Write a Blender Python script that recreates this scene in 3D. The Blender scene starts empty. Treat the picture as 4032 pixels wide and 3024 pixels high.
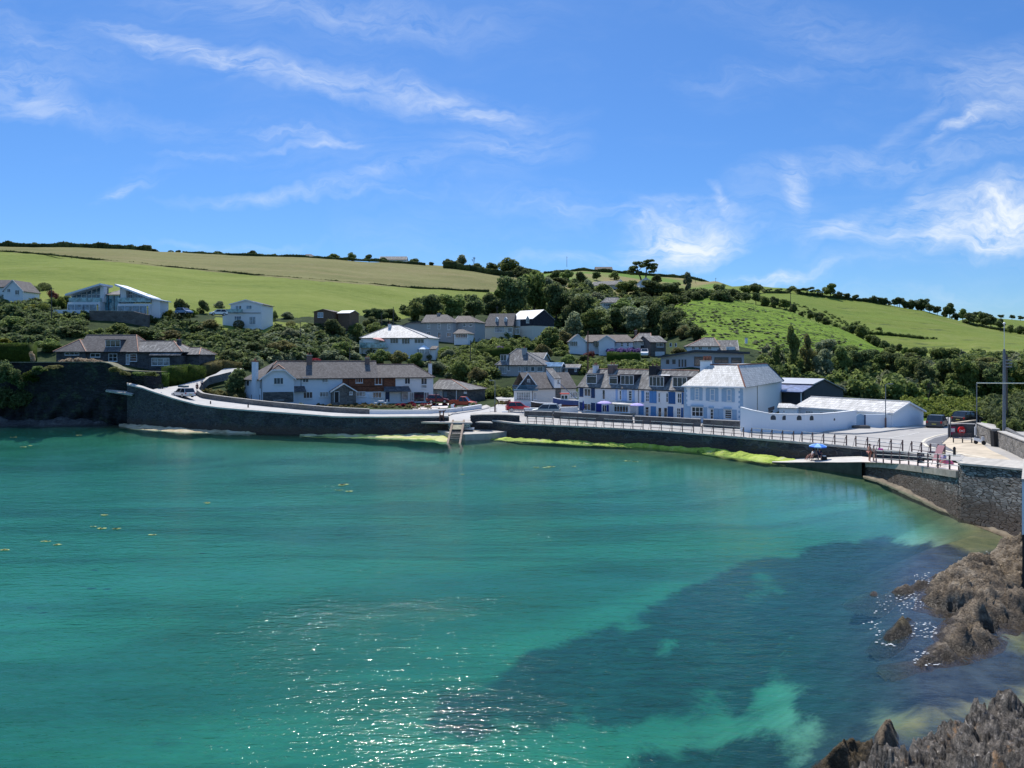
import bpy, math, random
import numpy as np
from mathutils import Vector, Matrix, noise as mnoise
R = math.radians
S = bpy.context.scene
# ---------------------------------------------------------------- camera, sky, sun, exposure
F, CX, HY, HC = 3000.0, 2016.0, 1400.0, 11.5      # focal length, principal column, horizon row, eye height above the water
cam = bpy.data.objects.new('camera', bpy.data.cameras.new('camera'))
S.collection.objects.link(cam); S.camera = cam
cam.location = (0, 0, HC); cam.rotation_euler = (R(90), 0, 0)
cam.data.sensor_width = 36; cam.data.lens = F / 4032 * 36
cam.data.shift_y = -(1512 - HY) / 4032
cam.data.clip_start = 0.3; cam.data.clip_end = 6000
SUN_EL, SUN_AZ = 57.0, -13.0
sun = bpy.data.objects.new('sun', bpy.data.lights.new('sun', 'SUN'))
S.collection.objects.link(sun)
sun.data.energy = 3.8; sun.data.angle = R(0.55); sun.data.color = (1.0, 0.95, 0.87)
_sd = Vector((math.sin(R(SUN_AZ)) * math.cos(R(SUN_EL)), math.cos(R(SUN_AZ)) * math.cos(R(SUN_EL)), math.sin(R(SUN_EL))))
sun.rotation_euler = _sd.to_track_quat('Z', 'Y').to_euler()
S.view_settings.view_transform = 'Standard'; S.view_settings.look = 'None'
S.view_settings.exposure = 0.55; S.view_settings.gamma = 1.0
S.render.engine = 'CYCLES'
S.cycles.use_denoising = True
S.cycles.max_bounces = 6; S.cycles.transparent_max_bounces = 12; S.cycles.caustics_reflective = False; S.cycles.caustics_refractive = False
S.cycles.sample_clamp_indirect = 3.0
def nodes(nt):
 return nt.nodes, nt.links
W = bpy.data.worlds.new('World'); S.world = W; W.use_nodes = True
N, L = nodes(W.node_tree)
N.clear()
wo = N.new('ShaderNodeOutputWorld'); bg = N.new('ShaderNodeBackground'); bg.inputs[1].default_value = 0.15
L.new(bg.outputs[0], wo.inputs[0])
sky = N.new('ShaderNodeTexSky'); sky.sky_type = 'NISHITA'; sky.sun_disc = False
sky.sun_elevation = R(SUN_EL); sky.sun_rotation = R(SUN_AZ); sky.altitude = 0; sky.air_density = 1.0; sky.dust_density = 0.25; sky.ozone_density = 3.0
geo = N.new('ShaderNodeNewGeometry')
tc = N.new('ShaderNodeTexCoord')
sep = N.new('ShaderNodeSeparateXYZ'); L.new(tc.outputs['Generated'], sep.inputs[0])
def wm(op, a, b=None, c=None, clamp=False):
 n = N.new('ShaderNodeMath'); n.operation = op; n.use_clamp = clamp
 for i, q in enumerate((a, b, c)):
  if q is None: continue
  if isinstance(q, (int, float)): n.inputs[i].default_value = q
  else: L.new(q, n.inputs[i])
 return n.outputs[0]
yy = wm('MAXIMUM', wm('ABSOLUTE', sep.outputs[1]), 0.12)
cu = wm('DIVIDE', sep.outputs[0], yy); cv = wm('DIVIDE', sep.outputs[2], yy)
comb = N.new('ShaderNodeCombineXYZ'); L.new(cu, comb.inputs[0]); L.new(cv, comb.inputs[1])
def noise_tex(vec, scale, detail, rough, dist, loc=(0,0,0), rot=0, sc=(1,1,1)):
 mp = N.new('ShaderNodeMapping'); mp.inputs['Location'].default_value = loc; mp.inputs['Rotation'].default_value = (0, 0, R(rot)); mp.inputs['Scale'].default_value = sc
 L.new(vec, mp.inputs[0])
 t = N.new('ShaderNodeTexNoise'); t.inputs['Scale'].default_value = scale; t.inputs['Detail'].default_value = detail
 t.inputs['Roughness'].default_value = rough; t.inputs['Distortion'].default_value = dist
 L.new(mp.outputs[0], t.inputs[0]); return t
# gentle warp so the cirrus has curled edges
wz = noise_tex(comb.outputs[0], 4.0, 5, 0.6, 0.3)
wv = N.new('ShaderNodeVectorMath'); wv.operation = 'SUBTRACT'; L.new(wz.outputs['Color'], wv.inputs[0]); wv.inputs[1].default_value = (0.5, 0.5, 0.5)
ws = N.new('ShaderNodeVectorMath'); ws.operation = 'SCALE'; L.new(wv.outputs[0], ws.inputs[0]); ws.inputs['Scale'].default_value = 0.15
wa = N.new('ShaderNodeVectorMath'); wa.operation = 'ADD'; L.new(comb.outputs[0], wa.inputs[0]); L.new(ws.outputs[0], wa.inputs[1])
CLOUDS = [  # azimuth/elevation patches of cirrus: centre (x, y), radii, tilt, strength
 (2700,925,330,120,4,1.1),(2620,900,260,95,-22,.5),(2780,960,250,60,3,.45),(2690,800,200,30,0,.3),(2870,800,150,26,-42,.5),(3100,760,75,150,15,.55),(3020,790,270,110,-8,.2),
 (3880,840,470,150,6,1.15),(3960,880,400,70,4,.4),(3560,800,230,60,38,.4),(3400,930,480,60,0,.45),(3320,890,240,60,32,.38),
 (3330,650,520,75,6,.36),(3560,520,300,46,25,.28),(3780,520,220,40,25,.6),(3980,450,200,70,28,.5),(3950,310,350,160,28,.35),
 (50,400,380,110,-8,.5),(60,330,300,70,-8,.35),(350,480,600,70,-6,.22),(180,200,520,170,-18,.22),
 (680,200,420,60,-17,.4),(900,280,620,70,-17,.36),(1500,370,900,110,-8,.40),(1850,430,560,70,-16,.3),(2010,600,360,110,-4,.34),(1250,50,900,110,-5,.28),
 (1180,560,320,26,-10,.42),(1220,605,240,22,0,.42),(820,625,260,22,-4,.26),(1160,780,620,34,0,.42),(1500,710,400,40,12,.28),(480,745,150,22,12,.4),(560,700,260,60,20,.18),
 (2280,1005,420,40,0,.42),(3100,1085,230,34,8,.8),(2980,1100,300,30,0,.4),(950,948,420,26,0,.3),(3500,1010,800,60,10,.2),(2950,300,500,70,2,.2),(2230,830,420,60,-6,.22),(3200,100,900,200,-14,.16),(3750,640,600,60,8,.25),(3300,1180,900,50,5,.18),
]
acc = None
for (px, py, rx, ry, a, s) in CLOUDS:
 mp = N.new('ShaderNodeMapping'); mp.vector_type = 'TEXTURE'
 mp.inputs['Location'].default_value = ((px - CX) / F, (HY - py) / F, 0)
 mp.inputs['Rotation'].default_value = (0, 0, R(a)); mp.inputs['Scale'].default_value = (rx / F, ry / F, 1)
 L.new(wa.outputs[0], mp.inputs[0])
 g = N.new('ShaderNodeTexGradient'); g.gradient_type = 'SPHERICAL'; L.new(mp.outputs[0], g.inputs[0])
 m = wm('MULTIPLY', g.outputs['Fac'], s)
 acc = m if acc is None else wm('ADD', acc, m)
st1 = noise_tex(wa.outputs[0], 8.0, 10, 0.66, 0.8, sc=(1.0, 4.6, 1), rot=-4)
st2 = noise_tex(wa.outputs[0], 26.0, 9, 0.66, 0.6, sc=(0.7, 3.4, 1), rot=10)
tx = wm('ADD', wm('MULTIPLY', st1.outputs['Fac'], 0.7), wm('MULTIPLY', st2.outputs['Fac'], 0.3))
tx = wm('MULTIPLY', wm('SUBTRACT', tx, 0.38), 3.9, clamp=True)
big = noise_tex(comb.outputs[0], 1.6, 5, 0.6, 0.8, sc=(1, 3.0, 1), loc=(3, 1, 0), rot=-8)
faint = wm('MULTIPLY', wm('SUBTRACT', big.outputs['Fac'], 0.45, clamp=True), 0.55)
cl = wm('ADD', wm('MULTIPLY', wm('ADD', acc, faint), tx), wm('MULTIPLY', wm('POWER', wm('MULTIPLY', acc, 0.9), 1.8), 0.20))
cl = wm('MULTIPLY', cl, .84, clamp=True)
cl = wm('MINIMUM', cl, 0.9)
hsv = N.new('ShaderNodeHueSaturation'); hsv.inputs['Saturation'].default_value = 1.16; hsv.inputs['Value'].default_value = 1.0; L.new(sky.outputs[0], hsv.inputs['Color'])
mx = N.new('ShaderNodeMix'); mx.data_type = 'RGBA'; L.new(cl, mx.inputs[0]); L.new(hsv.outputs[0], mx.inputs[6]); mx.inputs[7].default_value = (4.2, 4.5, 4.8, 1)
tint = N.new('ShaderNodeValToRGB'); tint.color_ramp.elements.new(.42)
for q, (ps, c) in zip(tint.color_ramp.elements, ((0, (.25,.38,.565)), (.42, (.345,.455,.59)), (.85, (1.38,1.32,1.27)))): q.position = ps; q.color = (*c, 1)  # darkens the low sky; overbright zenith out of view is added fill light
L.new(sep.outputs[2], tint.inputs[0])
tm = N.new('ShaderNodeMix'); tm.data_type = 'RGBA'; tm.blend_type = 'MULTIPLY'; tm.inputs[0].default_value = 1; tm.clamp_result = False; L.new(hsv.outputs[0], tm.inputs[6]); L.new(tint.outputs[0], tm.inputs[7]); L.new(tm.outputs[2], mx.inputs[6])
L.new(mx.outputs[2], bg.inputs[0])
# ---------------------------------------------------------------- helpers
def P(px, py, D):
 return Vector(((px - CX) / F * D, D, HC - (py - HY) / F * D))
def PZ(px, py, z):
 return P(px, py, (HC - z) * F / (py - HY))
def X(px, D): return (px - CX) / F * D
COL = S.collection
def tag(o, label=None, cat=None, group=None, kind=None):
 if label: o['label'] = label
 if cat: o['category'] = cat
 if group: o['group'] = group
 if kind: o['kind'] = kind
 return o
def empty(name, loc=(0,0,0), rz=0.0, label=None, cat=None, group=None):
 o = bpy.data.objects.new(name, None); COL.objects.link(o)
 o.location = loc; o.rotation_euler = (0, 0, rz); o.empty_display_size = 0.3
 return tag(o, label, cat, group)
CH = {}
def children(o): return CH.get(o.name, [])
def copy_tree(o, parent=None):
 c = o.copy(); COL.objects.link(c)
 if parent is not None: c.parent = parent; CH.setdefault(parent.name, []).append(c)
 for k in list(children(o)): copy_tree(k, c)
 return c
class MB:
 def __init__(s): s.v = []; s.f = []; s.m = []
 def poly(s, pts, m=0):
  i = len(s.v); s.v += [tuple(p) for p in pts]; s.f.append(tuple(range(i, i + len(pts)))); s.m.append(m); return s
 def add(s, vs, fs, m=0):
  i = len(s.v); s.v += [tuple(p) for p in vs]; s.f += [tuple(i + q for q in f) for f in fs]; s.m += [m] * len(fs); return s
 def box(s, x0, x1, y0, y1, z0, z1, m=0):
  return s.add([(x0,y0,z0),(x1,y0,z0),(x1,y1,z0),(x0,y1,z0),(x0,y0,z1),(x1,y0,z1),(x1,y1,z1),(x0,y1,z1)],
                     [(0,3,2,1),(4,5,6,7),(0,1,5,4),(1,2,6,5),(2,3,7,6),(3,0,4,7)], m)
 def hexa(s, b, t, m=0):   # bottom 4 pts, top 4 pts (ccw from above)
  return s.add(list(b) + list(t), [(0,3,2,1),(4,5,6,7),(0,1,5,4),(1,2,6,5),(2,3,7,6),(3,0,4,7)], m)
 def extr(s, prof, axis, a, b, m=0):   # closed 2D profile extruded; axis 'x': prof=(y,z); 'y': prof=(x,z); 'z': prof=(x,y)
  def mk(p, t): return {'x': (t, p[0], p[1]), 'y': (p[0], t, p[1]), 'z': (p[0], p[1], t)}[axis]
  n = len(prof); vs = [mk(p, a) for p in prof] + [mk(p, b) for p in prof]
  fs = [tuple(range(n))[::-1], tuple(range(n, 2 * n))] + [(i, (i + 1) % n, n + (i + 1) % n, n + i) for i in range(n)]
  return s.add(vs, fs, m)
 def tube(s, pts, r, n=6, m=0, cap=True):
  pts = [Vector(p) for p in pts]; rs = r if isinstance(r, (list, tuple)) else [r] * len(pts)
  base = len(s.v); k = len(pts)
  for i, p in enumerate(pts):
   d = (pts[min(i + 1, k - 1)] - pts[max(i - 1, 0)]); d = d.normalized() if d.length > 1e-9 else Vector((0,0,1))
   a = d.cross(Vector((0,0,1)) if abs(d.z) < .95 else Vector((1,0,0))).normalized(); b = d.cross(a)
   for j in range(n):
    t = 2 * math.pi * j / n; q = p + (a * math.cos(t) + b * math.sin(t)) * rs[i]; s.v.append(tuple(q))
  for i in range(k - 1):
   for j in range(n):
    j2 = (j + 1) % n; s.f.append((base+i*n+j, base+i*n+j2, base+(i+1)*n+j2, base+(i+1)*n+j)); s.m.append(m)
  if cap:
   s.f.append(tuple(base + j for j in range(n))[::-1]); s.m.append(m)
   s.f.append(tuple(base + (k-1)*n + j for j in range(n))); s.m.append(m)
  return s
 def lathe(s, prof, cx=0, cy=0, n=12, m=0):
  base = len(s.v); k = len(prof)
  for (r, z) in prof:
   for j in range(n):
    t = 2*math.pi*j/n; s.v.append((cx + r*math.cos(t), cy + r*math.sin(t), z))
  for i in range(k-1):
   for j in range(n):
    j2 = (j+1) % n; s.f.append((base+i*n+j, base+i*n+j2, base+(i+1)*n+j2, base+(i+1)*n+j)); s.m.append(m)
  s.f.append(tuple(base+j for j in range(n))[::-1]); s.m.append(m)
  s.f.append(tuple(base+(k-1)*n+j for j in range(n))); s.m.append(m)
  return s
 def loft(s, A, B, m=0):
  i = len(s.v); n = len(A); s.v += [tuple(p) for p in A] + [tuple(p) for p in B]
  for k in range(n - 1): s.f.append((i+k, i+k+1, i+n+k+1, i+n+k)); s.m.append(m)
  return s
 def build(s, name, mats, parent=None, smooth=False, bevel=0):
  me = bpy.data.meshes.new(name); me.from_pydata(s.v, [], s.f)
  if not isinstance(mats, (list, tuple)): mats = [mats]
  for q in mats: me.materials.append(q)
  if len(mats) > 1: me.polygons.foreach_set('material_index', s.m)
  if smooth: me.polygons.foreach_set('use_smooth', [True] * len(me.polygons))
  me.update()
  o = bpy.data.objects.new(name, me); COL.objects.link(o)
  if parent is not None: o.parent = parent; CH.setdefault(parent.name, []).append(o)
  if bevel:
   b = o.modifiers.new('bevel', 'BEVEL'); b.width = bevel; b.segments = 2; b.limit_method = 'ANGLE'
  return o
def npmesh(name, V, Fq, mats, parent=None, smooth=False, mi=None):
 me = bpy.data.meshes.new(name); V = np.asarray(V, np.float32); Fq = np.asarray(Fq, np.int32); k = Fq.shape[1]
 me.vertices.add(len(V)); me.vertices.foreach_set('co', V.ravel())
 me.loops.add(Fq.size); me.loops.foreach_set('vertex_index', Fq.ravel())
 me.polygons.add(len(Fq)); me.polygons.foreach_set('loop_start', np.arange(len(Fq), dtype=np.int32) * k)
 if not isinstance(mats, (list, tuple)): mats = [mats]
 for q in mats: me.materials.append(q)
 if mi is not None: me.polygons.foreach_set('material_index', np.asarray(mi, np.int32))
 me.update(calc_edges=True)
 if smooth: me.polygons.foreach_set('use_smooth', np.ones(len(Fq), bool))
 o = bpy.data.objects.new(name, me); COL.objects.link(o)
 if parent is not None: o.parent = parent; CH.setdefault(parent.name, []).append(o)
 return o
def attr(o, name, vals):
 a = o.data.attributes.new(name, 'FLOAT', 'POINT'); a.data.foreach_set('value', np.asarray(vals, np.float32).ravel())
# ---------------------------------------------------------------- materials
class NT:
 """small wrapper to write node trees compactly"""
 def __init__(s, name):
  s.m = bpy.data.materials.new(name); s.m.use_nodes = True; s.t = s.m.node_tree; s.N = s.t.nodes; s.L = s.t.links
  s.b = s.N['Principled BSDF']; s.out = s.N['Material Output']
  s.b.inputs['Specular IOR Level'].default_value = 0.3
  s._tc = s.N.new('ShaderNodeTexCoord')
 def lk(s, q, sock):
  if q is None: return
  if isinstance(q, (int, float)): sock.default_value = q
  elif isinstance(q, tuple): sock.default_value = q if len(q) == len(sock.default_value) else (*q, 1)
  else: s.L.new(q, sock)
 def obj(s): return s._tc.outputs['Object']
 def pos(s):
  g = s.N.new('ShaderNodeNewGeometry'); return g.outputs['Position']
 def boxuv(s):
  """object coordinates laid on walls and roofs: along the face, up"""
  n = s.N.new('ShaderNodeSeparateXYZ'); s.L.new(s._tc.outputs['Normal'], n.inputs[0])
  o = s.N.new('ShaderNodeSeparateXYZ'); s.L.new(s._tc.outputs['Object'], o.inputs[0])
  ax = s.math('ABSOLUTE', n.outputs[0]); ay = s.math('ABSOLUTE', n.outputs[1])
  f = s.math('GREATER_THAN', ax, ay)
  h = s.math('ADD', s.math('MULTIPLY', o.outputs[1], f), s.math('MULTIPLY', o.outputs[0], s.math('SUBTRACT', 1.0, f)))
  c = s.N.new('ShaderNodeCombineXYZ'); s.L.new(h, c.inputs[0]); s.L.new(o.outputs[2], c.inputs[1]); return c.outputs[0]
 def math(s, op, a, b=None, c=None, clamp=False):
  n = s.N.new('ShaderNodeMath'); n.operation = op; n.use_clamp = clamp
  for i, q in enumerate((a, b, c)): s.lk(q, n.inputs[i]) if q is not None else None
  return n.outputs[0]
 def noise(s, vec, scale, detail=4, rough=.55, dist=0, sc=None, out='Fac'):
  if sc is not None:
   mp = s.N.new('ShaderNodeMapping'); mp.inputs['Scale'].default_value = sc; s.L.new(vec, mp.inputs[0]); vec = mp.outputs[0]
  t = s.N.new('ShaderNodeTexNoise'); t.inputs['Scale'].default_value = scale; t.inputs['Detail'].default_value = detail
  t.inputs['Roughness'].default_value = rough; t.inputs['Distortion'].default_value = dist; s.L.new(vec, t.inputs[0]); return t.outputs[out]
 def vor(s, vec, scale, feat='F1', out='Distance', sc=None, rnd=1.0):
  if sc is not None:
   mp = s.N.new('ShaderNodeMapping'); mp.inputs['Scale'].default_value = sc; s.L.new(vec, mp.inputs[0]); vec = mp.outputs[0]
  t = s.N.new('ShaderNodeTexVoronoi'); t.feature = feat; t.inputs['Scale'].default_value = scale; t.inputs['Randomness'].default_value = rnd; s.L.new(vec, t.inputs['Vector']); return t.outputs[out]
 def ramp(s, fac, stops, interp='LINEAR'):
  r = s.N.new('ShaderNodeValToRGB'); r.color_ramp.interpolation = interp; e = r.color_ramp.elements
  while len(e) < len(stops): e.new(0.5)
  for q, (p, c) in zip(e, stops):
   q.position = p; q.color = (*c, 1) if len(c) == 3 else c
  s.L.new(fac, r.inputs[0]); return r.outputs[0]
 def mix(s, f, a, b, mode='MIX'):
  n = s.N.new('ShaderNodeMix'); n.data_type = 'RGBA'; n.blend_type = mode; s.lk(f, n.inputs[0]); s.lk(a, n.inputs[6]); s.lk(b, n.inputs[7]); return n.outputs[2]
 def sstep(s, v, a, b):
  n = s.N.new('ShaderNodeMapRange'); n.interpolation_type = 'SMOOTHSTEP'; s.lk(v, n.inputs[0]); n.inputs[1].default_value = a; n.inputs[2].default_value = b; return n.outputs[0]
 def attr(s, name):
  n = s.N.new('ShaderNodeAttribute'); n.attribute_name = name; return n.outputs['Fac']
 def bump(s, h, strength=.5, dist=.05, normal=None):
  n = s.N.new('ShaderNodeBump'); n.inputs['Strength'].default_value = strength; n.inputs['Distance'].default_value = dist; s.L.new(h, n.inputs['Height'])
  if normal is not None: s.L.new(normal, n.inputs['Normal'])
  return n.outputs[0]
 def fin(s, color=None, rough=None, normal=None, metal=None, spec=None):
  s.lk(color, s.b.inputs['Base Color']); s.lk(rough, s.b.inputs['Roughness']); s.lk(metal, s.b.inputs['Metallic']); s.lk(spec, s.b.inputs['Specular IOR Level'])
  if normal is not None: s.L.new(normal, s.b.inputs['Normal'])
  return s.m
_mc = {}
def plain(name, c, rough=.7, var=.12, scale=3.0, metal=0, spec=.3, bump=0.0):
 if name in _mc: return _mc[name]
 t = NT(name); n = t.noise(t.obj(), scale, 5, .6)
 k = tuple(max(0, q * (1 - var)) for q in c); k2 = tuple(min(1, q * (1 + var)) for q in c)
 col = t.ramp(n, [(.3, k), (.7, k2)])
 nm = t.bump(t.noise(t.obj(), scale * 8, 3), bump, .02) if bump else None
 _mc[name] = t.fin(col, rough, nm, metal, spec); return _mc[name]
def render_wall(name, c, stain=.25):
 """painted render: faint damp streaks and soft unevenness"""
 t = NT(name); o = t.boxuv()
 n1 = t.noise(o, .7, 4, .6); n2 = t.noise(o, 2.2, 5, .6, sc=(3.0, .35, 1)); n3 = t.noise(o, 25, 3)
 f = t.math('MULTIPLY', t.math('MULTIPLY', t.sstep(n1, .35, .75), t.sstep(n2, .45, .8)), stain)
 col = t.mix(f, c, tuple(q * .55 for q in c))
 return t.fin(col, .85, t.bump(n3, .2, .01))
def slate(name, c1, c2, row=.28, lichen=0.0, gloss=.55):
 t = NT(name); o = t.boxuv()
 br = t.N.new('ShaderNodeTexBrick'); t.L.new(o, br.inputs['Vector']); br.inputs['Scale'].default_value = 1.0
 br.inputs['Row Height'].default_value = row * .75; br.inputs['Brick Width'].default_value = row; br.inputs['Mortar Size'].default_value = .012
 br.inputs['Color1'].default_value = (*c1, 1); br.inputs['Color2'].default_value = (*c2, 1); br.inputs['Mortar'].default_value = (*[q * .35 for q in c1], 1); br.inputs['Bias'].default_value = 0
 col = br.outputs['Color']
 n = t.noise(o, .9, 6, .65, .5); col = t.mix(t.math('MULTIPLY', t.sstep(n, .4, .7), .45), col, tuple(q * .6 for q in c1))
 n4 = t.noise(o, 5, 4, .7); col = t.mix(t.math('MULTIPLY', t.sstep(n4, .5, .75), .35), col, tuple(min(1, q * 1.6) for q in c2))
 if lichen: n2 = t.noise(o, 2.2, 5, .7, sc=(1, .45, 1)); col = t.mix(t.math('MULTIPLY', t.sstep(n2, .5, .68), lichen), col, (.62, .60, .54))
 n3 = t.noise(o, 6, 4)
 return t.fin(col, t.math('ADD', t.math('MULTIPLY', n3, .25), gloss + .12), t.bump(br.outputs['Fac'], -.35, .02), spec=.2)
def stone(name, c1, c2, mortar, scale=2.4, flat=.45, depth=.5, moss=0, tide=None):
 """rubble masonry with thin courses"""
 t = NT(name); o = t.boxuv()
 w = t.noise(o, 1.2, 3, .5, out='Color'); wv_ = t.N.new('ShaderNodeVectorMath'); wv_.operation = 'MULTIPLY_ADD'; t.L.new(w, wv_.inputs[0]); wv_.inputs[1].default_value = (.25, .12, 0); t.L.new(o, wv_.inputs[2]); o2 = wv_.outputs[0]
 cell = t.vor(o2, scale, 'F1', 'Color', sc=(flat, 1, 1)); edge = t.vor(o2, scale, 'DISTANCE_TO_EDGE', 'Distance', sc=(flat, 1, 1))
 sp = t.N.new('ShaderNodeSeparateColor'); t.L.new(cell, sp.inputs[0])
 col = t.mix(sp.outputs[0], c1, c2)
 col = t.mix(t.math('MULTIPLY', t.noise(o, 6, 5, .7), .5), col, tuple(q * .6 for q in c1))
 e = t.sstep(edge, .02, .10)
 col = t.mix(e, mortar, col)
 big = t.noise(o, .35, 4, .6); col = t.mix(t.math('MULTIPLY', t.sstep(big, .45, .7), .55), col, tuple(q * .45 for q in c1))
 if moss: n = t.noise(t.pos(), .5, 5, .7); col = t.mix(t.math('MULTIPLY', t.sstep(n, .5, .7), moss), col, (.10, .14, .05))
 if tide is not None:
  sz = t.N.new('ShaderNodeSeparateXYZ'); t.L.new(t.pos(), sz.inputs[0]); q = t.math('ADD', sz.outputs[2], t.math('MULTIPLY', t.noise(t.pos(), .6, 4), -1.2))
  f = t.math('SUBTRACT', 1.0, t.sstep(q, tide - 1.1, tide)); col = t.mix(t.math('MULTIPLY', f, .75), col, (.095, .062, .042))
 hh = t.math('ADD', t.math('MULTIPLY', e, 1.0), t.math('MULTIPLY', sp.outputs[1], .8))
 return t.fin(col, .85, t.bump(hh, depth, .12))
def brickm(name, c1, c2, mortar, w=.5, h=.2):
 t = NT(name); o = t.boxuv(); br = t.N.new('ShaderNodeTexBrick'); t.L.new(o, br.inputs['Vector']); br.inputs['Scale'].default_value = 1
 br.inputs['Row Height'].default_value = h; br.inputs['Brick Width'].default_value = w; br.inputs['Mortar Size'].default_value = .02
 br.inputs['Color1'].default_value = (*c1, 1); br.inputs['Color2'].default_value = (*c2, 1); br.inputs['Mortar'].default_value = (*mortar, 1)
 col = t.mix(t.math('MULTIPLY', t.noise(o, 2, 5, .7), .5), br.outputs['Color'], tuple(q * .6 for q in c1))
 return t.fin(col, .85, t.bump(br.outputs['Fac'], -.3, .03))
def glassm(name, c, rough=.06):
 t = NT(name); n = t.noise(t.obj(), 1.3, 3)
 return t.fin(t.ramp(n, [(.35, tuple(q * .5 for q in c)), (.65, tuple(q * 1.5 for q in c))]), rough, spec=.8)
# ---------------------------------------------------------------- terrain
def Zy(z, D): return z
TC = {  # column (x row of the eye) : knots of (distance, height);  'y' entries give the row seen
 -1500: [(131,8),(150,10),('y',190,1232),('y',205,1192),('y',440,945),(560,78),(900,60)],
 0:   [(131,8.6),(150,9.4),('y',188,1236),('y',205,1190),('y',440,967),(560,76),(900,58)],
 300: [(131,8.8),(150,9.6),('y',188,1240),('y',205,1192),('y',440,973),(560,75),(900,58)],
 480: [(130,8.6),(150,9.6),('y',188,1250),('y',205,1200),('y',440,978),(560,75),(900,58)],
 640: [(126,3.8),(134,5.2),(150,8.6),('y',175,1340),('y',189,1268),('y',208,1215),('y',440,990),(560,74),(900,58)],
 900: [(122,2.0),(131,3.2),(150,6.5),('y',172,1390),('y',188,1285),('y',209,1248),('y',440,1003),(560,72),(900,58)],
 1200:[(118,1.9),(128,2.4),(149,2.7),(156,6),('y',176,1395),('y',194,1310),('y',212,1250),('y',440,1012),(560,70),(900,56)],
 1500:[(115,1.8),(125,2.3),(150,2.7),(158,6),('y',184,1412),('y',204,1352),('y',236,1262),('y',450,1027),(560,66),(900,50)],
 1800:[(113,1.8),(135,2.4),(154,2.8),(166,6.6),('y',190,1385),('y',214,1345),('y',235,1312),('y',262,1265),('y',460,1045),(560,60),(900,50)],
 2050:[(111,1.7),(135,2.4),(152,3.2),(160,6.4),('y',180,1445),('y',204,1372),('y',231,1326),('y',262,1288),('y',330,1205),('y',465,1078),(520,58),('y',650,1062),(900,70)],
 2300:[(109,1.7),(128,2.1),(148,2.8),(160,6.4),('y',180,1440),('y',204,1396),('y',240,1340),('y',300,1255),('y',400,1160),('y',600,1064),(900,66)],
 2600:[(104,1.7),(122,2.0),(140,3.0),(158,7.5),('y',175,1445),('y',200,1402),('y',240,1345),('y',300,1262),('y',360,1200),(430,40),('y',620,1078),(900,66)],
 2720:[(102,1.7),(122,2.0),(140,3.0),(158,8),('y',175,1420),('y',190,1388),('y',230,1310),('y',335,1162),(400,38),(480,50),('y',620,1088),(900,66)],
 2820:[(100,1.7),(122,2.0),(140,3.0),(158,7),('y',175,1425),('y',190,1390),('y',230,1315),('y',330,1163),(370,36),(430,44),('y',560,1103),(700,62),(900,60)],
 2950:[(97,1.7),(122,2.0),(140,2.6),(158,5),('y',175,1440),('y',220,1345),('y',325,1189),(355,33),(400,40),('y',500,1121),(620,56),(900,50)],
 3120:[(93,1.7),(122,2.0),(146,2.4),(165,4),('y',200,1415),('y',312,1225),(345,29),(380,36),('y',480,1130),(600,50),(900,46)],
 3300:[(88,1.8),(122,2.0),(150,2.4),(170,4),('y',205,1420),('y',288,1294),(320,20),(350,26),('y',470,1152),(580,46),(900,40)],
 3480:[(82,1.9),(122,2.0),(155,2.4),(178,4),('y',212,1432),('y',258,1371),(285,13),(310,17),('y',450,1190),(560,40),(900,34)],
 3640:[(76,2.0),(120,2.0),(160,2.4),(185,3.4),('y',225,1442),('y',245,1432),(275,9.5),('y',440,1220),(540,34),(900,30)],
 3850:[(68,2.0),(110,1.7),(160,2.0),(190,2.8),('y',230,1440),('y',255,1410),('y',430,1280),(470,26),('y',640,1238),(900,40)],
 4032:[(60,2.0),(105,1.5),(160,1.9),(190,2.6),('y',230,1440),('y',255,1400),('y',420,1313),(460,20),('y',680,1258),(900,36)],
 5600:[(40,2.2),(105,1.5),(160,1.9),(190,2.6),('y',260,1400),('y',420,1370),('y',680,1300),(900,30)],
}
_cp = sorted(TC); _ck = []
for c in _cp:
 ks = [(k[1], HC - (k[2] - HY) / F * k[1]) if k[0] == 'y' else k for k in TC[c]]
 _ck.append((np.array([k[0] for k in ks], float), np.array([k[1] for k in ks], float)))
_DG = np.concatenate([np.arange(36, 300, 2.0), np.arange(300, 905, 5.0)])
_TAB = np.array([np.interp(_DG, a, b) for a, b in _ck])
_k = np.array([.25, .5, .25])
for _ in range(3):   # round the knots a little
 T2 = np.copy(_TAB); T2[:, 1:-1] = .25 * _TAB[:, :-2] + .5 * _TAB[:, 1:-1] + .25 * _TAB[:, 2:]; _TAB = T2
def _hz(px, D):
 px = np.clip(np.asarray(px, float), _cp[0], _cp[-1]); D = np.asarray(D, float)
 i = np.clip(np.searchsorted(_cp, px, side='right') - 1, 0, len(_cp) - 2)
 a = np.array(_cp)[i]; b = np.array(_cp)[i + 1]; t = (px - a) / (b - a)
 j = np.clip(np.searchsorted(_DG, D, side='right') - 1, 0, len(_DG) - 2)
 w = np.clip((D - _DG[j]) / (_DG[j + 1] - _DG[j]), 0, 1)
 A = _TAB[i, j] * (1 - w) + _TAB[i, j + 1] * w; B = _TAB[i + 1, j] * (1 - w) + _TAB[i + 1, j + 1] * w
 return A * (1 - t) + B * t
def ground_z(x, y):
 return float(_hz(x / y * F + CX, y))
def hit(px, py, dmin=0):
 """first terrain point seen at (px,py)"""
 D = np.arange(max(dmin, 70), 900, .5); z = _hz(np.full_like(D, px), D); zr = HC - (py - HY) / F * D
 k = np.nonzero(z >= zr)[0]
 if len(k) == 0: return None
 return float(D[k[0]])
def sit(px, D, dz=0.0):
 x = X(px, D); return Vector((x, D, ground_z(x, D) + dz))
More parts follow.
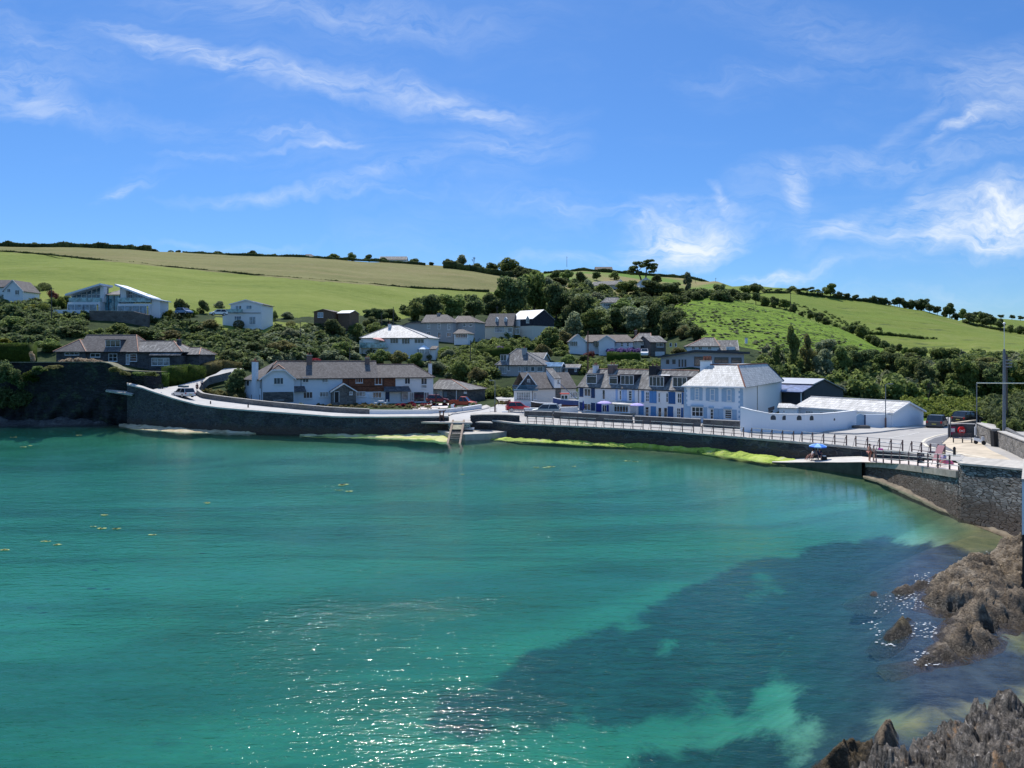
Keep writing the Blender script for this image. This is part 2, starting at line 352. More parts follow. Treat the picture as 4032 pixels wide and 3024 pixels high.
def inpoly(x, y, poly):
 x = np.asarray(x, float); y = np.asarray(y, float); c = np.zeros(x.shape, bool); n = len(poly)
 for i in range(n):
  x1, y1 = poly[i]; x2, y2 = poly[(i + 1) % n]
  if y1 == y2: continue
  m = ((y1 > y) != (y2 > y)) & (x < (x2 - x1) * (y - y1) / (y2 - y1) + x1); c ^= m
 return c
_d0 = np.array([(-1600,129.5),(300,129.5),(480,129),(600,125.5),(780,121),(1000,117),(1300,114),(1700,113),(1900,112),(2060,110),(2330,104),(2600,99),(2890,92),(3100,88),(3370,82),(3600,77),(4032,62),(5700,42)], float)
cols = np.concatenate([np.arange(-1500, -100, 50), np.arange(-100, 4200, 14), np.arange(4200, 5650, 50)]).astype(float)
NR = 230; tt = np.linspace(0, 1, NR) ** 1.7
Dm = np.array([np.interp(c, _d0[:, 0], _d0[:, 1]) for c in cols])
DD = Dm[:, None] + (900 - Dm[:, None]) * tt[None, :]
PX = np.repeat(cols[:, None], NR, 1)
ZZ = _hz(PX, DD); XX = (PX - CX) / F * DD
nz = np.array([mnoise.fractal(Vector((a * .02, b * .02, 0)), .9, 2.0, 4) for a, b in zip(XX.ravel(), DD.ravel())]).reshape(XX.shape)
amp = np.clip((DD - 160) / 120, 0, 1) * .9; ZZ = ZZ + nz * amp
Vt = np.stack([XX, DD, ZZ], -1).reshape(-1, 3); nc = len(cols)
ii, jj = np.meshgrid(np.arange(nc - 1), np.arange(NR - 1), indexing='ij'); a = ii * NR + jj
Ft = np.stack([a, a + NR, a + NR + 1, a + 1], -1).reshape(-1, 4)
PY = HY + (HC - ZZ) / DD * F
LINE = np.array([(-1500,940),(0,990),(181,1003),(362,1023),(800,1066),(1200,1103),(1600,1133),(1950,1150),(2100,1160)], float)
ly = np.interp(PX, LINE[:, 0], LINE[:, 1])
LOW = np.array([(-1500,1195),(0,1195),(500,1190),(640,1205),(900,1235),(1100,1240),(1400,1228),(1550,1250),(1700,1225),(1900,1190),(2050,1150),(2110,1100)], float)
lo = np.interp(PX, LOW[:, 0], LOW[:, 1])
leftfar = (DD > 196) & (PX < 2110)
fA = leftfar & (PY < ly); fB = leftfar & (PY >= ly) & (PY < lo + 12)
crest = np.interp(PX, [2560,2720,2820,2950,3120,3300,3480,3640,3720], [300,350,345,345,330,305,275,250,235])
fC = (DD < crest) & (PX > 2560) & (PX < 3720) & (DD > np.interp(PX, [2560,2700,2950,3200,3480,3640], [330,225,205,200,215,230]))
fD = (DD >= crest) & (PX > 2850) & (PY < np.interp(PX, [2850,3000,3640,3850,4032,5600], [1190,1300,1440,1415,1400,1390])) & (DD > 240)
fE = (PX > 2050) & (PX <= 3850) & (DD > 420) & ~fD & (PX < 2950)
lawn = ((DD > 180) & (DD < 205) & (PX > 840) & (PX < 1310)) | ((DD > 168) & (DD < 185) & (PX > 2440) & (PX < 2560))
marsh = (DD > 104) & (DD < 200) & (PX > 3560) & (DD < 175)
def blur(m, k=2):
 m = m.astype(float)
 for _ in range(k):
  q = np.pad(m, 1, 'edge'); m = (q[:-2, 1:-1] + q[2:, 1:-1] + q[1:-1, :-2] + q[1:-1, 2:] + 2 * m) / 6
 return m
t = NT('hillside grass and soil')
p = t.pos()
scrub = t.ramp(t.noise(p, .35, 6, .65), [(.3, (.018, .030, .012)), (.55, (.035, .055, .018)), (.75, (.075, .085, .035))])
streak = t.noise(p, .06, 6, .65, .3, sc=(.35, 1.3, 1)); fine = t.noise(p, 1.4, 6, .75); mid = t.noise(p, .25, 5, .65)
fm = t.math('ADD', t.math('ADD', t.math('MULTIPLY', streak, .42), t.math('MULTIPLY', t.noise(p, .75, 6, .8, sc=(.5, 1, 1)), .38)), t.math('MULTIPLY', mid, .20))
colA = t.ramp(fm, [(.36, (.105, .120, .036)), (.5, (.165, .155, .058)), (.64, (.235, .195, .095))])
colB = t.ramp(fm, [(.36, (.085, .125, .020)), (.5, (.148, .188, .034)), (.64, (.220, .232, .068))])
colC = t.ramp(fm, [(.36, (.095, .160, .014)), (.5, (.150, .235, .026)), (.66, (.225, .29, .055))])
tuft = t.noise(p, .55, 5, .7, .6, sc=(.8, .8, 1.6)); patch = t.noise(p, .045, 3, .6)
tf = t.math('MULTIPLY', t.sstep(tuft, .52, .62), t.sstep(patch, .34, .52))
colC = t.mix(t.math('MULTIPLY', tf, .85), colC, (.035, .065, .022))
colD = t.ramp(fm, [(.36, (.085, .125, .020)), (.5, (.155, .19, .036)), (.64, (.215, .225, .075))])
colD = t.mix(t.math('MULTIPLY', t.math('MULTIPLY', t.sstep(t.noise(p, .16, 4, .6, .4, sc=(.5, 1, 1)), .60, .68), .7), 1.0), colD, (.05, .075, .03))
colE = t.ramp(t.noise(p, .02, 3), [(.42, (.12, .20, .035)), (.56, (.24, .20, .09))])
colM = t.ramp(t.noise(p, .9, 5, .7), [(.3, (.05, .11, .012)), (.7, (.16, .24, .03))])
nb = t.math('MULTIPLY', t.math('SUBTRACT', t.noise(p, .5, 4), .5), .5)
def edge(nm): return t.sstep(t.math('ADD', t.attr(nm), nb), .42, .58)
col = scrub
big_ = t.sstep(t.noise(p, .022, 4, .6, .5, sc=(.5, 1.2, 1)), .35, .65)
colB = t.mix(t.math('MULTIPLY', big_, .5), colB, (.20, .235, .05)); colA = t.mix(t.math('MULTIPLY', big_, .45), colA, (.20, .20, .075)); colD = t.mix(t.math('MULTIPLY', big_, .5), colD, (.125, .19, .03))
for nm, c in (('fE', colE), ('fA', colA), ('fB', colB), ('fD', colD), ('fC', colC), ('lawn', colB), ('marsh', colM)):
 col = t.mix(edge(nm), col, c)
M_TER = t.fin(col, .95, t.bump(t.math('ADD', fine, t.math('MULTIPLY', t.attr('fC'), t.math('MULTIPLY', tf, 2.0))), .9, .35), spec=.1)
ter = npmesh('hillside', Vt, Ft, M_TER, smooth=True)
ter['kind'] = 'structure'
for nm, m in (('fA', fA), ('fB', fB), ('fC', fC), ('fD', fD), ('fE', fE), ('lawn', lawn), ('marsh', marsh)):
 attr(ter, nm, blur(m, 1))
# ---------------------------------------------------------------- quay lines:  (column, distance, top height)
QL = [(500,126.4,6.7),(553,124,6.35),(600,122,5.75),(690,119.5,4.7),(781,117.5,3.9),(870,115,3.62),(962,113.2,3.45),(1143,111.4,3.1),(1324,109.8,2.72),(1500,109.4,2.70),(1640,109.2,2.76),(1765,109.2,2.80)]
RI = [(690,131.5,5.55),(740,129.5,5.2),(776,127.5,4.7),(800,126,4.45),(850,125,4.15),(900,124,3.95),(962,122.8,3.7),(1060,121.5,3.35),(1171,119.6,3.05),(1300,117.6,2.75),(1450,116.2,2.55),(1560,116.6,2.5),(1680,117.6,2.45),(1760,119.5,2.45),(1820,122.5,2.5),(1897,127,2.7)]
QR = [(1905,110.5,2.3),(2035,105.6,2.1),(2330,100.4,2.1),(2600,95.3,2.1),(2890,88.4,2.1),(3100,83.7,2.1),(3250,80.8,2.1),(3370,78.2,2.1),(3450,76.2,2.12),(3540,73.8,2.2),(3620,70.5,2.35),(3690,67,2.55)]
def dense(l, step):
 l = np.array(l, float); c = np.arange(l[0, 0], l[-1, 0] + .1, step);
 if c[-1] < l[-1, 0]: c = np.append(c, l[-1, 0])
 return [(q, float(np.interp(q, l[:, 0], l[:, 1])), float(np.interp(q, l[:, 0], l[:, 2]))) for q in c]
def V3(q, dd=0, dz=0): return Vector((X(q[0], q[1] + dd), q[1] + dd, q[2] + dz))
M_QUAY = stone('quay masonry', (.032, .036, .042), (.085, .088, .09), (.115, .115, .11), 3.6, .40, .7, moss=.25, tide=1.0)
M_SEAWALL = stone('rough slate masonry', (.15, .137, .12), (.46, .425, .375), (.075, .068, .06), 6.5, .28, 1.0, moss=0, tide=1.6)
M_CONC = plain('weathered concrete', (.42, .39, .34), .9, .22, 1.2, bump=.4)
M_CONC2 = plain('pale sunlit paving', (.50, .47, .42), .9, .14, .8, bump=.2)
M_ROAD = plain('worn asphalt', (.355, .335, .305), .9, .12, .5, bump=.2)
M_ROAD2 = plain('pale coach road', (.43, .415, .39), .9, .10, .4, bump=.2)
M_DARKTAR = plain('fresh asphalt patch', (.125, .125, .13), .9, .1, .8)
M_WHITE = render_wall('white painted render', (.80, .80, .79), .16)
M_PAINT = plain('road paint', (.72, .71, .66), .8, .12, 4)
M_SANDY = plain('sandy gravel', (.50, .42, .31), .95, .25, .6, bump=.4)
# ---------------------------------------------------------------- water, sea bed
wc = np.concatenate([np.arange(-2600, -100, 60), np.arange(-100, 4300, 16), np.arange(4300, 5200, 60)]).astype(float)
wd = np.concatenate([np.arange(6, 30, .5), np.arange(30, 60, .6), np.arange(60, 134, 1.2)])
WP, WD = np.meshgrid(wc, wd, indexing='ij'); WX = (WP - CX) / F * WD; WY = HY + HC * F / WD
QB = np.array([(-2600,131),(0,129),(300,128),(480,123),(800,116),(1000,112),(1700,108.6),(1760,104),(2015,104),(2050,104.5),(2330,99.4),(2600,94.3),(2890,87.5),(3040,82.5),(3100,80.9),(3200,78.3),(3300,75.3),(3390,73),(3460,70),(5200,70)], float)
SHX = np.interp(WD, [6,18,22,25,30,34,40,46,50,54,63,70,74,80], [7,8,9,13,15,17,20,24.5,30,31.2,33,33.9,34,60])
dq = np.interp(WP, QB[:, 0], QB[:, 1]) - WD; ds = (SHX - WX)
depth = np.minimum(np.clip(dq * .17 + .15, 0, 3.4), np.clip(ds * .42 + .3, 0, 3.2))
G = 1.8228
KELP = [[(905,1560),(950,1500),(1000,1486),(1060,1490),(1100,1440),(1180,1400),(1250,1370),(1330,1345),(1400,1310),(1440,1300),(1500,1258),(1560,1245),(1620,1210),(1700,1205),(1760,1172),(1850,1160),(1950,1158),(2020,1180),(2080,1200),(2212,1195),(2400,1230),(2400,1500),(2212,1490),(2150,1525),(2050,1520),(1950,1545),(1880,1535),(1800,1560),(1700,1535),(1620,1560),(1560,1535),(1480,1560),(1400,1548),(1330,1580),(1250,1555),(1180,1580),(1100,1570),(1040,1600),(985,1605),(960,1580)],
  [(1330,1665),(1420,1625),(1560,1600),(1700,1590),(1850,1580),(2000,1570),(2100,1560),(2212,1600),(2212,1750),(1700,1760),(1400,1740)]]
HOLES = [[(1590,1500),(1680,1480),(1740,1490),(1700,1530),(1620,1535)],[(1330,1345),(1400,1325),(1395,1350),(1340,1365)],[(1480,1510),(1560,1490),(1600,1505),(1520,1530)]]
km = np.zeros(WP.shape, bool)
_w = lambda s_, k, f_: np.array([mnoise.fractal(Vector((a * f_, b * f_, s_)), .8, 2.1, 5) for a, b in zip(WX.ravel(), WD.ravel())]).reshape(WX.shape) * k
WYb = HY + (HC + depth + .15) * F / WD
WPn = WP + _w(1.0, 75, .40); WYn = WYb + _w(7.0, 30, .40)
for q in KELP: km |= inpoly(WPn, WYn, [(a * G, b * G) for a, b in q])
for q in HOLES: km &= ~inpoly(WPn, WYn, [(a * G, b * G) for a, b in q])
hol = _w(4.0, 1, .22) > .60
km &= ~hol; kelp = blur(km, 7)
band = blur(inpoly(WP, HY + (HC + depth + .15) * F / WD, [(a * G, b * G) for a, b in [(-600,1520),(-100,1460),(150,1420),(450,1330),(700,1275),(1000,1240),(1300,1215),(1500,1235),(1350,1290),(1180,1360),(900,1400),(700,1480),(500,1560),(300,1620),(0,1680),(-500,1700)]]), 26)
bz = -depth - .15
n2 = np.array([mnoise.noise(Vector((a * .3, b * .3, 3))) for a, b in zip(WX.ravel(), WD.ravel())]).reshape(WX.shape)
bz = bz + n2 * .12 * np.clip(depth, 0, 1)
nwc, nwd = WP.shape; i_, j_ = np.meshgrid(np.arange(nwc - 1), np.arange(nwd - 1), indexing='ij'); a = i_ * nwd + j_
Fw = np.stack([a, a + nwd, a + nwd + 1, a + 1], -1).reshape(-1, 4)
t = NT('sand with weed beds'); p = t.pos()
nk = t.math('MULTIPLY', t.math('SUBTRACT', t.noise(p, .28, 7, .72, .4), .5), 2.2)
kf = t.sstep(t.math('ADD', t.attr('kelp'), nk), .22, .78)
sand = t.ramp(t.noise(p, .12, 5, .6, .5, sc=(.5, 1.4, 1)), [(.35, (.50, .50, .40)), (.6, (.66, .64, .52))])
_m = t.N.new('ShaderNodeMapping'); _m.inputs['Rotation'].default_value = (0, 0, R(-40)); _m.inputs['Scale'].default_value = (.22, 1.25, 1); t.L.new(p, _m.inputs[0]); sand = t.mix(t.math('MULTIPLY', t.sstep(t.noise(_m.outputs[0], .13, 4, .6, .6), .44, .62), .62), sand, (.16, .235, .17))
sand = t.mix(t.math('MULTIPLY', t.sstep(t.math('ADD', t.attr('band'), t.math('MULTIPLY', nk, .45)), .05, 1.0), .55), sand, (.13, .19, .13))
weed = t.ramp(t.noise(p, .9, 5, .7), [(.35, (.010, .018, .034)), (.65, (.040, .058, .074))])
shal = t.math('SUBTRACT', 1.0, t.sstep(t.attr('dep'), .3, 1.7))
shc = t.ramp(t.noise(p, .8, 4, .7), [(.35, (.035, .055, .018)), (.65, (.12, .125, .045))])  # green shallows, darkened to carry the walls' shade and dark reflection
c_ = t.mix(t.math('MULTIPLY', shal, .85), sand, shc)
c_ = t.mix(t.math('MULTIPLY', kf, .95), c_, weed)
M_BED = t.fin(c_, .95, spec=0)
bed = npmesh('seabed', np.stack([WX, WD, bz], -1).reshape(-1, 3), Fw, M_BED, smooth=True); bed['kind'] = 'structure'
attr(bed, 'kelp', kelp); attr(bed, 'band', band); attr(bed, 'dep', depth)
t = NT('sea water'); t.N.remove(t.b); p = t.pos()
def wav(vec, scale, sc, rot, detail=2, dist=.6):
 mp = t.N.new('ShaderNodeMapping'); mp.inputs['Rotation'].default_value = (0, 0, R(rot)); mp.inputs['Scale'].default_value = sc; t.L.new(vec, mp.inputs[0])
 return t.noise(mp.outputs[0], scale, detail, .55, dist)
h = t.math('ADD', t.math('MULTIPLY', wav(p, .85, (.5, 1.6, 1), 8, 3), .50), t.math('MULTIPLY', wav(p, 2.2, (.6, 1.5, 1), -14, 3), .34))
h = t.math('ADD', h, t.math('MULTIPLY', wav(p, 6.5, (.7, 1.3, 1), 5, 4, .2), .17))
wind = t.sstep(t.noise(p, .05, 4, .6, .4, sc=(.6, 1.2, 1)), .38, .62)
nb_ = t.N.new('ShaderNodeBump'); nb_.inputs['Distance'].default_value = .19; t.L.new(h, nb_.inputs['Height'])
t.L.new(t.math('MULTIPLY', t.math('ADD', .42, t.math('MULTIPLY', wind, .5)), t.math('ADD', .14, t.math('MULTIPLY', t.attr('open'), .86))), nb_.inputs['Strength'])
nrm = nb_.outputs[0]
dep = t.attr('dep')
def ex(k): return t.math('POWER', 2.71828, t.math('MULTIPLY', dep, -k))
cc = t.N.new('ShaderNodeCombineColor'); t.L.new(ex(.56), cc.inputs[0]); t.L.new(ex(.185), cc.inputs[1]); t.L.new(ex(.24), cc.inputs[2])
tr = t.N.new('ShaderNodeBsdfTransparent'); t.L.new(cc.outputs[0], tr.inputs[0])
df = t.N.new('ShaderNodeBsdfDiffuse'); df.inputs[0].default_value = (.013, .165, .132, 1); t.L.new(nrm, df.inputs['Normal'])
m1 = t.N.new('ShaderNodeMixShader'); h3 = t.math('ADD', t.math('MULTIPLY', t.math('SUBTRACT', wav(p, 1.1, (.45, 2.0, 1), 6, 5, .8), .5), .75), t.math('MULTIPLY', t.math('SUBTRACT', wav(p, 3.2, (.5, 1.8, 1), -8, 4, .5), .5), .75)); t.L.new(t.math('MULTIPLY', t.math('SUBTRACT', 1.0, t.math('POWER', 2.71828, t.math('MULTIPLY', dep, -.25))), t.math('ADD', .46, h3), clamp=True), m1.inputs[0]); t.L.new(tr.outputs[0], m1.inputs[1]); t.L.new(df.outputs[0], m1.inputs[2])  # h3 paints ripple light and dark into the scatter mix
gl = t.N.new('ShaderNodeBsdfGlossy'); gl.inputs['Roughness'].default_value = .07; t.L.new(nrm, gl.inputs['Normal'])
fr = t.N.new('ShaderNodeFresnel'); fr.inputs[0].default_value = 1.33; t.L.new(nrm, fr.inputs['Normal'])
m2 = t.N.new('ShaderNodeMixShader'); t.L.new(fr.outputs[0], m2.inputs[0]); t.L.new(m1.outputs[0], m2.inputs[1]); t.L.new(gl.outputs[0], m2.inputs[2])
t.L.new(m2.outputs[0], t.out.inputs[0]); M_WATER = t.m
wat = npmesh('water', np.stack([WX, WD, np.zeros_like(WX)], -1).reshape(-1, 3), Fw, M_WATER, smooth=True); wat['kind'] = 'structure'; ow = MB(); ow.poly([(-2500,-2500,-.02),(2500,-2500,-.02),(2500,6.01,-.02),(-2500,6.01,-.02)]); ow.poly([(-2500,6.01,-.02),(-27,6.01,-.02),(-590,131,-.02),(-2500,131,-.02)]); o = ow.build('open_sea', plain('deep sea', (.01,.07,.08), .25, .2, .05)); o['kind'] = 'structure'
attr(wat, 'dep', depth); _o = np.clip(dq / 48, 0, 1); attr(wat, 'open', _o * _o * (3 - 2 * _o))
# ---------------------------------------------------------------- quay walls
def wallstrip(mb, line, foot, batter=.8, m=0):
 A = [V3(q, -batter, 0) - Vector((0, 0, q[2] - foot)) for q in line]; B = [V3(q) for q in line]
 mb.loft(A, B, m)
ql = dense(QL, 30)
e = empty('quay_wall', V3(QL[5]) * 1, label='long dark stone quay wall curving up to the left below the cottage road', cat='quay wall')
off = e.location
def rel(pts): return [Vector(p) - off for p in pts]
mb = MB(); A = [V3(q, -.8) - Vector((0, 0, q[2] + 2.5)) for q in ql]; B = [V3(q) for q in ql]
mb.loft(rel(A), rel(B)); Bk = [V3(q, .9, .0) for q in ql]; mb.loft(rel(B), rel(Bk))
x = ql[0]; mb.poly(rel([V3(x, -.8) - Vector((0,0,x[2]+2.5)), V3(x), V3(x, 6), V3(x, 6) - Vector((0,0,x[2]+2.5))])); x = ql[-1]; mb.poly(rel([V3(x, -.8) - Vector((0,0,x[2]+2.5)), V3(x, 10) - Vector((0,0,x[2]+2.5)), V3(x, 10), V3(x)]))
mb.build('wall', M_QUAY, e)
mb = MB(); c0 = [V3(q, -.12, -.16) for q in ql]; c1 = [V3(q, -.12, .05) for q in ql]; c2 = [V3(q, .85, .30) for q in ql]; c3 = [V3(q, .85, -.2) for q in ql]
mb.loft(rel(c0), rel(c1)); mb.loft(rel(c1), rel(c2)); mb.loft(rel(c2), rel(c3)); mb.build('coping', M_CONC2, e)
# road on the left quay and its branch up the hill
ri = dense(RI, 30)
def onri(px):
 a = np.array(RI, float); return V3((px, float(np.interp(px, a[:, 0], a[:, 1])), float(np.interp(px, a[:, 0], a[:, 2]))))
mb = MB()
cs = [q for q in ql if 690 <= q[0] <= 1765]
rows = []
for q in cs:
 a_ = V3(q, .85, -.03); b_ = onri(q[0]); rows.append([a_ + (b_ - a_) * k / 4 for k in range(5)])
for k in range(4): mb.loft([r[k] for r in rows], [r[k + 1] for r in rows])
LE = [(553,125.2,6.15),(600,126,5.9),(640,133,5.9),(700,136,6.15),(760,140,6.74),(800,143,7.2),(850,147,8.0),(885,153,9.0)]
RE = [(560,125.0,6.1),(600,123,5.6),(690,120.4,4.75),(774,131,5.04),(788,136,5.74),(817,141,6.75),(900,149,7.9),(960,155,8.9)]
mb.loft([V3(q) for q in RE], [V3(q) for q in LE])
mb.poly([V3((690,120.4,4.72)), V3((735,119.3,4.15)), V3(RI[1]), V3(RE[3])])
o = mb.build('road', M_ROAD2); tag(o, kind='structure')
# inner garden wall (stone), then the white wall
def lowwall(name, pts, h, thick, mat, capm, label, cat, hs=None, cap=.08):
 """free-standing wall along world points"""
 pts = [Vector(p) for p in pts]; e = empty(name, pts[len(pts)//2], label=label, cat=cat); o_ = e.location
 n = len(pts); mb = MB(); mc = MB(); fr_, bk, fc, bc = [], [], [], []
 for i, p in enumerate(pts):
  d = (pts[min(i+1, n-1)] - pts[max(i-1, 0)]); d.z = 0; d.normalize(); nrm_ = Vector((-d.y, d.x, 0))
  hh = hs[i] if hs else h
  fr_.append(p - o_); bk.append(p + nrm_ * thick - o_); fc.append((p - nrm_ * .06 - o_, hh)); bc.append((p + nrm_ * (thick + .06) - o_, hh))
 up = lambda l, k=0: [q + Vector((0, 0, (hs[i] if hs else h) + k)) for i, q in enumerate(l)]
 dn = lambda l: [q - Vector((0, 0, .6)) for q in l]
 mb.loft(dn(fr_), up(fr_)); mb.loft(up(bk), dn(bk)); mb.loft(up(fr_), up(bk))
 for l in (0, -1): mb.poly([dn(fr_)[l], up(fr_)[l], up(bk)[l], dn(bk)[l]])
 mb.build('wall', mat, e)
 if capm:
  F0 = [q[0] + Vector((0,0,q[1])) for q in fc]; B0 = [q[0] + Vector((0,0,q[1])) for q in bc]; u_ = Vector((0,0,cap))
  mc.loft(F0, [q + u_ for q in F0]); mc.loft([q + u_ for q in F0], [q + u_ for q in B0]); mc.loft([q + u_ for q in B0], B0)
  for l in (0, -1): mc.poly([F0[l], F0[l] + u_, B0[l] + u_, B0[l]])
  mc.build('coping', capm, e)
 return e
M_STONE = stone('grey garden stone', (.13, .125, .12), (.26, .25, .23), (.20, .19, .18), 2.6, .45, .5, moss=.2)
M_STONE_D = stone('dark garden stone', (.085, .085, .085), (.18, .175, .165), (.15, .145, .135), 2.6, .45, .5, moss=.15)
gw = [V3((905,147,7.6)), V3((817,141,6.7)), V3((788,136.4,5.8)), V3((774,131.5,5.1)), V3((774,129,4.95))] + [onri(q) for q in (790,800,830,880,940,1000,1060,1120,1180,1240,1300,1360,1410,1452)]
lowwall('garden_wall', gw, .75, .35, M_STONE, M_CONC, 'low grey stone garden wall curving round the cottage garden', 'garden wall')
ww = [onri(q) for q in (1455,1490,1540,1590,1640,1680,1710,1740,1760,1790,1820,1860,1897)]
lowwall('boundary_wall', ww, .58, .32, M_WHITE, plain('white coping', (.80,.80,.79), .8, .04), 'low white curved wall in front of the cottage terrace', 'garden wall')
# footway in front of the white wall and down to the turning
# main village road + promenade sheet
qr = dense(QR, 30)
def sheet(name, pts, mat, kind='structure'):
 mb = MB(); mb.poly(pts); o = mb.build(name, mat); tag(o, kind=kind); return o
mb = MB(); front = [V3(q, .5, 0) for q in qr]
back = []
for q in qr:
 px = q[0]; Db = np.interp(px, [1905, 2100, 2300, 2600, 2930, 3370, 3450, 3690], [113, 124, 120, 112, 103, 101, 104, 101]); zb = np.interp(px, [1905, 2100, 2300, 3690], [2.3, 2.35, 2.2, 2.15]); back.append(V3((px, Db, zb)))
rows = [[f + (b - f) * k / 3 for k in range(4)] for f, b in zip(front, back)]
for k in range(3): mb.loft([r[k] for r in rows], [r[k+1] for r in rows])
M_PROM = plain('promenade paving', (.40, .38, .35), .9, .14, .7, bump=.25)
# ground of the village flat, wide sheet 2.02 high far back
o = mb.build('road', M_ROAD); tag(o, kind='structure')
mb = MB(); mb.loft([V3(q, .45, .004) for q in qr], [V3(q, 2.2, .006) for q in qr]); o = mb.build('pavement', M_PROM); tag(o, kind='structure')
# promenade wall
e = empty('promenade_wall', V3(QR[4]), label='dark stone sea wall under the long railing of the promenade', cat='sea wall'); off = e.location
qs = qr
mb = MB(); mb.loft(rel([V3(q, -.7) - Vector((0,0,q[2]+2.5)) for q in qs]), rel([V3(q) for q in qs])); mb.build('wall', M_QUAY, e)
mb = MB(); c0 = [V3(q, -.12, -.18) for q in qs]; c1 = [V3(q, -.12, .03) for q in qs]; c2 = [V3(q, .55, .06) for q in qs]; c3 = [V3(q, .55, -.2) for q in qs]
mb.loft(rel(c0), rel(c1)); mb.loft(rel(c1), rel(c2)); mb.loft(rel(c2), rel(c3)); mb.build('coping', M_CONC, e)
# slipway road between the two quays, rising behind
mb = MB()
mb.loft([V3((1768,109.6,2.12)), V3((1812,109.6,2.12)), V3((1856,109.8,2.12))], [V3((1768,113,2.3)), V3((1812,113.5,2.35)), V3((1850,113.5,2.35))])
mb.loft([V3((1768,113,2.3)), V3((1812,113.5,2.35)), V3((1850,113.5,2.35)), V3((1905,113,2.3))], [V3((1760,119.5,2.42)), V3((1830,124,2.5)), V3((1900,128,2.55)), V3((2000,124,2.45))])
mb.loft([V3((1820,122.6,2.46)), V3((1897,127.4,2.6)), V3((1950,131,2.75)), V3((1965,141,3.0)), V3((1950,150,3.3)), V3((1925,158,3.6))], [V3((2000,123,2.42)), V3((2060,127,2.5)), V3((2060,131,2.6)), V3((2040,138,2.85)), V3((2030,150,3.3)), V3((2005,158,3.6))])
mb.loft([V3((1905,113,2.3)), V3((2000,124,2.45)), V3((2060,130,2.6))], [V3((2110,118,2.28)), V3((2120,124,2.36)), V3((2130,130,2.6))])
mb.loft([V3((2060,126,2.5)), V3((2100,126,2.45)), V3((2290,122.5,2.3))], [V3((2060,137,2.9)), V3((2130,136,2.85)), V3((2290,134,2.7))])
o = mb.build('lane', M_ROAD2); tag(o, kind='structure')
# right-hand quay block beyond the gap
e = empty('quay_wall', V3((1950,109.8,0)), label='short raised dark stone quay block right of the timber slide', cat='quay wall'); off = e.location
qb = [(1852,109.6,2.85),(1900,109.4,2.95),(1950,109.2,2.98),(2000,108.6,2.98),(2046,107.6,2.95)]
mb = MB(); A = [V3(q, -.5) - Vector((0,0,q[2]+2.5)) for q in qb]; B = [V3(q) for q in qb]; C = [V3(q, 1.3) for q in qb]; D_ = [V3(q, 1.3) - Vector((0,0,1.2)) for q in qb]
mb.loft(rel(A), rel(B)); mb.loft(rel(C), rel(D_)); mb.poly(rel([A[0], B[0], C[0], D_[0]])); mb.poly(rel([A[-1], B[-1], C[-1], D_[-1]])); mb.build('wall', M_QUAY, e)
mb = MB(); F0 = [V3(q, -.1, 0) for q in qb]; F1 = [V3(q, -.1, .12) for q in qb]; B1 = [V3(q, 1.4, .3) for q in qb]; B0 = [V3(q, 1.4, 0) for q in qb]
mb.loft(rel(F0), rel(F1)); mb.loft(rel(F1), rel(B1)); mb.loft(rel(B1), rel(B0)); mb.poly(rel([F0[0],F1[0],B1[0],B0[0]])); mb.poly(rel([F0[-1],F1[-1],B1[-1],B0[-1]])); mb.build('coping', M_CONC, e)
# apron and landing platform with timber slide
def slab(name, top, th, mat, label, cat, kind=None):
 c = sum((Vector(p) for p in top), Vector()) / len(top); e = MB(); n = len(top); T = [Vector(p) - c for p in top]; Bt = [Vector((p.x, p.y, p.z - th)) for p in T]
 e.poly(T); e.poly(Bt[::-1])
 for i in range(n): j = (i + 1) % n; e.poly([T[j], T[i], Bt[i], Bt[j]])
 o = e.build(name, mat); o.location = c; tag(o, label, cat, kind=kind); return o
slab('concrete_apron', [V3(q) for q in [(1658,108.2,2.10),(1700,107.6,2.10),(1750,107.2,2.10),(1860,107.0,2.10),(1852,109.5,2.13),(1768,109.5,2.13),(1690,109.0,2.10)]], .22, M_CONC, 'thin pale concrete apron at the head of the timber slide', 'apron')
slab('concrete_ledge', [V3(q) for q in [(1872,107.8,2.12),(1940,107.2,2.08),(1930,108.8,2.12),(1895,109.0,2.12)]], .14, M_CONC, 'small concrete ledge jutting from the quay block beside the slide', 'ledge')
slab('landing_platform', [V3(q) for q in [(1710,110,.85),(1740,107.5,.85),(1772,104.5,.84),(1832,103.2,.84),(1925,104.3,.85),(2015,107.6,.85),(1960,109.2,.88),(1835,109.4,.9),(1775,109.8,.9)]], 2.6, M_CONC, 'pointed concrete landing platform below the timber slide', 'platform')
e = empty('timber_slide', V3((1800,108,1.5)), label='weathered timber boat slide with rungs running into the water', cat='slide'); off = e.location
M_WOOD = plain('weathered timber', (.26, .20, .15), .9, .3, 4, bump=.4)
tl, tr_, bl, br_ = V3((1784,108.6,2.24)), V3((1827,108.6,2.24)), V3((1763,100.3,-.05)), V3((1811,100.1,-.05))
for a_, b_ in ((tl, bl), (tr_, br_)):
 mb = MB(); b2 = b_ + (b_ - a_) * .12; w = Vector((.13, 0, 0)); h_ = Vector((0, 0, .14)); mb.hexa(rel([b2-w-h_, b2+w-h_, a_+w-h_, a_-w-h_]), rel([b2-w+h_, b2+w+h_, a_+w+h_, a_-w+h_])); mb.build('side_rail', M_WOOD, e)
mb = MB(); q = lambda s_, k: (tl + (bl - tl) * k) + ((tr_ + (br_ - tr_) * k) - (tl + (bl - tl) * k)) * s_
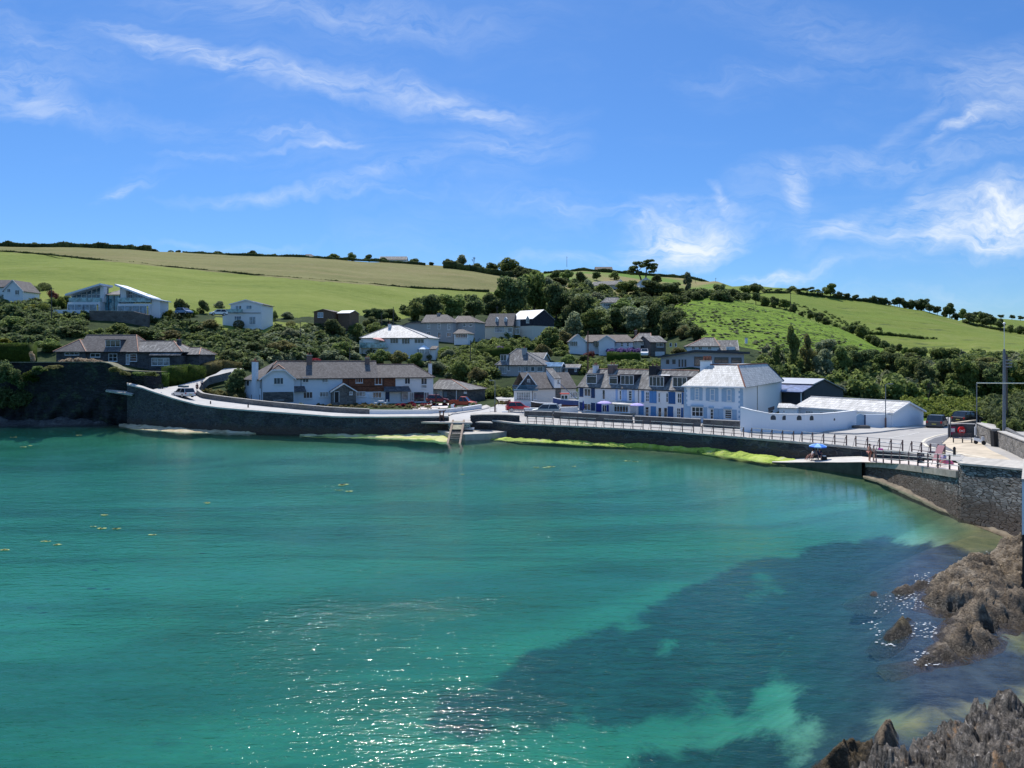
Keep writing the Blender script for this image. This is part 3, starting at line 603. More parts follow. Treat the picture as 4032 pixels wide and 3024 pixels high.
mb.poly(rel([q(.05,.02), q(.95,.02), q(.95,.40), q(.05,.40)])); mb.poly(rel([q(.05,.4)-Vector((0,0,.1)), q(.95,.4)-Vector((0,0,.1)), q(.95,.4), q(.05,.4)])); mb.build('deck', plain('algae stained boards', (.27,.25,.17), .9, .3, 2), e)
for k in (.53, .60, .67, .74, .82): mb = MB(); mb.tube(rel([q(.02,k), q(.98,k)]), .08); mb.build('rung', M_WOOD, e)
# right slipway slab and sloping ramp
RW = [(3393,73.0,1.30),(3450,70.6,1.60),(3500,68.2,1.85),(3545,66,2.10),(3600,62.8,2.42),(3650,60,2.70),(3710,57,3.0),(3772,54.6,3.22)]
RB = [(3393,77.0,1.30),(3440,75.6,1.36),(3500,73,1.5),(3550,70.5,1.75),(3600,68.6,2.05),(3650,66.4,2.36),(3690,64.8,2.55),(3772,60.5,2.95)]
M_RAMP = plain('pale pinkish concrete ramp', (.56, .49, .43), .9, .12, .9, bump=.2)
mb = MB(); SLB = [(3040,81.9,.05),(3100,80.9,.16),(3200,78.3,.55),(3300,75.3,.95),(3393,73.0,1.30)]; SLK = [(3040,85.4,.05),(3100,83.4,.16),(3200,81.6,.55),(3300,79.4,.95),(3393,77.2,1.30)]
mb.loft([V3(q) for q in SLB], [V3(q) for q in SLK]); sf = MB(); sf.loft([V3(q, -.1) - Vector((0,0,q[2]+.7)) for q in SLB], [V3(q, -.004) for q in SLB]); sf.poly([V3(SLB[-1], -.15) - Vector((0,0,3)), V3(SLB[-1], -.004), V3(SLK[-1]), V3(SLK[-1]) - Vector((0,0,3))]); o = sf.build('slipway_face', plain('green black slipway face', (.06,.065,.045), .9, .4, 1, bump=.5)); tag(o, kind='structure'); x = SLB[0]; mb.poly([V3(x), V3(x) - Vector((0,0,2)), V3(SLK[0]) - Vector((0,0,2)), V3(SLK[0])])
o = mb.build('slipway', [M_CONC2]); tag(o, kind='structure')
mb = MB(); mb.loft([V3(q) for q in RW], [V3(q) for q in RB]); o = mb.build('ramp', M_RAMP); tag(o, kind='structure')
# right rough stone wall with ramp kerb
BL = [(3393,73.4),(3459,70.4),(3530,66.5),(3601,62.4),(3690,57.6),(3780,53.5),(3900,50.6),(4032,47.4),(4400,41),(5200,33)]
e = empty('sea_wall', V3((3650,60,0)), label='tall rough slate sea wall below the ramp, lit by the sun on the right', cat='sea wall'); off = e.location
mb = MB(); pa, pb = [], []
for px in list(range(3393, 3780, 14)) + [3779, 3800]:
 D0 = np.interp(px, [b[0] for b in BL], [b[1] for b in BL]); ra = np.array(RW, float); dt = np.interp(px, ra[:, 0], ra[:, 1]); zt = np.interp(px, ra[:, 0], ra[:, 2])
 xb = X(px, D0); pa.append(Vector((xb, D0, -1.5))); pb.append(Vector((max(xb + .3, X(px, dt)), dt, zt - .36)))
mb.loft(rel(pa), rel(pb)); mb.poly(rel([pa[0], pb[0], pb[0] + Vector((0, 4.2, 0)), pa[0] + Vector((0, 4.2, 0))])); mb.build('wall', M_SEAWALL, e)
ra = [Vector((p.x, p.y, p.z)) for p in pb]
mb = MB(); o1 = [p + Vector((-.14, 0, -.12)) for p in ra]; o2 = [p + Vector((-.14, 0, .38)) for p in ra]; o3 = [p + Vector((.3, 0, .38)) for p in ra]
mb.loft(rel(o1), rel(o2)); mb.loft(rel(o2), rel(o3)); mb.loft(rel(ra), rel(o1)); mb.poly(rel([o1[0], o2[0], o3[0], o3[0] - Vector((0,0,.5))])); mb.build('kerb_beam', plain('rust stained concrete', (.40,.34,.27), .9, .3, 1.5, bump=.4), e)
# near parapet wall
e = empty('parapet_wall', V3((3900,50,0)), label='high rough slate parapet wall with sloping concrete top at the right edge', cat='sea wall'); off = e.location
mb = MB(); mc = MB(); lo_, hi, bk, bd = [], [], [], []
for px, D0 in [(3768,53.9),(3779,53.5),(3840,52),(3900,50.6),(3966,49),(4032,47.4),(4400,41),(5200,33)]:
 xb = X(px, D0); zt = np.interp(px, [3779, 4032, 5200], [3.78, 4.28, 5.2]); lo_.append(Vector((xb, D0, -1.5))); hi.append(Vector((xb + .35, D0 + .3, zt)))
for p in hi: bk.append(p + Vector((1.0, 1.0, .30))); bd.append(p + Vector((1.0, 1.0, -2)))
mb.loft(rel(lo_), rel(hi)); mb.loft(rel(bk), rel(bd)); mb.poly(rel([lo_[0], hi[0], bk[0], bd[0]])); mb.build('wall', M_SEAWALL, e)
u_ = Vector((0,0,.13)); s_ = Vector((-.1, -.05, 0)); f0 = [p + s_ for p in hi]
mc.loft(rel(f0), rel([p + u_ for p in f0])); mc.loft(rel([p + u_ for p in f0]), rel([p + u_ + Vector((.05,.05,0)) for p in bk])); mc.loft(rel([p + u_ + Vector((.05,.05,0)) for p in bk]), rel(bk)); mc.poly(rel([f0[0], f0[0]+u_, bk[0]+u_, bk[0]])); mc.build('coping', M_CONC, e)
# road level on the right: rises to the parapet
mb = MB(); FR = [V3((3450,76.7,2.12)), V3((3540,74.4,2.2)), V3((3620,71,2.35)), V3((3690,67.4,2.55)), V3((3760,62.8,2.86)), V3((3800,57,3.1)), V3((4050,50,3.45)), V3((5000,36,4.3))]
BR = [V3((3450,104,2.14)), V3((3560,103,2.14)), V3((3650,110,2.14)), V3((3730,116,2.12)), V3((3790,115,2.12)), V3((3850,108,2.14)), V3((4200,84,2.5)), V3((5600,50,4.2))]
rows = [[f + (b - f) * k / 6 for k in range(7)] for f, b in zip(FR, BR)]
for k in range(6): mb.loft([r[k] for r in rows], [r[k+1] for r in rows])
o = mb.build('road', M_ROAD); tag(o, kind='structure')
def roadz(x, y):
 px = x / y * F + CX
 best = None
 for i in range(len(FR) - 1):
  for q_ in range(2): pass
 return 2.14 + max(0, (80 - y)) * .033 if y < 80 else 2.14
mb = MB()
# upper low wall beside the ramp (promenade wall continues): inner face handled by promenade wall
# ---------------------------------------------------------------- garden wall and cliff, far left
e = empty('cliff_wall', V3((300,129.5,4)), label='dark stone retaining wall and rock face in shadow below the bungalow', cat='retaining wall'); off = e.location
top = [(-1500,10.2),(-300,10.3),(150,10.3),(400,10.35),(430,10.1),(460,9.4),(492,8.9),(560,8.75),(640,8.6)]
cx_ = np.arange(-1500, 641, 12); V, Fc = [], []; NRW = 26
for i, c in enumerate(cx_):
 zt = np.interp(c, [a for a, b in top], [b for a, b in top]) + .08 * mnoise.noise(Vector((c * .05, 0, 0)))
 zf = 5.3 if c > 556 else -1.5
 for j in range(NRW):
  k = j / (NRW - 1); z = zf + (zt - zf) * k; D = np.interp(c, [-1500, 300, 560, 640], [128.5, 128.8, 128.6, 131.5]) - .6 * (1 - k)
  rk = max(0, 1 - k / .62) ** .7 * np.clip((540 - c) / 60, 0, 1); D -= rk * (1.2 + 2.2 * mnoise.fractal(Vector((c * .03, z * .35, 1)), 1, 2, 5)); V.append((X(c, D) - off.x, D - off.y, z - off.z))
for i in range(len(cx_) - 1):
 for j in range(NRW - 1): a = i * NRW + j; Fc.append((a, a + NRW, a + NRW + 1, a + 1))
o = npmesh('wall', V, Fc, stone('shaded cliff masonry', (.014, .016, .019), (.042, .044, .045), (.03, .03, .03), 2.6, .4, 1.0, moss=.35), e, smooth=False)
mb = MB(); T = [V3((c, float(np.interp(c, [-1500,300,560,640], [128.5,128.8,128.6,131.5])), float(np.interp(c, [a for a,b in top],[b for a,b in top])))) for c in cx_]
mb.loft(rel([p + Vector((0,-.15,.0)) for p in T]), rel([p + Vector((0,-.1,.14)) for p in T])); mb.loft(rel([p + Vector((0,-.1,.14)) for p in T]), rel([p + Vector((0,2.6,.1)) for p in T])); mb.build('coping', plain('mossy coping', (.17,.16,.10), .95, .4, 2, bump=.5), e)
slab('stone_ledge', [V3(q) for q in [(415,127.2,5.7),(520,124.6,5.15),(532,125.6,5.4),(500,126.8,5.6),(420,128.4,5.8)]], .25, M_CONC, 'small sunlit flat ledge jutting from the shaded cliff wall', 'ledge')
# ---------------------------------------------------------------- algae covered shelves at the foot of the walls
def shelf(name, inner, outer, mat, seed=0):
 n = 9; cols_ = np.arange(inner[0][0], inner[-1][0], 5.0); V, Fq = [], []
 for c in cols_:
  di = np.interp(c, [q[0] for q in inner], [q[1] for q in inner]); zi = np.interp(c, [q[0] for q in inner], [q[2] for q in inner]); po = np.interp(c, [q[0] for q in outer], [q[1] for q in outer]); do = HC * F / (po - HY)
  for j in range(n):
   k = j / (n - 1); D = di + (do - di) * k; x = X(c, D); z = zi * (1 - k) ** 1.0 - .12 * k + .22 * mnoise.fractal(Vector((x * .6, D * .6, seed)), 1, 2, 4) * (1 - .5 * k); V.append((x, D, z))
 m_ = len(cols_)
 for i in range(m_ - 1):
  for j in range(n - 1): a = i * n + j; Fq.append((a, a + 1, a + n + 1, a + n))
 o = npmesh(name, V, Fq, mat, smooth=True); return o
t = NT('bright green weed'); p = t.pos(); n_ = t.noise(p, .9, 6, .75, .6, sc=(.5, 1.3, 1))
M_ALG = t.fin(t.ramp(n_, [(.34, (.06, .09, .02)), (.44, (.26, .36, .035)), (.56, (.42, .50, .08)), (.72, (.40, .40, .24))]), .8, t.bump(n_, .8, .3))
t = NT('tan rock ledge'); p = t.pos(); n_ = t.noise(p, .8, 6, .7, .3, sc=(.5, 1.3, 1))
M_TAN = t.fin(t.ramp(n_, [(.35, (.20, .15, .07)), (.5, (.46, .37, .22)), (.65, (.55, .47, .33))]), .85, t.bump(n_, .7, .3))
M_TANW = plain('wet brown footing', (.17,.135,.09), .8, .4, 1.2, bump=.5)
t = NT('tan and green weed ledge'); p = t.pos(); n_ = t.noise(p, .5, 6, .7, .3, sc=(.5, 1.3, 1))
M_ALG2 = t.fin(t.ramp(n_, [(.38, (.30, .36, .06)), (.5, (.46, .47, .18)), (.6, (.52, .46, .28))]), .85, t.bump(n_, .7, .3))
o = shelf('rock_ledge', [(468,127,.2),(560,121,.5),(700,117.4,.45),(900,113.6,.3),(1010,111.9,.1)], [(468,1682),(560,1692),(700,1702),(900,1706),(1010,1708)], M_TAN); tag(o, kind='structure')
o = shelf('weed_ledge', [(1180,110.4,.1),(1400,108.9,.22),(1600,108.5,.28),(1700,108.6,.5),(1745,108.2,.5),(1775,107,.1)], [(1180,1717),(1400,1722),(1560,1728),(1700,1738),(1745,1744),(1775,1744)], M_ALG2, 5); tag(o, kind='structure')
o = shelf('weed_bank', [(1880,104.6,.0),(1960,105.4,.12),(2060,103.8,.25),(2260,100.9,.22),(2600,94.6,.4),(2760,91.2,.45),(2900,87.4,.55),(3050,84.0,.4),(3180,81,.2)], [(1880,1731),(1960,1731),(2060,1735),(2260,1747),(2552,1762),(2750,1780),(2917,1803),(3008,1819),(3100,1826),(3180,1826)], M_ALG, 9); tag(o, kind='structure')
o = shelf('wall_foot', [(3398,73.5,.12),(3459,70.6,.25),(3601,62.8,.22),(3700,57.4,.12),(3900,50.8,.1),(4060,47.2,.1)], [(3398,1878),(3459,1895),(3601,1958),(3700,2006),(3900,2086),(4060,2150)], M_TANW, 3); tag(o, kind='structure')
# ---------------------------------------------------------------- rocks
def rockfield(name, poly, x0, x1, y0, y1, step, hfun, mat, parent=None, label=None, cat='rocks', kind=None, seed=0):
 xs = np.arange(x0, x1, step); ys = np.arange(y0, y1, step); XG, YG = np.meshgrid(xs, ys, indexing='ij')
 ins = inpoly(XG, YG, poly); d = np.full(XG.shape, 1e9)
 for i in range(len(poly)):
  ax, ay = poly[i]; bx, by = poly[(i+1) % len(poly)]; vx, vy = bx - ax, by - ay; L2 = vx*vx + vy*vy + 1e-9
  tq = np.clip(((XG-ax)*vx + (YG-ay)*vy) / L2, 0, 1); d = np.minimum(d, np.hypot(XG-ax-tq*vx, YG-ay-tq*vy))
 sd = np.where(ins, d, -d); Z = hfun(XG, YG, sd)
 nx, ny = XG.shape; i_, j_ = np.meshgrid(np.arange(nx-1), np.arange(ny-1), indexing='ij'); a = i_*ny + j_
 Fq = np.stack([a, a+ny, a+ny+1, a+1], -1).reshape(-1, 4); keep = (Z.reshape(-1)[Fq].max(1) > -.6); Fq = Fq[keep]
 c = Vector((float(np.mean([q[0] for q in poly])), float(np.mean([q[1] for q in poly])), 0))
 Vv = np.stack([XG - c.x, YG - c.y, Z], -1).reshape(-1, 3); used = np.unique(Fq); mp = np.full(len(Vv), -1); mp[used] = np.arange(len(used))
 o = npmesh(name, Vv[used], mp[Fq], mat); o.location = c; tag(o, label, cat, kind=kind); return o
def fn(XG, YG, sx, sy, seed, oct_=5, ridged=False):
 f = mnoise.ridged_multi_fractal if ridged else None
 if ridged: return np.array([mnoise.ridged_multi_fractal(Vector((a*sx, b*sy, seed)), .9, 2.1, oct_, .9, 2) for a, b in zip(XG.ravel(), YG.ravel())]).reshape(XG.shape)
 return np.array([mnoise.fractal(Vector((a*sx, b*sy, seed)), .85, 2.1, oct_) for a, b in zip(XG.ravel(), YG.ravel())]).reshape(XG.shape)
def wpoly(l): return [((px - CX) * HC / (py - HY), HC * F / (py - HY)) for px, py in l]
def rockmat(name, c1, c2, c3, wet, sc=1.6):
 t = NT(name); p = t.pos(); n = t.noise(p, sc, 8, .7, .3, sc=(1, .6, 1)); v = t.vor(p, 2.3, 'DISTANCE_TO_EDGE', sc=(1.3, .35, 1.6))
 col = t.ramp(n, [(.3, c1), (.5, c2), (.68, c3)]); col = t.mix(t.math('SUBTRACT', 1.0, t.math('ADD', t.sstep(v, 0, .04), .35, clamp=True)), col, tuple(q * .4 for q in c1))
 sz = t.N.new('ShaderNodeSeparateXYZ'); t.L.new(p, sz.inputs[0]); w = t.math('SUBTRACT', 1.0, t.sstep(t.math('ADD', sz.outputs[2], t.math('MULTIPLY', t.noise(p, 1.5, 4), -.5)), -.15, .12))
 col = t.mix(t.math('MULTIPLY', w, .8), col, wet); g = t.noise(p, 9, 4, .7)
 return t.fin(col, t.math('SUBTRACT', .85, t.math('MULTIPLY', w, .45)), t.bump(t.math('ADD', t.math('ADD', t.math('MULTIPLY', n, 1.2), t.math('MULTIPLY', t.noise(p, 3.5, 6, .75, .5, sc=(2.2, .6, 2.0)), 1.4)), t.math('MULTIPLY', g, .5)), 1.0, .3))
M_ROCK = rockmat('brown shore rock', (.085, .064, .046), (.28, .22, .155), (.54, .44, .32), (.045, .035, .025))
def h_shore(XG, YG, sd):
 n = fn(XG, YG, .5, .33, 2.2); r = fn(XG + YG * .35, YG, 1.5, .45, 7, 5, True); up = np.clip((XG - 20.5) * .075, 0, 1.5)
 base = np.clip(sd, -3, 1.2) * .42 + np.clip(sd - .4, 0, 3) * .10 + up * np.clip(sd / 2.5, 0, 1); q_ = fn(XG + YG * .6, YG, .8, .5, 11, 3) * 5; n3 = (np.floor(q_) + np.clip((q_ - np.floor(q_)) * 4, 0, 1)) / 5 * .75
 r2 = fn(XG + YG * .5, YG, 2.6, .8, 17, 5, True)
 return base + (n * .45 + (r - 1.2) * .34 + n3 + (r2 - 1.1) * .30) * np.clip(sd / 1.0 + .25, 0, 1) - .05
shore = wpoly([(4400,2080),(4032,2150),(3980,2130),(3915,2175),(3860,2215),(3800,2225),(3730,2243),(3690,2262),(3640,2285),(3628,2340),(3618,2392),(3660,2400),(3690,2412),(3760,2418),(3735,2440),(3700,2470),(3695,2500),(3710,2520),(3668,2545),(3650,2580),(3610,2600),(3680,2606),(3740,2600),(3800,2590),(3850,2575),(3925,2545),(3945,2505),(4032,2455),(4500,2400)])
rockfield('shore_rocks', shore, 12, 42, 25, 55, .12, h_shore, M_ROCK, label='jagged brown shore rocks below the sea wall on the right', cat='rocks')
def h_small(k=.75, s=1.0):
 def f(XG, YG, sd): return np.clip(sd, -3, .8) * k + fn(XG, YG, 1.6, .9, 5) * .3 * np.clip(sd + .4, 0, 1) * s + (fn(XG, YG, 3, 1.2, 8, 4, True) - 1.1) * .12 * np.clip(sd + .2, 0, 1)
 return f
rockfield('rock_islet', wpoly([(3478,2512),(3500,2480),(3530,2455),(3560,2430),(3590,2437),(3588,2462),(3590,2490),(3560,2508),(3530,2522),(3500,2526)]), 13, 19.5, 28.6, 35, .08, h_small(1.0), rockmat('weedy rock', (.05,.042,.028), (.13,.105,.06), (.21,.17,.10), (.03,.025,.018)), label='small weed covered rock standing alone in the water', cat='rock')
rockfield('rock_reef', wpoly([(3500,2330),(3540,2315),(3600,2302),(3650,2292),(3640,2315),(3600,2332),(3550,2338),(3510,2340)]), 16, 23, 35, 40, .08, h_small(.7), M_ROCK, label='low narrow reef of rock reaching out from the shore rocks', cat='rock')
rockfield('rock_tip', wpoly([(3412,2345),(3425,2330),(3450,2328),(3462,2340),(3440,2350)]), 14.5, 19, 34, 39, .08, h_small(.6), M_ROCK, label='tiny rock tip breaking the surface beyond the reef', cat='rock')
rockfield('rock_tip', wpoly([(3600,2620),(3625,2606),(3650,2606),(3640,2622)]), 14, 17, 26.5, 30, .07, h_small(.6), M_ROCK, label='tiny dark rock tip at the point of the lower shore rocks', cat='rock')
# far-left rocks under the cliff
rockfield('shore_rocks', wpoly([(-600,1676),(-100,1682),(60,1678),(200,1681),(330,1677),(440,1671),(430,1666),(300,1660),(100,1656),(-600,1650)]), -112, -60, 118, 137, .4, lambda XG, YG, sd: np.clip(sd, -4, 1.5) * .45 + fn(XG, YG, .35, .5, 6) * .8 * np.clip(sd + .3, 0, 1) + .05, rockmat('dark wet shore rock', (.04,.04,.04), (.10,.10,.095), (.22,.21,.19), (.05,.05,.045)), label='dark low rocks at the foot of the shaded cliff', cat='rocks')
# foreground slate outcrop
t = NT('split slate'); p = t.pos(); n = t.noise(p, 2.0, 7, .7, .4, sc=(2.2, .5, .5)); n2 = t.noise(p, 7, 6, .75, sc=(2.2, .7, .5)); n5 = t.noise(p, 1.1, 5, .7)
col = t.ramp(n2, [(.38, (.018, .014, .011)), (.5, (.080, .066, .052)), (.60, (.17, .145, .12)), (.68, (.48, .43, .37))])
col = t.mix(t.math('MULTIPLY', t.sstep(n5, .60, .70), .7), col, (.30, .16, .06)); col = t.mix(t.math('MULTIPLY', t.sstep(t.noise(p, 1.4, 5, .7, .2), .58, .66), .35), col, (.24, .20, .16))
M_SLATE = t.fin(col, .6, t.bump(t.math('ADD', t.math('MULTIPLY', n, 2), n2), 1.0, .12), spec=.5)
ZT = [(2900,.2),(3150,.35),(3250,.75),(3330,.95),(3380,1.15),(3440,1.55),(3500,1.6),(3560,1.75),(3620,2.05),(3720,2.4),(3780,2.45),(3895,2.85),(3960,2.7),(4032,2.85),(4400,3.4)]
def h_slate(XG, YG, sd):
 px = XG / YG * F + CX; zt = np.interp(XG / 20 * F + CX, [a for a, b in ZT], [b for a, b in ZT])
 r = fn(XG + YG * .12, YG, 5.0, .55, 4, 5, True); n = fn(XG, YG, .8, .5, 9); c = fn(XG + YG * .1, YG, 2.0, .9, 14, 3)
 stp = np.round(c * 4) / 4
 body = zt - .6 + (20.4 - YG) * .13; fall = np.clip((YG - 20.1) * 2.2, 0, 6); side = np.clip((8.2 - XG) * .6, 0, 4)
 return body - fall - side + (r - 1.15) * .26 + n * .45 + stp * .55
rockfield('slate_outcrop', [(6,9),(17,9),(17,22),(6,22)], 6.6, 16, 12.5, 21.6, .05, h_slate, M_SLATE, label='dark upright slate outcrop in the bottom right corner', cat='rock')
rockfield('weedy_boulders', wpoly([(3150,3080),(3230,2990),(3330,2945),(3440,2935),(3480,2960),(3400,3100)]), 6, 10.5, 19, 23.5, .05, lambda XG, YG, sd: np.clip(sd, -3, .7) * 1.1 + fn(XG, YG, 2.2, 1.8, 5) * .35 * np.clip(sd + .4, 0, 1), rockmat('brown weedy boulders', (.045,.036,.02), (.13,.095,.05), (.30,.22,.13), (.05,.035,.02), 5), label='brown weed covered boulders left of the slate outcrop', cat='rock')
rockfield('boulder', wpoly([(3440,2960),(3445,2895),(3480,2870),(3530,2878),(3540,2930),(3500,2980)]), 9.5, 12.5, 20.5, 24.5, .05, lambda XG, YG, sd: np.clip(sd, -3, .6) * 2.2 + fn(XG, YG, 1.8, 1.8, 25) * .3 * np.clip(sd + .4, 0, 1), rockmat('tan boulder', (.16,.12,.08), (.27,.20,.13), (.36,.28,.19), (.06,.045,.03), 3), label='rounded tan boulder behind the slate outcrop', cat='rock')
# ---------------------------------------------------------------- building kit
GL = glassm('window glass', (.030, .038, .048)); GLB = glassm('blue window glass', (.10, .17, .24), .04); GLC = glassm('curtained window', (.28, .29, .29), .15)
GLG = glassm('pale green balcony glass', (.20, .34, .36), .05)
M_FRAME = plain('white window frame', (.78, .78, .77), .5, .03, 2); M_FRDK = plain('dark window frame', (.05, .05, .055), .5, .1, 2)
M_BARGE = plain('white bargeboard', (.78, .78, .78), .6, .04, 2)
M_GUT = plain('black gutter', (.02, .02, .022), .5, .1, 2)
M_RIDGE = plain('terracotta ridge tile', (.55, .30, .20), .85, .25, 3); M_RIDGEG = plain('grey ridge tile', (.30, .28, .26), .85, .2, 3)
M_BRICK = brickm('chimney brick', (.17, .07, .05), (.25, .12, .08), (.25, .22, .2), .22, .08)
M_POT = plain('chimney pot', (.34, .13, .08), .85, .2, 3)
M_REND = render_wall('white render', (.78, .78, .77), .25); M_BLUER = render_wall('pale blue white render', (.74, .79, .84), .15); M_GREYR = render_wall('grey render', (.40, .40, .39), .3); M_CREAM = render_wall('cream render', (.66, .62, .52), .25)
M_SL1 = slate('brown grey slate', (.115, .102, .095), (.19, .172, .16)); M_SL2 = slate('dark slate', (.085, .085, .092), (.155, .155, .165)); M_SL3 = slate('weathered pale slate', (.40, .385, .355), (.66, .635, .595), .34, .65, .32)
M_SL4 = slate('lichened slate', (.115, .11, .105), (.22, .21, .20), .3, .42); M_TILE = slate('brown concrete tile', (.125, .105, .09), (.19, .16, .14), .36)
M_HUNG = slate('red hung tile', (.16, .065, .038), (.25, .105, .06), .3); M_CLAD = slate('black slate cladding', (.030, .035, .045), (.05, .055, .07), .3)
M_TIMB = plain('brown timber boards', (.15, .10, .065), .85, .25, 3)
M_METR = plain('zinc roof sheet', (.34, .355, .38), .5, .08, .6, metal=.3)
M_LEAD = plain('dark flat roof', (.06, .065, .075), .6, .12, 1)
ZOOM = {1: (0,900,2.765), 3: (600,1100,2.765), 4: (900,1350,3.687), 5: (1300,1350,3.687), 6: (1350,1150,2.765), 7: (1900,1200,3.687), 8: (2450,1250,3.687), 9: (2200,1400,4.424), 10: (2600,1400,4.424), 11: (2950,1400,3.16), 12: (1600,900,1.8433), 13: (1950,1400,5.53), 0: (0,0,1)}
def zx(z, x): a = ZOOM[z]; return a[0] + x / a[2]
def zy(z, y): a = ZOOM[z]; return a[1] + y / a[2]
def q2(z, x, y): return zx(z, x), zy(z, y)
class House:
 def __init__(s, name, label, pl, Dl, pr, Dr, zg, cat='house', group=None):
  s.zg = zg; s.P0 = Vector((X(pl, Dl), Dl)); p1 = Vector((X(pr, Dr), Dr)); s.w = (p1 - s.P0).length; s.d = (p1 - s.P0) / s.w; s.n = Vector((-s.d.y, s.d.x))
  s.e = empty(name, (s.P0.x, s.P0.y, zg), math.atan2(s.d.y, s.d.x), label, cat, group)
 def uv(s, px, py, v=0.0):
  r = Vector(((px - CX) / F, 1.0)); t = (v + s.P0.dot(s.n)) / r.dot(s.n); q = r * t - s.P0
  return q.dot(s.d), HC - (py - HY) / F * t - s.zg
 def sv(s, px, py, u):
  r = Vector(((px - CX) / F, 1.0)); t = (u + s.P0.dot(s.d)) / r.dot(s.d); q = r * t - s.P0
  return q.dot(s.n), HC - (py - HY) / F * t - s.zg
 def fmap(s, v): return lambda a, o, z: (a, v - o, z)
 def rmap(s, u): return lambda a, o, z: (u + o, a, z)
 def lmap(s, u): return lambda a, o, z: (u - o, a, z)
def bx(mb, f, a0, a1, o0, o1, z0, z1, m=0):
 P8 = [f(a0,o0,z0), f(a1,o0,z0), f(a1,o1,z0), f(a0,o1,z0), f(a0,o0,z1), f(a1,o0,z1), f(a1,o1,z1), f(a0,o1,z1)]
 mb.add(P8, [(0,3,2,1),(4,5,6,7),(0,1,5,4),(1,2,6,5),(2,3,7,6),(3,0,4,7)], m)
def window(parent, f, a0, a1, z0, z1, nv=2, nh=1, glass=None, frame=None, name='window', fw=.085, sill=True, pane=True, out=.05, hfrac=None):
 mb = MB(); fr = frame or M_FRAME; g = glass or GL
 if a1 < a0: a0, a1 = a1, a0
 if z1 < z0: z0, z1 = z1, z0
 bx(mb, f, a0, a0+fw, -.03, out, z0, z1); bx(mb, f, a1-fw, a1, -.03, out, z0, z1); bx(mb, f, a0+fw, a1-fw, -.03, out, z0, z0+fw); bx(mb, f, a0+fw, a1-fw, -.03, out, z1-fw, z1)
 for i in range(1, nv): x = a0 + (a1-a0)*i/nv; bx(mb, f, x-fw*.38, x+fw*.38, -.03, out-.006, z0+fw, z1-fw)
 hs = [hfrac] if hfrac else [i/nh for i in range(1, nh)]
 for k in hs: z = z0 + (z1-z0)*k; bx(mb, f, a0+fw, a1-fw, -.03, out-.012, z-fw*.33, z+fw*.33)
 if sill: bx(mb, f, a0-.06, a1+.06, -.03, out+.08, z0-.07, z0-.004)
 if pane:
  o = mb.build(name, fr, parent); mp = MB(); mp.poly([f(a0+fw*.8, .012, z0+fw*.8), f(a1-fw*.8, .012, z0+fw*.8), f(a1-fw*.8, .012, z1-fw*.8), f(a0+fw*.8, .012, z1-fw*.8)]); mp.build('pane', g, o)
 else:
  mb.poly([f(a0+fw*.8, .012, z0+fw*.8), f(a1-fw*.8, .012, z0+fw*.8), f(a1-fw*.8, .012, z1-fw*.8), f(a0+fw*.8, .012, z1-fw*.8)], 1); o = mb.build(name, [fr, g], parent)
 return o
def wins(h, z, lst, v=0.0, parent=None, **kw):
 """windows on the front plane, measured in crop z: (x0,y0,x1,y1,nv,nh[,glass])"""
 for q in lst:
  u0, zt = h.uv(*q2(z, q[0], q[1]), v); u1, zb = h.uv(*q2(z, q[2], q[3]), v); u1b, zb = h.uv(*q2(z, (q[0]+q[2])/2, q[3]), v); _, zt = h.uv(*q2(z, (q[0]+q[2])/2, q[1]), v)
  k = dict(kw);
  if len(q) > 6 and q[6]: k['glass'] = q[6]
  window(parent or h.e, h.fmap(v), u0, u1, zb, zt, q[4], q[5], **k)
def swins(h, z, lst, u, parent=None, right=True, **kw):
 for q in lst:
  v0, zt = h.sv(*q2(z, q[0], q[1]), u); v1, zb = h.sv(*q2(z, q[2], q[3]), u)
  k = dict(kw)
  if len(q) > 6 and q[6]: k['glass'] = q[6]
  window(parent or h.e, (h.rmap if right else h.lmap)(u), v0, v1, zb, zt, q[4], q[5], **k)
def door(parent, f, a0, a1, z0, z1, mat, frame=None, name='door'):
 if a1 < a0: a0, a1 = a1, a0
 if z1 < z0: z0, z1 = z1, z0
 mb = MB(); w = .09; bx(mb, f, a0-w, a0, -.03, .05, z0, z1+w); bx(mb, f, a1, a1+w, -.03, .05, z0, z1+w); bx(mb, f, a0, a1, -.03, .05, z1, z1+w)
 bx(mb, f, a0, a1, -.02, .02, z0, z1, 1); n = 3
 for i in range(n): bx(mb, f, a0+.08, a1-.08, .02, .032, z0+.12+(z1-z0)*i/n, z0-.04+(z1-z0)*(i+1)/n, 1)
 o = mb.build(name, [frame or M_FRAME, mat], parent); mh = MB(); bx(mh, f, a1-.14, a1-.09, .03, .07, z0+(z1-z0)*.48, z0+(z1-z0)*.54); mh.build('handle', M_RIDGEG, o); return o
def doors(h, z, lst, v=0.0, parent=None):
 for (x0, y0, x1, y1, m) in lst:
  u0, zt = h.uv(*q2(z, x0, y0), v); u1, zb = h.uv(*q2(z, x1, y1), v); door(parent or h.e, h.fmap(v), u0, u1, max(zb, -.1), zt, m)
def body(h, u0, u1, v0, v1, ze, mat, z0=-1.2, gable=None, zr=None, rm=None, name='wall', mats=None, split=None):
 """box of walls; gable: 'x' (ends left/right) or 'y' (front/back); rm = ridge position across"""
 mb = MB()
 if gable == 'x':
  m_ = rm if rm is not None else (v0+v1)/2; mb.extr([(v0,z0),(v1,z0),(v1,ze),(m_,zr),(v0,ze)], 'x', u0, u1)
 elif gable == 'y':
  m_ = rm if rm is not None else (u0+u1)/2; mb.extr([(u0,z0),(u1,z0),(u1,ze),(m_,zr),(u0,ze)][::-1], 'y', v0, v1)
 else: mb.box(u0, u1, v0, v1, z0, ze)
 return mb.build(name, mat, h.e)
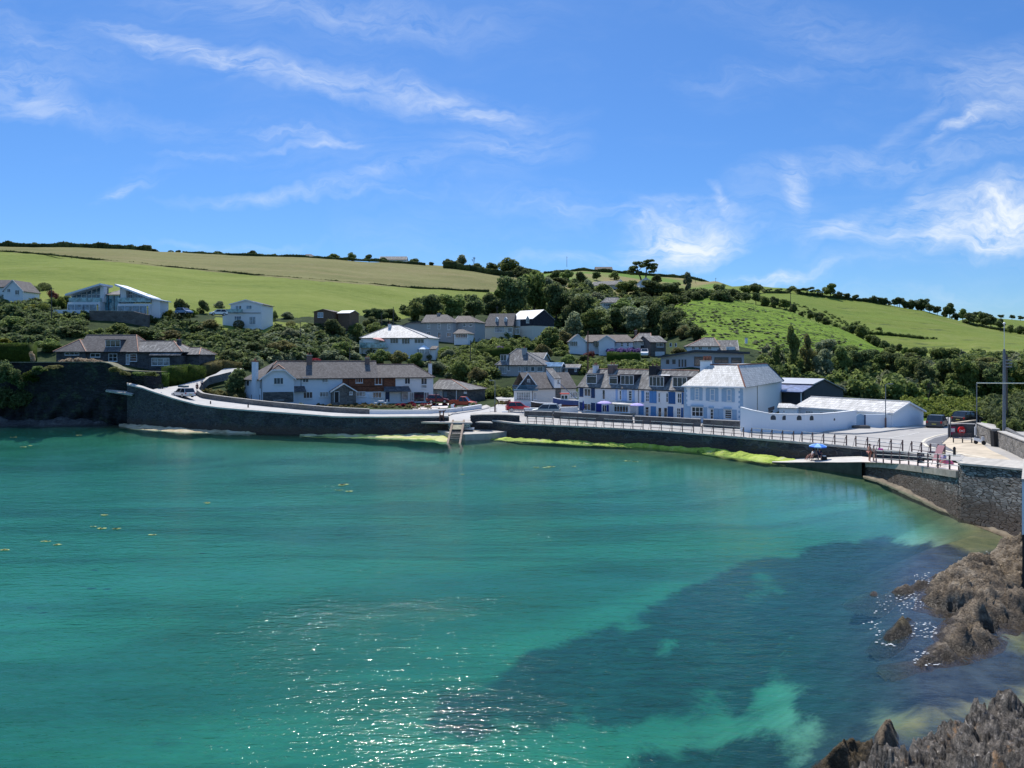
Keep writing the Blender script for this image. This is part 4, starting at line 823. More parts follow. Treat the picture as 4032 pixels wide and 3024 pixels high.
def roof(h, u0, u1, v0, v1, ze, zr, A, B, mat, axis='x', over=.3, th=.13, ridge=None, hipridge=True, barge=None, name='roof', gl=None, gr=None, parent=None, gutter=True):
 """axis x: ridge from (A,vm) to (B,vm); A<=u0 -> gable on the left. axis y: ridge from (um,A) to (um,B)."""
 s = over; mb = MB()
 if axis == 'x':
  vm = (v0+v1)/2; sl = (zr-ze)/(vm-v0); gA = A <= u0+.01; gB = B >= u1-.01
  a = u0 - (.25 if gA else s); b = u1 + (.25 if gB else s); A2 = a if gA else A; B2 = b if gB else B; dz = sl*s; kz = ze - dz
  FL, FR, BR, BL = (a, v0-s, kz), (b, v0-s, kz), (b, v1+s, kz), (a, v1+s, kz); RA, RB = (A2, vm, zr), (B2, vm, zr)
  faces = [[FL, FR, RB, RA], [BR, BL, RA, RB]]
  if not gA: faces.append([BL, FL, RA])
  if not gB: faces.append([FR, BR, RB])
 else:
  um = (u0+u1)/2; sl = (zr-ze)/(um-u0); gA = A <= v0+.01; gB = B >= v1-.01
  a = v0 - (.25 if gA else s); b = v1 + (.25 if gB else s); A2 = a if gA else A; B2 = b if gB else B; dz = sl*s; kz = ze - dz
  FL, FR, BR, BL = (u0-s, a, kz), (u1+s, a, kz), (u1+s, b, kz), (u0-s, b, kz); RA, RB = (um, A2, zr), (um, B2, zr)
  faces = [[BL, FL, RA, RB], [FR, BR, RB, RA]]
  if not gA: faces.append([FL, FR, RA])
  if not gB: faces.append([BR, BL, RB])
 for f_ in faces:
  T = [Vector(p) + Vector((0,0,.06)) for p in f_]; D_ = [p - Vector((0,0,th)) for p in T]; mb.poly(T); mb.poly(D_[::-1])
  for i in range(len(T)): j = (i+1) % len(T); mb.poly([T[j], T[i], D_[i], D_[j]])
 o = mb.build(name, mat, parent or h.e)
 if ridge:
  mr = MB(); up = Vector((0,0,.08)); mr.tube([Vector(RA)+up, Vector(RB)+up], .10, 6)
  if hipridge:
   if axis == 'x':
    if not gA: mr.tube([Vector(RA)+up, Vector(FL)+up], .09, 5); mr.tube([Vector(RA)+up, Vector(BL)+up], .09, 5)
    if not gB: mr.tube([Vector(RB)+up, Vector(FR)+up], .09, 5); mr.tube([Vector(RB)+up, Vector(BR)+up], .09, 5)
   else:
    if not gA: mr.tube([Vector(RA)+up, Vector(FL)+up], .09, 5); mr.tube([Vector(RA)+up, Vector(FR)+up], .09, 5)
  mr.build('ridge_tile', ridge, o)
 if barge:
  mbb = MB(); dn = Vector((0,0,-.16));
  def bar(p, q_, off_):
   p, q_ = Vector(p), Vector(q_); o1 = Vector(off_); mbb.hexa([p+dn, q_+dn, q_+dn+o1, p+dn+o1], [p+Vector((0,0,.075)), q_+Vector((0,0,.075)), q_+o1+Vector((0,0,.075)), p+o1+Vector((0,0,.075))])
  if axis == 'y' and gA: bar(FL, RA, (0,-.05,0)); bar(RA, FR, (0,-.05,0))
  if axis == 'x' and gB: bar(FR, RB, (.05,0,0)); bar(RB, BR, (.05,0,0))
  if axis == 'x' and gA:
   if mbb.v: mbb.build('bargeboard', barge, h.e); mbb = MB()
   bar(FL, RA, (-.05,0,0))
  if mbb.v: mbb.build('bargeboard', barge, h.e)
 if gutter and axis == 'x':
  mg = MB(); mg.box(FL[0], FR[0], v0-s-.09, v0-s-.005, kz-.10, kz+.02); mg.build('gutter', gutter if not isinstance(gutter, bool) else M_GUT, h.e)
 return o
def chimney(h, parent, z, x0, yt, x1, yb, v, mat, pots=2, d=.9, cap=None, extra=.6):
 u0, zt = h.uv(*q2(z, x0, yt), v); u1, zb = h.uv(*q2(z, x1, yb), v); mb = MB(); mb.box(u0, u1, v-d/2, v+d/2, zb-extra, zt); mb.box(u0-.07, u1+.07, v-d/2-.07, v+d/2+.07, zt, zt+.14, 1)
 for i in range(pots): mb.lathe([(.13, zt+.14), (.10, zt+.5)], u0+(u1-u0)*(i+.5)/pots, v, 8, 2)
 return mb.build('chimney', [mat, cap or M_CONC, M_POT], parent)
def dormer(h, ze, zr, vm, z, x0, y0, x1, y1, wall, rmat, nv=3, glass=None, parent=None, nh=1, drop=0.0, hfrac=None, over=.12):
 """box dormer: its window front measured in the crop, run back into the roof slope"""
 sl = (zr-ze)/vm; vf = .8
 for _ in range(8): u, zb = h.uv(*q2(z, (x0+x1)/2, y1), vf); vf = max(.05, (zb-ze)/sl)
 u0, _ = h.uv(*q2(z, x0, y0), vf); u1, _ = h.uv(*q2(z, x1, y0), vf); _, zt = h.uv(*q2(z, (x0+x1)/2, y0), vf); vb = min((zt-ze)/sl, vm);
 mb = MB(); mb.hexa([(u0,vf,zb-.3),(u1,vf,zb-.3),(u1,vb,zb-.3),(u0,vb,zb-.3)], [(u0,vf,zt),(u1,vf,zt),(u1,vb,zt+drop),(u0,vb,zt+drop)])
 o = mb.build('dormer', wall, parent or h.e); c = over
 mr = MB(); mr.hexa([(u0-c,vf-c*1.6,zt+.002),(u1+c,vf-c*1.6,zt+.002),(u1+c,vb+.5,zt+drop+.002),(u0-c,vb+.5,zt+drop+.002)], [(u0-c,vf-c*1.6,zt+.12),(u1+c,vf-c*1.6,zt+.12),(u1+c,vb+.5,zt+drop+.12),(u0-c,vb+.5,zt+drop+.12)]); mr.build('dormer_roof', rmat, o)
 window(o, h.fmap(vf), u0+.03, u1-.03, zb+.02, zt-.03, nv, nh, glass, pane=False, sill=False, hfrac=hfrac); return o
def pipe(h, z, x, y0, y1, v=0.0, r=.05, mat=None):
 u, zt = h.uv(*q2(z, x, y0), v); _, zb = h.uv(*q2(z, x, y1), v); mb = MB(); mb.tube([(u, v-.08, zt), (u, v-.08, max(zb, -.2))], r, 6); mb.build('downpipe', mat or M_GUT, h.e)
def panel(h, z, x0, y0, x1, y1, v, mat, name, o0=0.0, o1=.04, parent=None):
 u0, zt = h.uv(*q2(z, x0, y0), v); u1, zb = h.uv(*q2(z, x1, y1), v); mb = MB(); bx(mb, h.fmap(v), u0, u1, o0, o1, zb, zt); return mb.build(name, mat, parent or h.e)
# ================================================================ front row
# ---- long white cottage row on the left quay
h = House('cottage_row', 'long white two storey cottage row with red hung tiles and stone porch', 1030, 135.2, 1706, 144.6, 3.0)
ue = lambda px, py, v=0: h.uv(px, py, v)
EZ = 4.55; RZ = 7.35
uM = h.uv(1460, 1484)[0]; uW = h.uv(1157, 1484)[0]
body(h, 0.3, uM, 0, 7.6, EZ, M_BLUER); body(h, uM, h.w, 0, 7.2, EZ, M_REND, name='wall')
panel(h, 5, 178, 505, 948, 632, 0, M_HUNG, 'hung_tile', 0, .05); panel(h, 5, 178, 632, 780, 705, 0, M_HUNG, 'hung_tile', 0, .05)
r1 = roof(h, 0.3, uM+1.2, 0, 7.6, EZ, RZ+.05, h.uv(1090, 1424, 3.8)[0], uM+1.3, M_SL1, ridge=M_RIDGE); r2 = roof(h, uM-1.0, h.w, .02, 7.18, EZ-.01, 6.75, uM-1.0, h.uv(1627, 1443, 3.6)[0], M_SL1, ridge=M_RIDGE)
# wing with half-hipped gable
mb = MB(); wz = EZ; a_, b_ = 0.0, uW; c1, c2 = h.uv(1073, 1457, -1.4)[0], h.uv(1121, 1457, -1.4)[0]; zt = h.uv(1100, 1457, -1.4)[1]
mb.extr([(a_,-1.2),(b_,-1.2),(b_,wz),(c2,zt),(c1,zt),(a_,wz)][::-1], 'y', -1.4, 3.0); mb.build('gable_wing', M_BLUER, h.e)
mb = MB(); o_ = .35; um_ = (c1+c2)/2; zt2 = zt + .85
F1 = [(a_-o_, -1.75, wz-.25), (c1, -1.75, zt+.06), (c2, -1.75, zt+.06), (b_+o_, -1.75, wz-.25)]; bk_ = 4.2
apex = (um_, -.6, zt2)
for T in ([F1[0], F1[1], apex, (um_, bk_, zt2), (a_-o_, bk_, wz-.25)], [F1[3], (b_+o_, bk_, wz-.25), (um_, bk_, zt2), apex, F1[2]], [F1[1], F1[2], apex]):
 T = [Vector(p)+Vector((0,0,.05)) for p in T]; mb.poly(T); mb.poly([p-Vector((0,0,.14)) for p in T][::-1])
wr = mb.build('roof', M_SL1, h.e)
mb = MB()
for p, q in ((F1[1], apex), (F1[2], apex), (apex, (um_, 1.8, zt2))): mb.tube([Vector(p)+Vector((0,0,.1)), Vector(q)+Vector((0,0,.1))], .1, 5)
mb.build('ridge_tile', M_RIDGE, wr)
mb = MB()
for p, q in ((F1[0], F1[1]), (F1[1], F1[2]), (F1[2], F1[3])):
 p, q = Vector(p), Vector(q); d = Vector((0,-.06,0)); mb.hexa([p+Vector((0,0,-.2)), q+Vector((0,0,-.2)), q+Vector((0,0,-.2))+d, p+Vector((0,0,-.2))+d], [p+Vector((0,0,.05)), q+Vector((0,0,.05)), q+Vector((0,0,.05))+d, p+Vector((0,0,.05))+d])
mb.build('bargeboard', M_BARGE, h.e)
panel(h, 4, 500, 716, 942, 860, -1.4, M_STONE_D, 'stone_plinth', 0, .06)
# splayed left end
mb = MB(); L0 = h.e.matrix_world;
def loc2(h, px, D): v_ = Vector((X(px, D), D)) - h.P0; return v_.dot(h.d), v_.dot(h.n)
e1 = loc2(h, 963, 138.2); e2 = (e1[0]+1.2, e1[1]+6)
fp = [(0.02, -1.38), (0.35, 6), e2, e1]
mb.add([(x, y, -1.5) for x, y in fp] + [(x, y, EZ-.15) for x, y in fp], [(0,3,7,4)[::-1], (3,2,6,7)[::-1], (2,1,5,6)[::-1], (4,5,6,7)]); mb.build('end_wall', M_BLUER, h.e)
mb = MB(); ap = (h.uv(1083, 1424, 3.8)[0], 3.8, RZ+.02)
T = [(e1[0]-.5, e1[1]-.5, EZ-.35), (-.1, -1.75, EZ-.35), (h.uv(1065,1442,1.5)[0], 1.2, RZ-1.1), ap]; mb.poly(T); mb.poly([(e1[0]-.5, e1[1]-.5, EZ-.35), ap, (e2[0]-.5, e2[1]+.6, EZ-.35)]); mb.poly([(p[0],p[1],p[2]-.1) for p in T][::-1]); mb.build('roof', M_SL1, h.e)
mb = MB(); m0 = ((e1[0])*.45, e1[1]*.45-1.38*.55)
def onend(k, o=0): a0_, b0_ = Vector(fp[0]), Vector(e1); q = a0_ + (b0_-a0_)*k; nn = Vector((-(b0_-a0_).y, (b0_-a0_).x)).normalized(); nn = nn if nn.y < 0 else -nn; return q + nn*o
cq = [onend(.40, .02), onend(.18, .02), onend(.18, .55), onend(.40, .55)]
mb.hexa([(p.x,p.y,-1) for p in cq], [(p.x,p.y,7.4) for p in cq]); cw = [onend(.42, 0), onend(.16, 0), onend(.16, .6), onend(.42, .6)]; mb.hexa([(p.x,p.y,7.4) for p in cw], [(p.x,p.y,7.6) for p in cw], 1)
mp_ = onend(.29, .28); mb.lathe([(.16,7.6),(.13,8.0)], mp_.x, mp_.y, 8, 1); mb.build('chimney', [M_BLUER, M_POT], h.e)
for k0, k1, z0, z1 in ((.86,.70,3.0,4.1),(.10,.03,2.6,4.2),(.60,.50,.4,1.6),(.12,.06,.3,1.7)):
 f = lambda a, o, z: (onend(a, o).x, onend(a, o).y, z); mb = MB(); P8 = [f(k0,0,z0), f(k1,0,z0), f(k1,.05,z0), f(k0,.05,z0), f(k0,0,z1), f(k1,0,z1), f(k1,.05,z1), f(k0,.05,z1)]; mb.hexa(P8[:4], P8[4:]); wq = mb.build('window', M_FRAME, h.e)
 mb = MB(); d_ = (k0-k1)*.16; mb.poly([f(k0-d_,.055,z0+.1), f(k1+d_,.055,z0+.1), f(k1+d_,.055,z1-.1), f(k0-d_,.055,z1-.1)]); mb.build('pane', GL, wq)
wins(h, 4, [(655,505,797,603,3,1), (650,718,800,828,3,1)], -1.46+.06)
wins(h, 4, [(1075,500,1162,575,2,1), (1358,500,1443,577,2,1,GLC), (1085,710,1220,806,3,1), (1322,710,1450,786,3,1,GLC), (1845,500,1948,583,3,1,GLC), (1850,706,1988,780,3,1,GLC)], .0, out=.09)
wins(h, 5, [(648,500,752,606,2,1,GLC), (618,712,745,802,3,1), (1080,508,1162,600,2,1), (1318,508,1406,606,2,1), (1040,708,1135,832,1,1,GLC), (1318,608,1404,658,1,1,GLC)], .0, out=.09)
for (x0, x1) in ((1150,1215),(1362,1438)): wins(h, 5, [(x0,715,x1,845,2,1,GLC)], 0, sill=False)
panel(h, 5, 1216, 716, 1362, 845, 0, GL, 'doorway', 0, .03)
panel(h, 5, 568, 712, 612, 804, 0, M_FRAME, 'shutter'); panel(h, 5, 750, 712, 790, 804, 0, M_FRAME, 'shutter')
M_NAVY = plain('navy blue paint', (.010, .035, .10), .45, .06, 2); doors(h, 5, [(800,715,862,866,M_NAVY)])
# lean-to canopies
for (z_, x0, x1, y0, y1, dd) in ((5, 775, 1138, 632, 706, 1.2), (4, 945, 1100, 628, 706, 1.2)):
 u0 = h.uv(*q2(z_, x0, y0))[0]; u1 = h.uv(*q2(z_, x1, y0))[0]; zt = h.uv(*q2(z_, x0, y0))[1]; zb = h.uv(*q2(z_, x0, y1), -dd)[1]
 mb = MB(); mb.hexa([(u0,-dd,zb-.12),(u1+.3,-dd,zb-.12),(u1,0,zt-.12),(u0,0,zt-.12)], [(u0,-dd,zb),(u1+.3,-dd,zb),(u1,0,zt),(u0,0,zt)]); mb.build('canopy', M_SL2, h.e)
# stone porch
pu0, pu1 = h.uv(*q2(4, 1497, 705), -2.2)[0], h.uv(*q2(4, 1850, 705), -2.2)[0]; pz = h.uv(*q2(4, 1497, 700), -2.2)[1]; pt = h.uv(*q2(4, 1670, 590), -2.2)[1]
mb = MB(); mb.extr([(pu0,-1),(pu1,-1),(pu1,pz),((pu0+pu1)/2,pt),(pu0,pz)][::-1], 'y', -2.2, 0); mb.build('porch', stone('porch stone', (.15,.14,.125), (.30,.28,.25), (.24,.22,.2), 3.5, .5, .6), h.e)
roof(h, pu0, pu1, -2.2, 0.6, pz, pt, -2.3, .7, M_SL2, axis='y', over=.25, barge=M_BARGE, ridge=None, name='porch_roof')
doors(h, 4, [(1540,712,1600,862,M_GUT)], -2.2); wins(h, 4, [(1755,708,1802,756,1,1,GLC)], -2.2)
for z_, x in ((4,1052),(4,480)): pipe(h, z_, x, 500, 860 if x == 480 else 630, -1.4 if x == 480 else 0)
pipe(h, 5, 265, 505, 620); pipe(h, 5, 772, 505, 625); pipe(h, 5, 1030, 705, 850)
chimney(h, r1, 4, 1135, 185, 1212, 300, 3.3, M_BRICK, 2); chimney(h, r1, 5, 508, 225, 570, 330, 3.4, M_BRICK, 2); chimney(h, r2, 5, 1432, 305, 1472, 440, 5.5, M_REND, 1, extra=2.0)
# ---- stone garage annex
h = House('garage', 'low stone garage with slate roof at the right end of the cottage row', 1700, 147.5, 1841, 143.5, 3.0, 'garage')
uS = h.uv(1743, 1530)[0]; zE = h.uv(1743, 1530)[1]; zR = h.uv(1780, 1496, 3.2)[1]
body(h, 0, uS, .3, 6.2, zE, M_CREAM); body(h, uS, h.w, 0, 6.4, zE, M_STONE_D, name='stone_wall')
roof(h, -.2, h.w, 0, 6.4, zE, zR, -1, h.uv(1780, 1496, 3.2)[0], M_SL4, ridge=M_RIDGE)
mb = MB(); bx(mb, h.fmap(0), h.uv(*q2(5,1830,700))[0], h.uv(*q2(5,1836,700))[0]+.05, 0, .08, 0, zE); mb.build('downpipe', M_FRAME, h.e)
wins(h, 5, [(1605,695,1620,760,1,1)], .3); panel(h, 5, 1942, 708, 1986, 740, 0, M_FRAME, 'notice_board'); panel(h, 5, 1650, 715, 1696, 790, 0, plain('grey blue panel', (.16,.20,.22)), 'door')
# ---- dormer house by the road
h = House('boat_house', 'white roadside house with slate roof, blue balcony and steep gable beside the boats', 2024, 132.0, 2095, 132.0, 2.7)
gz = h.uv(2060, 1534)[1]; M_ROUGH = render_wall('patchy roughcast', (.62, .60, .56), .5)
uf = h.w; M_BBLU = plain('blue balcony paint', (.035, .13, .22), .5, .1, 2)
mb = MB(); mb.box(0, uf, 0, 4, -.6, gz-.2); mb.build('wall', M_REND, h.e)
wins(h, 13, [(462,795,770,965,6,1,GLC)], 0, hfrac=.28); panel(h, 13, 440, 960, 780, 975, 0, M_GUT, 'sill', 0, .12)
# upper gable set back
ua = h.uv(*q2(13, 495, 640), 1.3)[0]; ub = h.uv(*q2(13, 960, 715), 1.3)[0]; za = h.uv(*q2(13, 720, 385), 1.3)[1]; z0_ = h.uv(*q2(13, 500, 650), 1.3)[1]
um = h.uv(*q2(13, 717, 385), 1.3)[0]
zE = h.uv(*q2(13, 965, 715), 1.3)[1]
mb = MB(); mb.extr([(um-(ub-um), -.6), (ub, -.6), (ub, zE), (um, za), (um-(ub-um), zE)][::-1], 'y', 1.3, 14); mb.build('gable_wall', M_SL2, h.e)
roof(h, um-(ub-um), ub, 1.3, 14, zE, za, .9, 14, M_SL1, axis='y', over=.15, barge=M_BARGE)
wins(h, 13, [(700,510,758,700,2,1)], 1.3)
# balcony
b0, b1 = h.uv(*q2(13, 385, 740), -.7)[0], h.uv(*q2(13, 930, 740), -.7)[0]; bz_ = h.uv(*q2(13, 600, 745), -.7)[1]; bt = h.uv(*q2(13, 600, 645), -.7)[1]
mb = MB(); mb.box(b0, b1, -.75, 1.3, bz_-.15, bz_); mb.box(b0, b1, -.75, -.68, bt-.08, bt); n = 34
for i in range(n+1): u = b0 + (b1-b0)*i/n; mb.box(u-.025, u+.025, -.74, -.69, bz_, bt-.08)
for i in range(9): v = -.7 + 2*i/8; mb.box(b0, b0+.05, v-.03, v+.03, bz_, bt-.08)
mb.box(b0, b0+.06, -.75, 1.3, bt-.08, bt); mb.build('balcony', M_BBLU, h.e)
# long wing running back and to the right
class Sub(House):
 def __init__(s, par, pl, Dl, pr, Dr, zg, name='wing'):
  s.zg = zg; s.P0 = Vector((X(pl, Dl), Dl)); p1 = Vector((X(pr, Dr), Dr)); s.w = (p1 - s.P0).length; s.d = (p1 - s.P0) / s.w; s.n = Vector((-s.d.y, s.d.x))
  s.par = par; loc = Vector((s.P0.x, s.P0.y, zg)); s.T = Matrix.Translation(loc) @ Matrix.Rotation(math.atan2(s.d.y, s.d.x), 4, 'Z')
  s.e = par.e
  s.rel = (Matrix.Translation(par.e.location) @ Matrix.Rotation(par.e.rotation_euler.z, 4, 'Z')).inverted() @ s.T
_bb = MB.build
def _build(s, name, mats, parent=None, smooth=False, bevel=0, _rel=None):
 return _bb(s, name, mats, parent, smooth, bevel)
CUR = [None]
def build_t(s, name, mats, parent=None, smooth=False, bevel=0):
 if CUR[0] is not None: M_ = CUR[0]; s.v = [tuple(M_ @ Vector(p)) for p in s.v]
 return _bb(s, name, mats, parent, smooth, bevel)
MB.build = build_t
w = Sub(h, 2098, 132.1, 2268, 135, 2.7); CUR[0] = w.rel
zE = w.uv(*q2(13, 985, 712))[1]; zR = w.uv(*q2(13, 1400, 370), 3.8)[1]
body(w, 0, w.w, 0, 7.4, zE, M_ROUGH); r = roof(w, -.75, w.w, 0, 7.6, zE, zR, -5, w.uv(*q2(13, 1650, 370), 3.8)[0], M_SL1, ridge=None, over=.15)
body(w, w.uv(2187,1560)[0], w.uv(2208,1560)[0], -.08, 0, zE, M_STONE_D, name='buttress')
# projecting dormer with white face
d0, dzt = w.uv(*q2(13, 1285, 500), -.2); d1, dzb = w.uv(*q2(13, 1420, 705), -.2)
mb = MB(); mb.extr([(-.2, dzb), (-.2, dzt), (3.4, dzt+1.6), (3.4, dzb)], 'x', d0, d1); o = mb.build('dormer', M_REND, w.e); mb = MB(); mb.hexa([(d0-.1,-.4,dzt-.1),(d1+.1,-.4,dzt-.1),(d1+.1,3.4,dzt+1.6),(d0-.1,3.4,dzt+1.6)], [(d0-.1,-.4,dzt+.04),(d1+.1,-.4,dzt+.04),(d1+.1,3.4,dzt+1.75),(d0-.1,3.4,dzt+1.75)]); mb.build('dormer_roof', M_SL4, o)
wins(w, 13, [(1340,520,1402,630,1,1,GLC)], -.2, parent=w.e)
wins(w, 13, [(830,800,905,960,2,1,GLC), (1630,790,1790,920,3,1,GLC)], 0)
CUR[0] = None
# ---- terrace of four cottages
M_NAV2 = plain('navy shutter paint', (.012, .045, .13), .45, .08, 2); M_RBL = plain('royal blue paint', (.010, .03, .24), .45, .08, 2); M_LBL = plain('light blue shutter paint', (.33, .47, .68), .5, .05, 2); M_MBL = plain('mid blue shutter paint', (.085, .25, .50), .5, .05, 2); M_DBL = plain('deep blue shutter paint', (.02, .10, .27), .5, .06, 2); M_PBL = plain('powder blue paint', (.30, .44, .58), .55, .07, 2)
TD = lambda px: 125.0 + (px - 2278) * (111.5 - 125.0) / (2690 - 2278)
def terr(pl, pr, label): return House('terraced_cottage', label, pl, TD(pl), pr, TD(pr), 2.25, group=None)
def shutters(h, z, lst, v=0.0, name='shutter'):
 for (x0, y0, x1, y1, m) in lst:
  u0, zt = h.uv(*q2(z, x0, y0), v); u1, zb = h.uv(*q2(z, x1, y1), v); mb = MB(); f = h.fmap(v); bx(mb, f, u0, u1, 0, .05, zb, zt)
  w_ = (u1-u0)
  for a_, b_ in ((.08, .47), (.53, .92)): bx(mb, f, u0+w_*.12, u1-w_*.12, .05, .065, zb+(zt-zb)*a_, zb+(zt-zb)*b_)
  mb.build(name, m, h.e)
TE, TR, TDp = 4.15, 6.95, 7.2
def tbase(h, slm, left=False, right=False, over=.12):
 body(h, 0, h.w, 0, TDp, TE, M_REND, gable='x', zr=TR)
 return roof(h, .0, h.w, 0, TDp, TE, TR, (0 if left else -1), h.w, slm, ridge=M_RIDGE, over=over, hipridge=False)
h = terr(2278, 2398, 'left end terraced cottage, white with navy shutters, steep slate roof'); h.e.name = 'terraced_cottage'
u_r = h.w
r = tbase(h, M_SL4); dormer(h, TE, TR, TDp/2, 9, 483, 325, 665, 492, plain('grey dormer cladding', (.33,.34,.36)), M_SL2, 1, parent=r, hfrac=.78)
chimney(h, r, 9, 618, 175, 672, 262, 3.2, M_REND, 2)
wins(h, 9, [(445,575,560,712,2,1), (760,592,812,768,1,1), (440,835,562,955,2,1), (932,598,972,770,1,1)]); shutters(h, 9, [(362,562,430,720,M_NAV2), (566,562,630,740,M_NAV2), (365,812,432,960,M_NAV2), (564,822,634,960,M_NAV2), (650,832,745,985,M_RBL), (835,860,872,975,M_RBL)]); doors(h, 9, [(768,865,828,975,GL)])
h = terr(2398, 2513, 'terraced cottage with pale blue shutters and a glazed front porch')
r = tbase(h, M_SL4); dormer(h, TE, TR, TDp/2, 9, 1076, 340, 1310, 510, M_CLAD, M_SL2, 3, parent=r); dormer(h, TE, TR, TDp/2, 9, 878, 355, 1030, 500, M_CLAD, M_SL2, 1, parent=r, hfrac=.75)
chimney(h, r, 9, 895, 170, 985, 275, 3.3, M_BRICK, 2, d=1.3, extra=.8)
wins(h, 9, [(1058,605,1095,775,1,2), (1215,612,1280,790,1,4)]); shutters(h, 9, [(993,580,1028,785,M_LBL), (1096,590,1130,795,M_LBL), (1132,592,1190,800,M_LBL), (1282,598,1322,805,M_LBL)])
u0, zt = h.uv(*q2(9, 955, 850), -1.6); u1, zb = h.uv(*q2(9, 1235, 1010), -1.6); mb = MB(); mb.box(u0, u1, -1.6, 0, zb, zt); mb.build('porch', M_REND, h.e)
mb = MB(); zt2 = h.uv(*q2(9, 1000, 800), 0)[1]; mb.hexa([(u0-.5,-2,zt),(u1+.3,-2,zt),(u1+.3,0,zt2-.1),(u0-.5,0,zt2-.1)], [(u0-.5,-2,zt+.14),(u1+.3,-2,zt+.14),(u1+.3,0,zt2+.04),(u0-.5,0,zt2+.04)]); mb.build('porch_roof', [M_SL3], h.e)
wins(h, 9, [(965,862,1215,990,5,1)], -1.6, frame=plain('pale blue frame', (.45,.62,.74)), hfrac=.8); pipe(h, 9, 1392, 585, 860, 0, .05, M_RIDGEG)
h = terr(2513, 2604, 'terraced cottage with bright mid blue shutters and blue front door')
r = tbase(h, M_SL4); dormer(h, TE, TR, TDp/2, 9, 1573, 362, 1838, 540, M_CLAD, M_LEAD, 4, parent=r)
mb = chimney(h, r, 9, 1608, 195, 1735, 320, 3.1, plain('black tarred chimney', (.03,.03,.033)), 2, d=1.2, cap=M_GUT)
wins(h, 9, [(1515,632,1578,805,2,3), (1733,645,1770,820,1,2), (1508,890,1575,1060,1,3)]); shutters(h, 9, [(1440,612,1488,820,M_MBL), (1582,615,1640,828,M_MBL), (1642,618,1705,832,M_MBL), (1392,870,1480,1035,M_MBL)]); doors(h, 9, [(1602,880,1700,1080,M_MBL), (1740,910,1788,1085,GL)])
h = terr(2604, 2691, 'terraced cottage with deep blue shutters beside the big pale blue house')
r = tbase(h, M_SL4); dormer(h, TE, TR, TDp/2, 10, 215, 375, 470, 550, M_CLAD, M_LEAD, 3, parent=r)
panel_r = None
wins(h, 10, [(100,650,142,818,1,2), (298,655,372,830,2,2), (288,912,360,1085,2,3)]); shutters(h, 10, [(144,630,262,845,M_DBL), (374,640,408,850,M_DBL), (362,908,400,1085,M_DBL)]); doors(h, 10, [(130,882,230,1085,M_DBL), (70,912,118,1085,GL)])
mb = MB(); a0 = h.uv(*q2(9, 1745, 310), 2.4); mb.hexa([(a0[0], 2.0, 5.75), (a0[0]+2.0, 2.0, 5.75), (a0[0]+2.0, 2.6, 6.2), (a0[0], 2.6, 6.2)], [(a0[0], 1.95, 5.85), (a0[0]+2.0, 1.95, 5.85), (a0[0]+2.0, 2.55, 6.3), (a0[0], 2.55, 6.3)]); mb.build('skylight', M_FRAME, r)
# ---- big pale blue double fronted house
h = House('corner_house', 'large pale blue and white house with powder blue shutters and weathered hipped slate roof', 2694, 108.6, 2926, 104.6, 2.2)
bE = h.uv(*q2(10, 900, 525))[1]; uv_ = lambda x, y, v=0: h.uv(*q2(10, x, y), v)
vR = 8.6; zR_ = uv_(1340, 165, vR/2)[1]; Ar = uv_(860, 168, vR/2)[0]; Br = uv_(1350, 165, vR/2)[0]; W2 = h.w
vback = h.sv(*q2(10, 2110, 540), W2)[0]
mb = MB(); mb.box(0, W2, 0, vback, -1.2, bE); mb.build('wall', [M_BLUER], h.e)
mb = MB(); mb.box(W2, W2+.03, .03, vback-.02, -1.2, bE-.02); mb.build('side_wall', M_REND, h.e)  # front bluer, side whiter: skylight and bounce put into the wall colours
# roof: hipped with long right slope
s_ = .35; zz = bE - .12; FL, FR, BR, BL = (-s_, -s_, zz), (W2+s_, -s_, zz), (W2+s_, vback+s_, zz), (-s_, vback+s_, zz); RA = (Ar, 4.3, zR_); RB = (Br, 4.3, zR_); RC = (Br, vback-4, zR_); RD = (Ar, vback-4, zR_)
mb = MB()
for T in ([FL,FR,RB,RA],[FR,BR,RC,RB],[BR,BL,RD,RC],[BL,FL,RA,RD],[RA,RB,RC,RD]): mb.poly(T)
mb.poly([(p[0],p[1],p[2]-.12) for p in (FL,BL,BR,FR)]);
for a_, b_ in ((FL,FR),(FR,BR),(BR,BL),(BL,FL)): mb.poly([b_, a_, (a_[0],a_[1],a_[2]-.12), (b_[0],b_[1],b_[2]-.12)])
ro = mb.build('roof', M_SL3, h.e)
mb = MB(); up = Vector((0,0,.04)); mb.tube([Vector(FR)+up, Vector(RB)+up], .11, 6); mb.tube([Vector(RA)+up, Vector(RB)+up], .09, 6); mb.tube([Vector(RB)+up, Vector(RC)+up], .09, 6); mb.build('ridge_tile', plain('dark red ridge tile', (.19,.075,.05), .85, .2), ro)
mb = MB(); mb.tube([Vector(BR)+up, Vector(RC)+up], .09, 6); mb.build('ridge_tile', M_GUT, ro)
mb = MB(); mb.box(-.32, W2+.32, -.42, -.30, bE-.24, bE-.05); mb.build('gutter', M_BARGE, h.e)
chimney(h, ro, 10, 712, 100, 880, 235, 4.6, M_BLUER, 0, d=1.2, extra=1.2); u0 = uv_(745, 60, 4.6)[0]; u1 = uv_(890, 60, 4.6)[0]; z0 = uv_(745, 95, 4.6)[1]
mb = MB()
for i in range(3): mb.lathe([(.2, z0+.12), (.16, z0+.75)], u0 + (u1-u0)*(i+.5)/3, 4.6, 8)
mb.build('chimney_pot', M_POT, ro)
for (x0,y0,x1,y1) in ((545,532,722,600),(815,540,998,600),(1095,550,1285,612)): panel(h, 10, x0, y0, x1, y1, 0, M_PBL, 'lintel', 0, .03)
for (x0,y0,x1,y1) in ((555,595,735,785),(835,600,955,800),(1115,610,1235,812)): panel(h, 10, x0, y0, x1, y1, 0, M_PBL, 'surround', 0, .02)
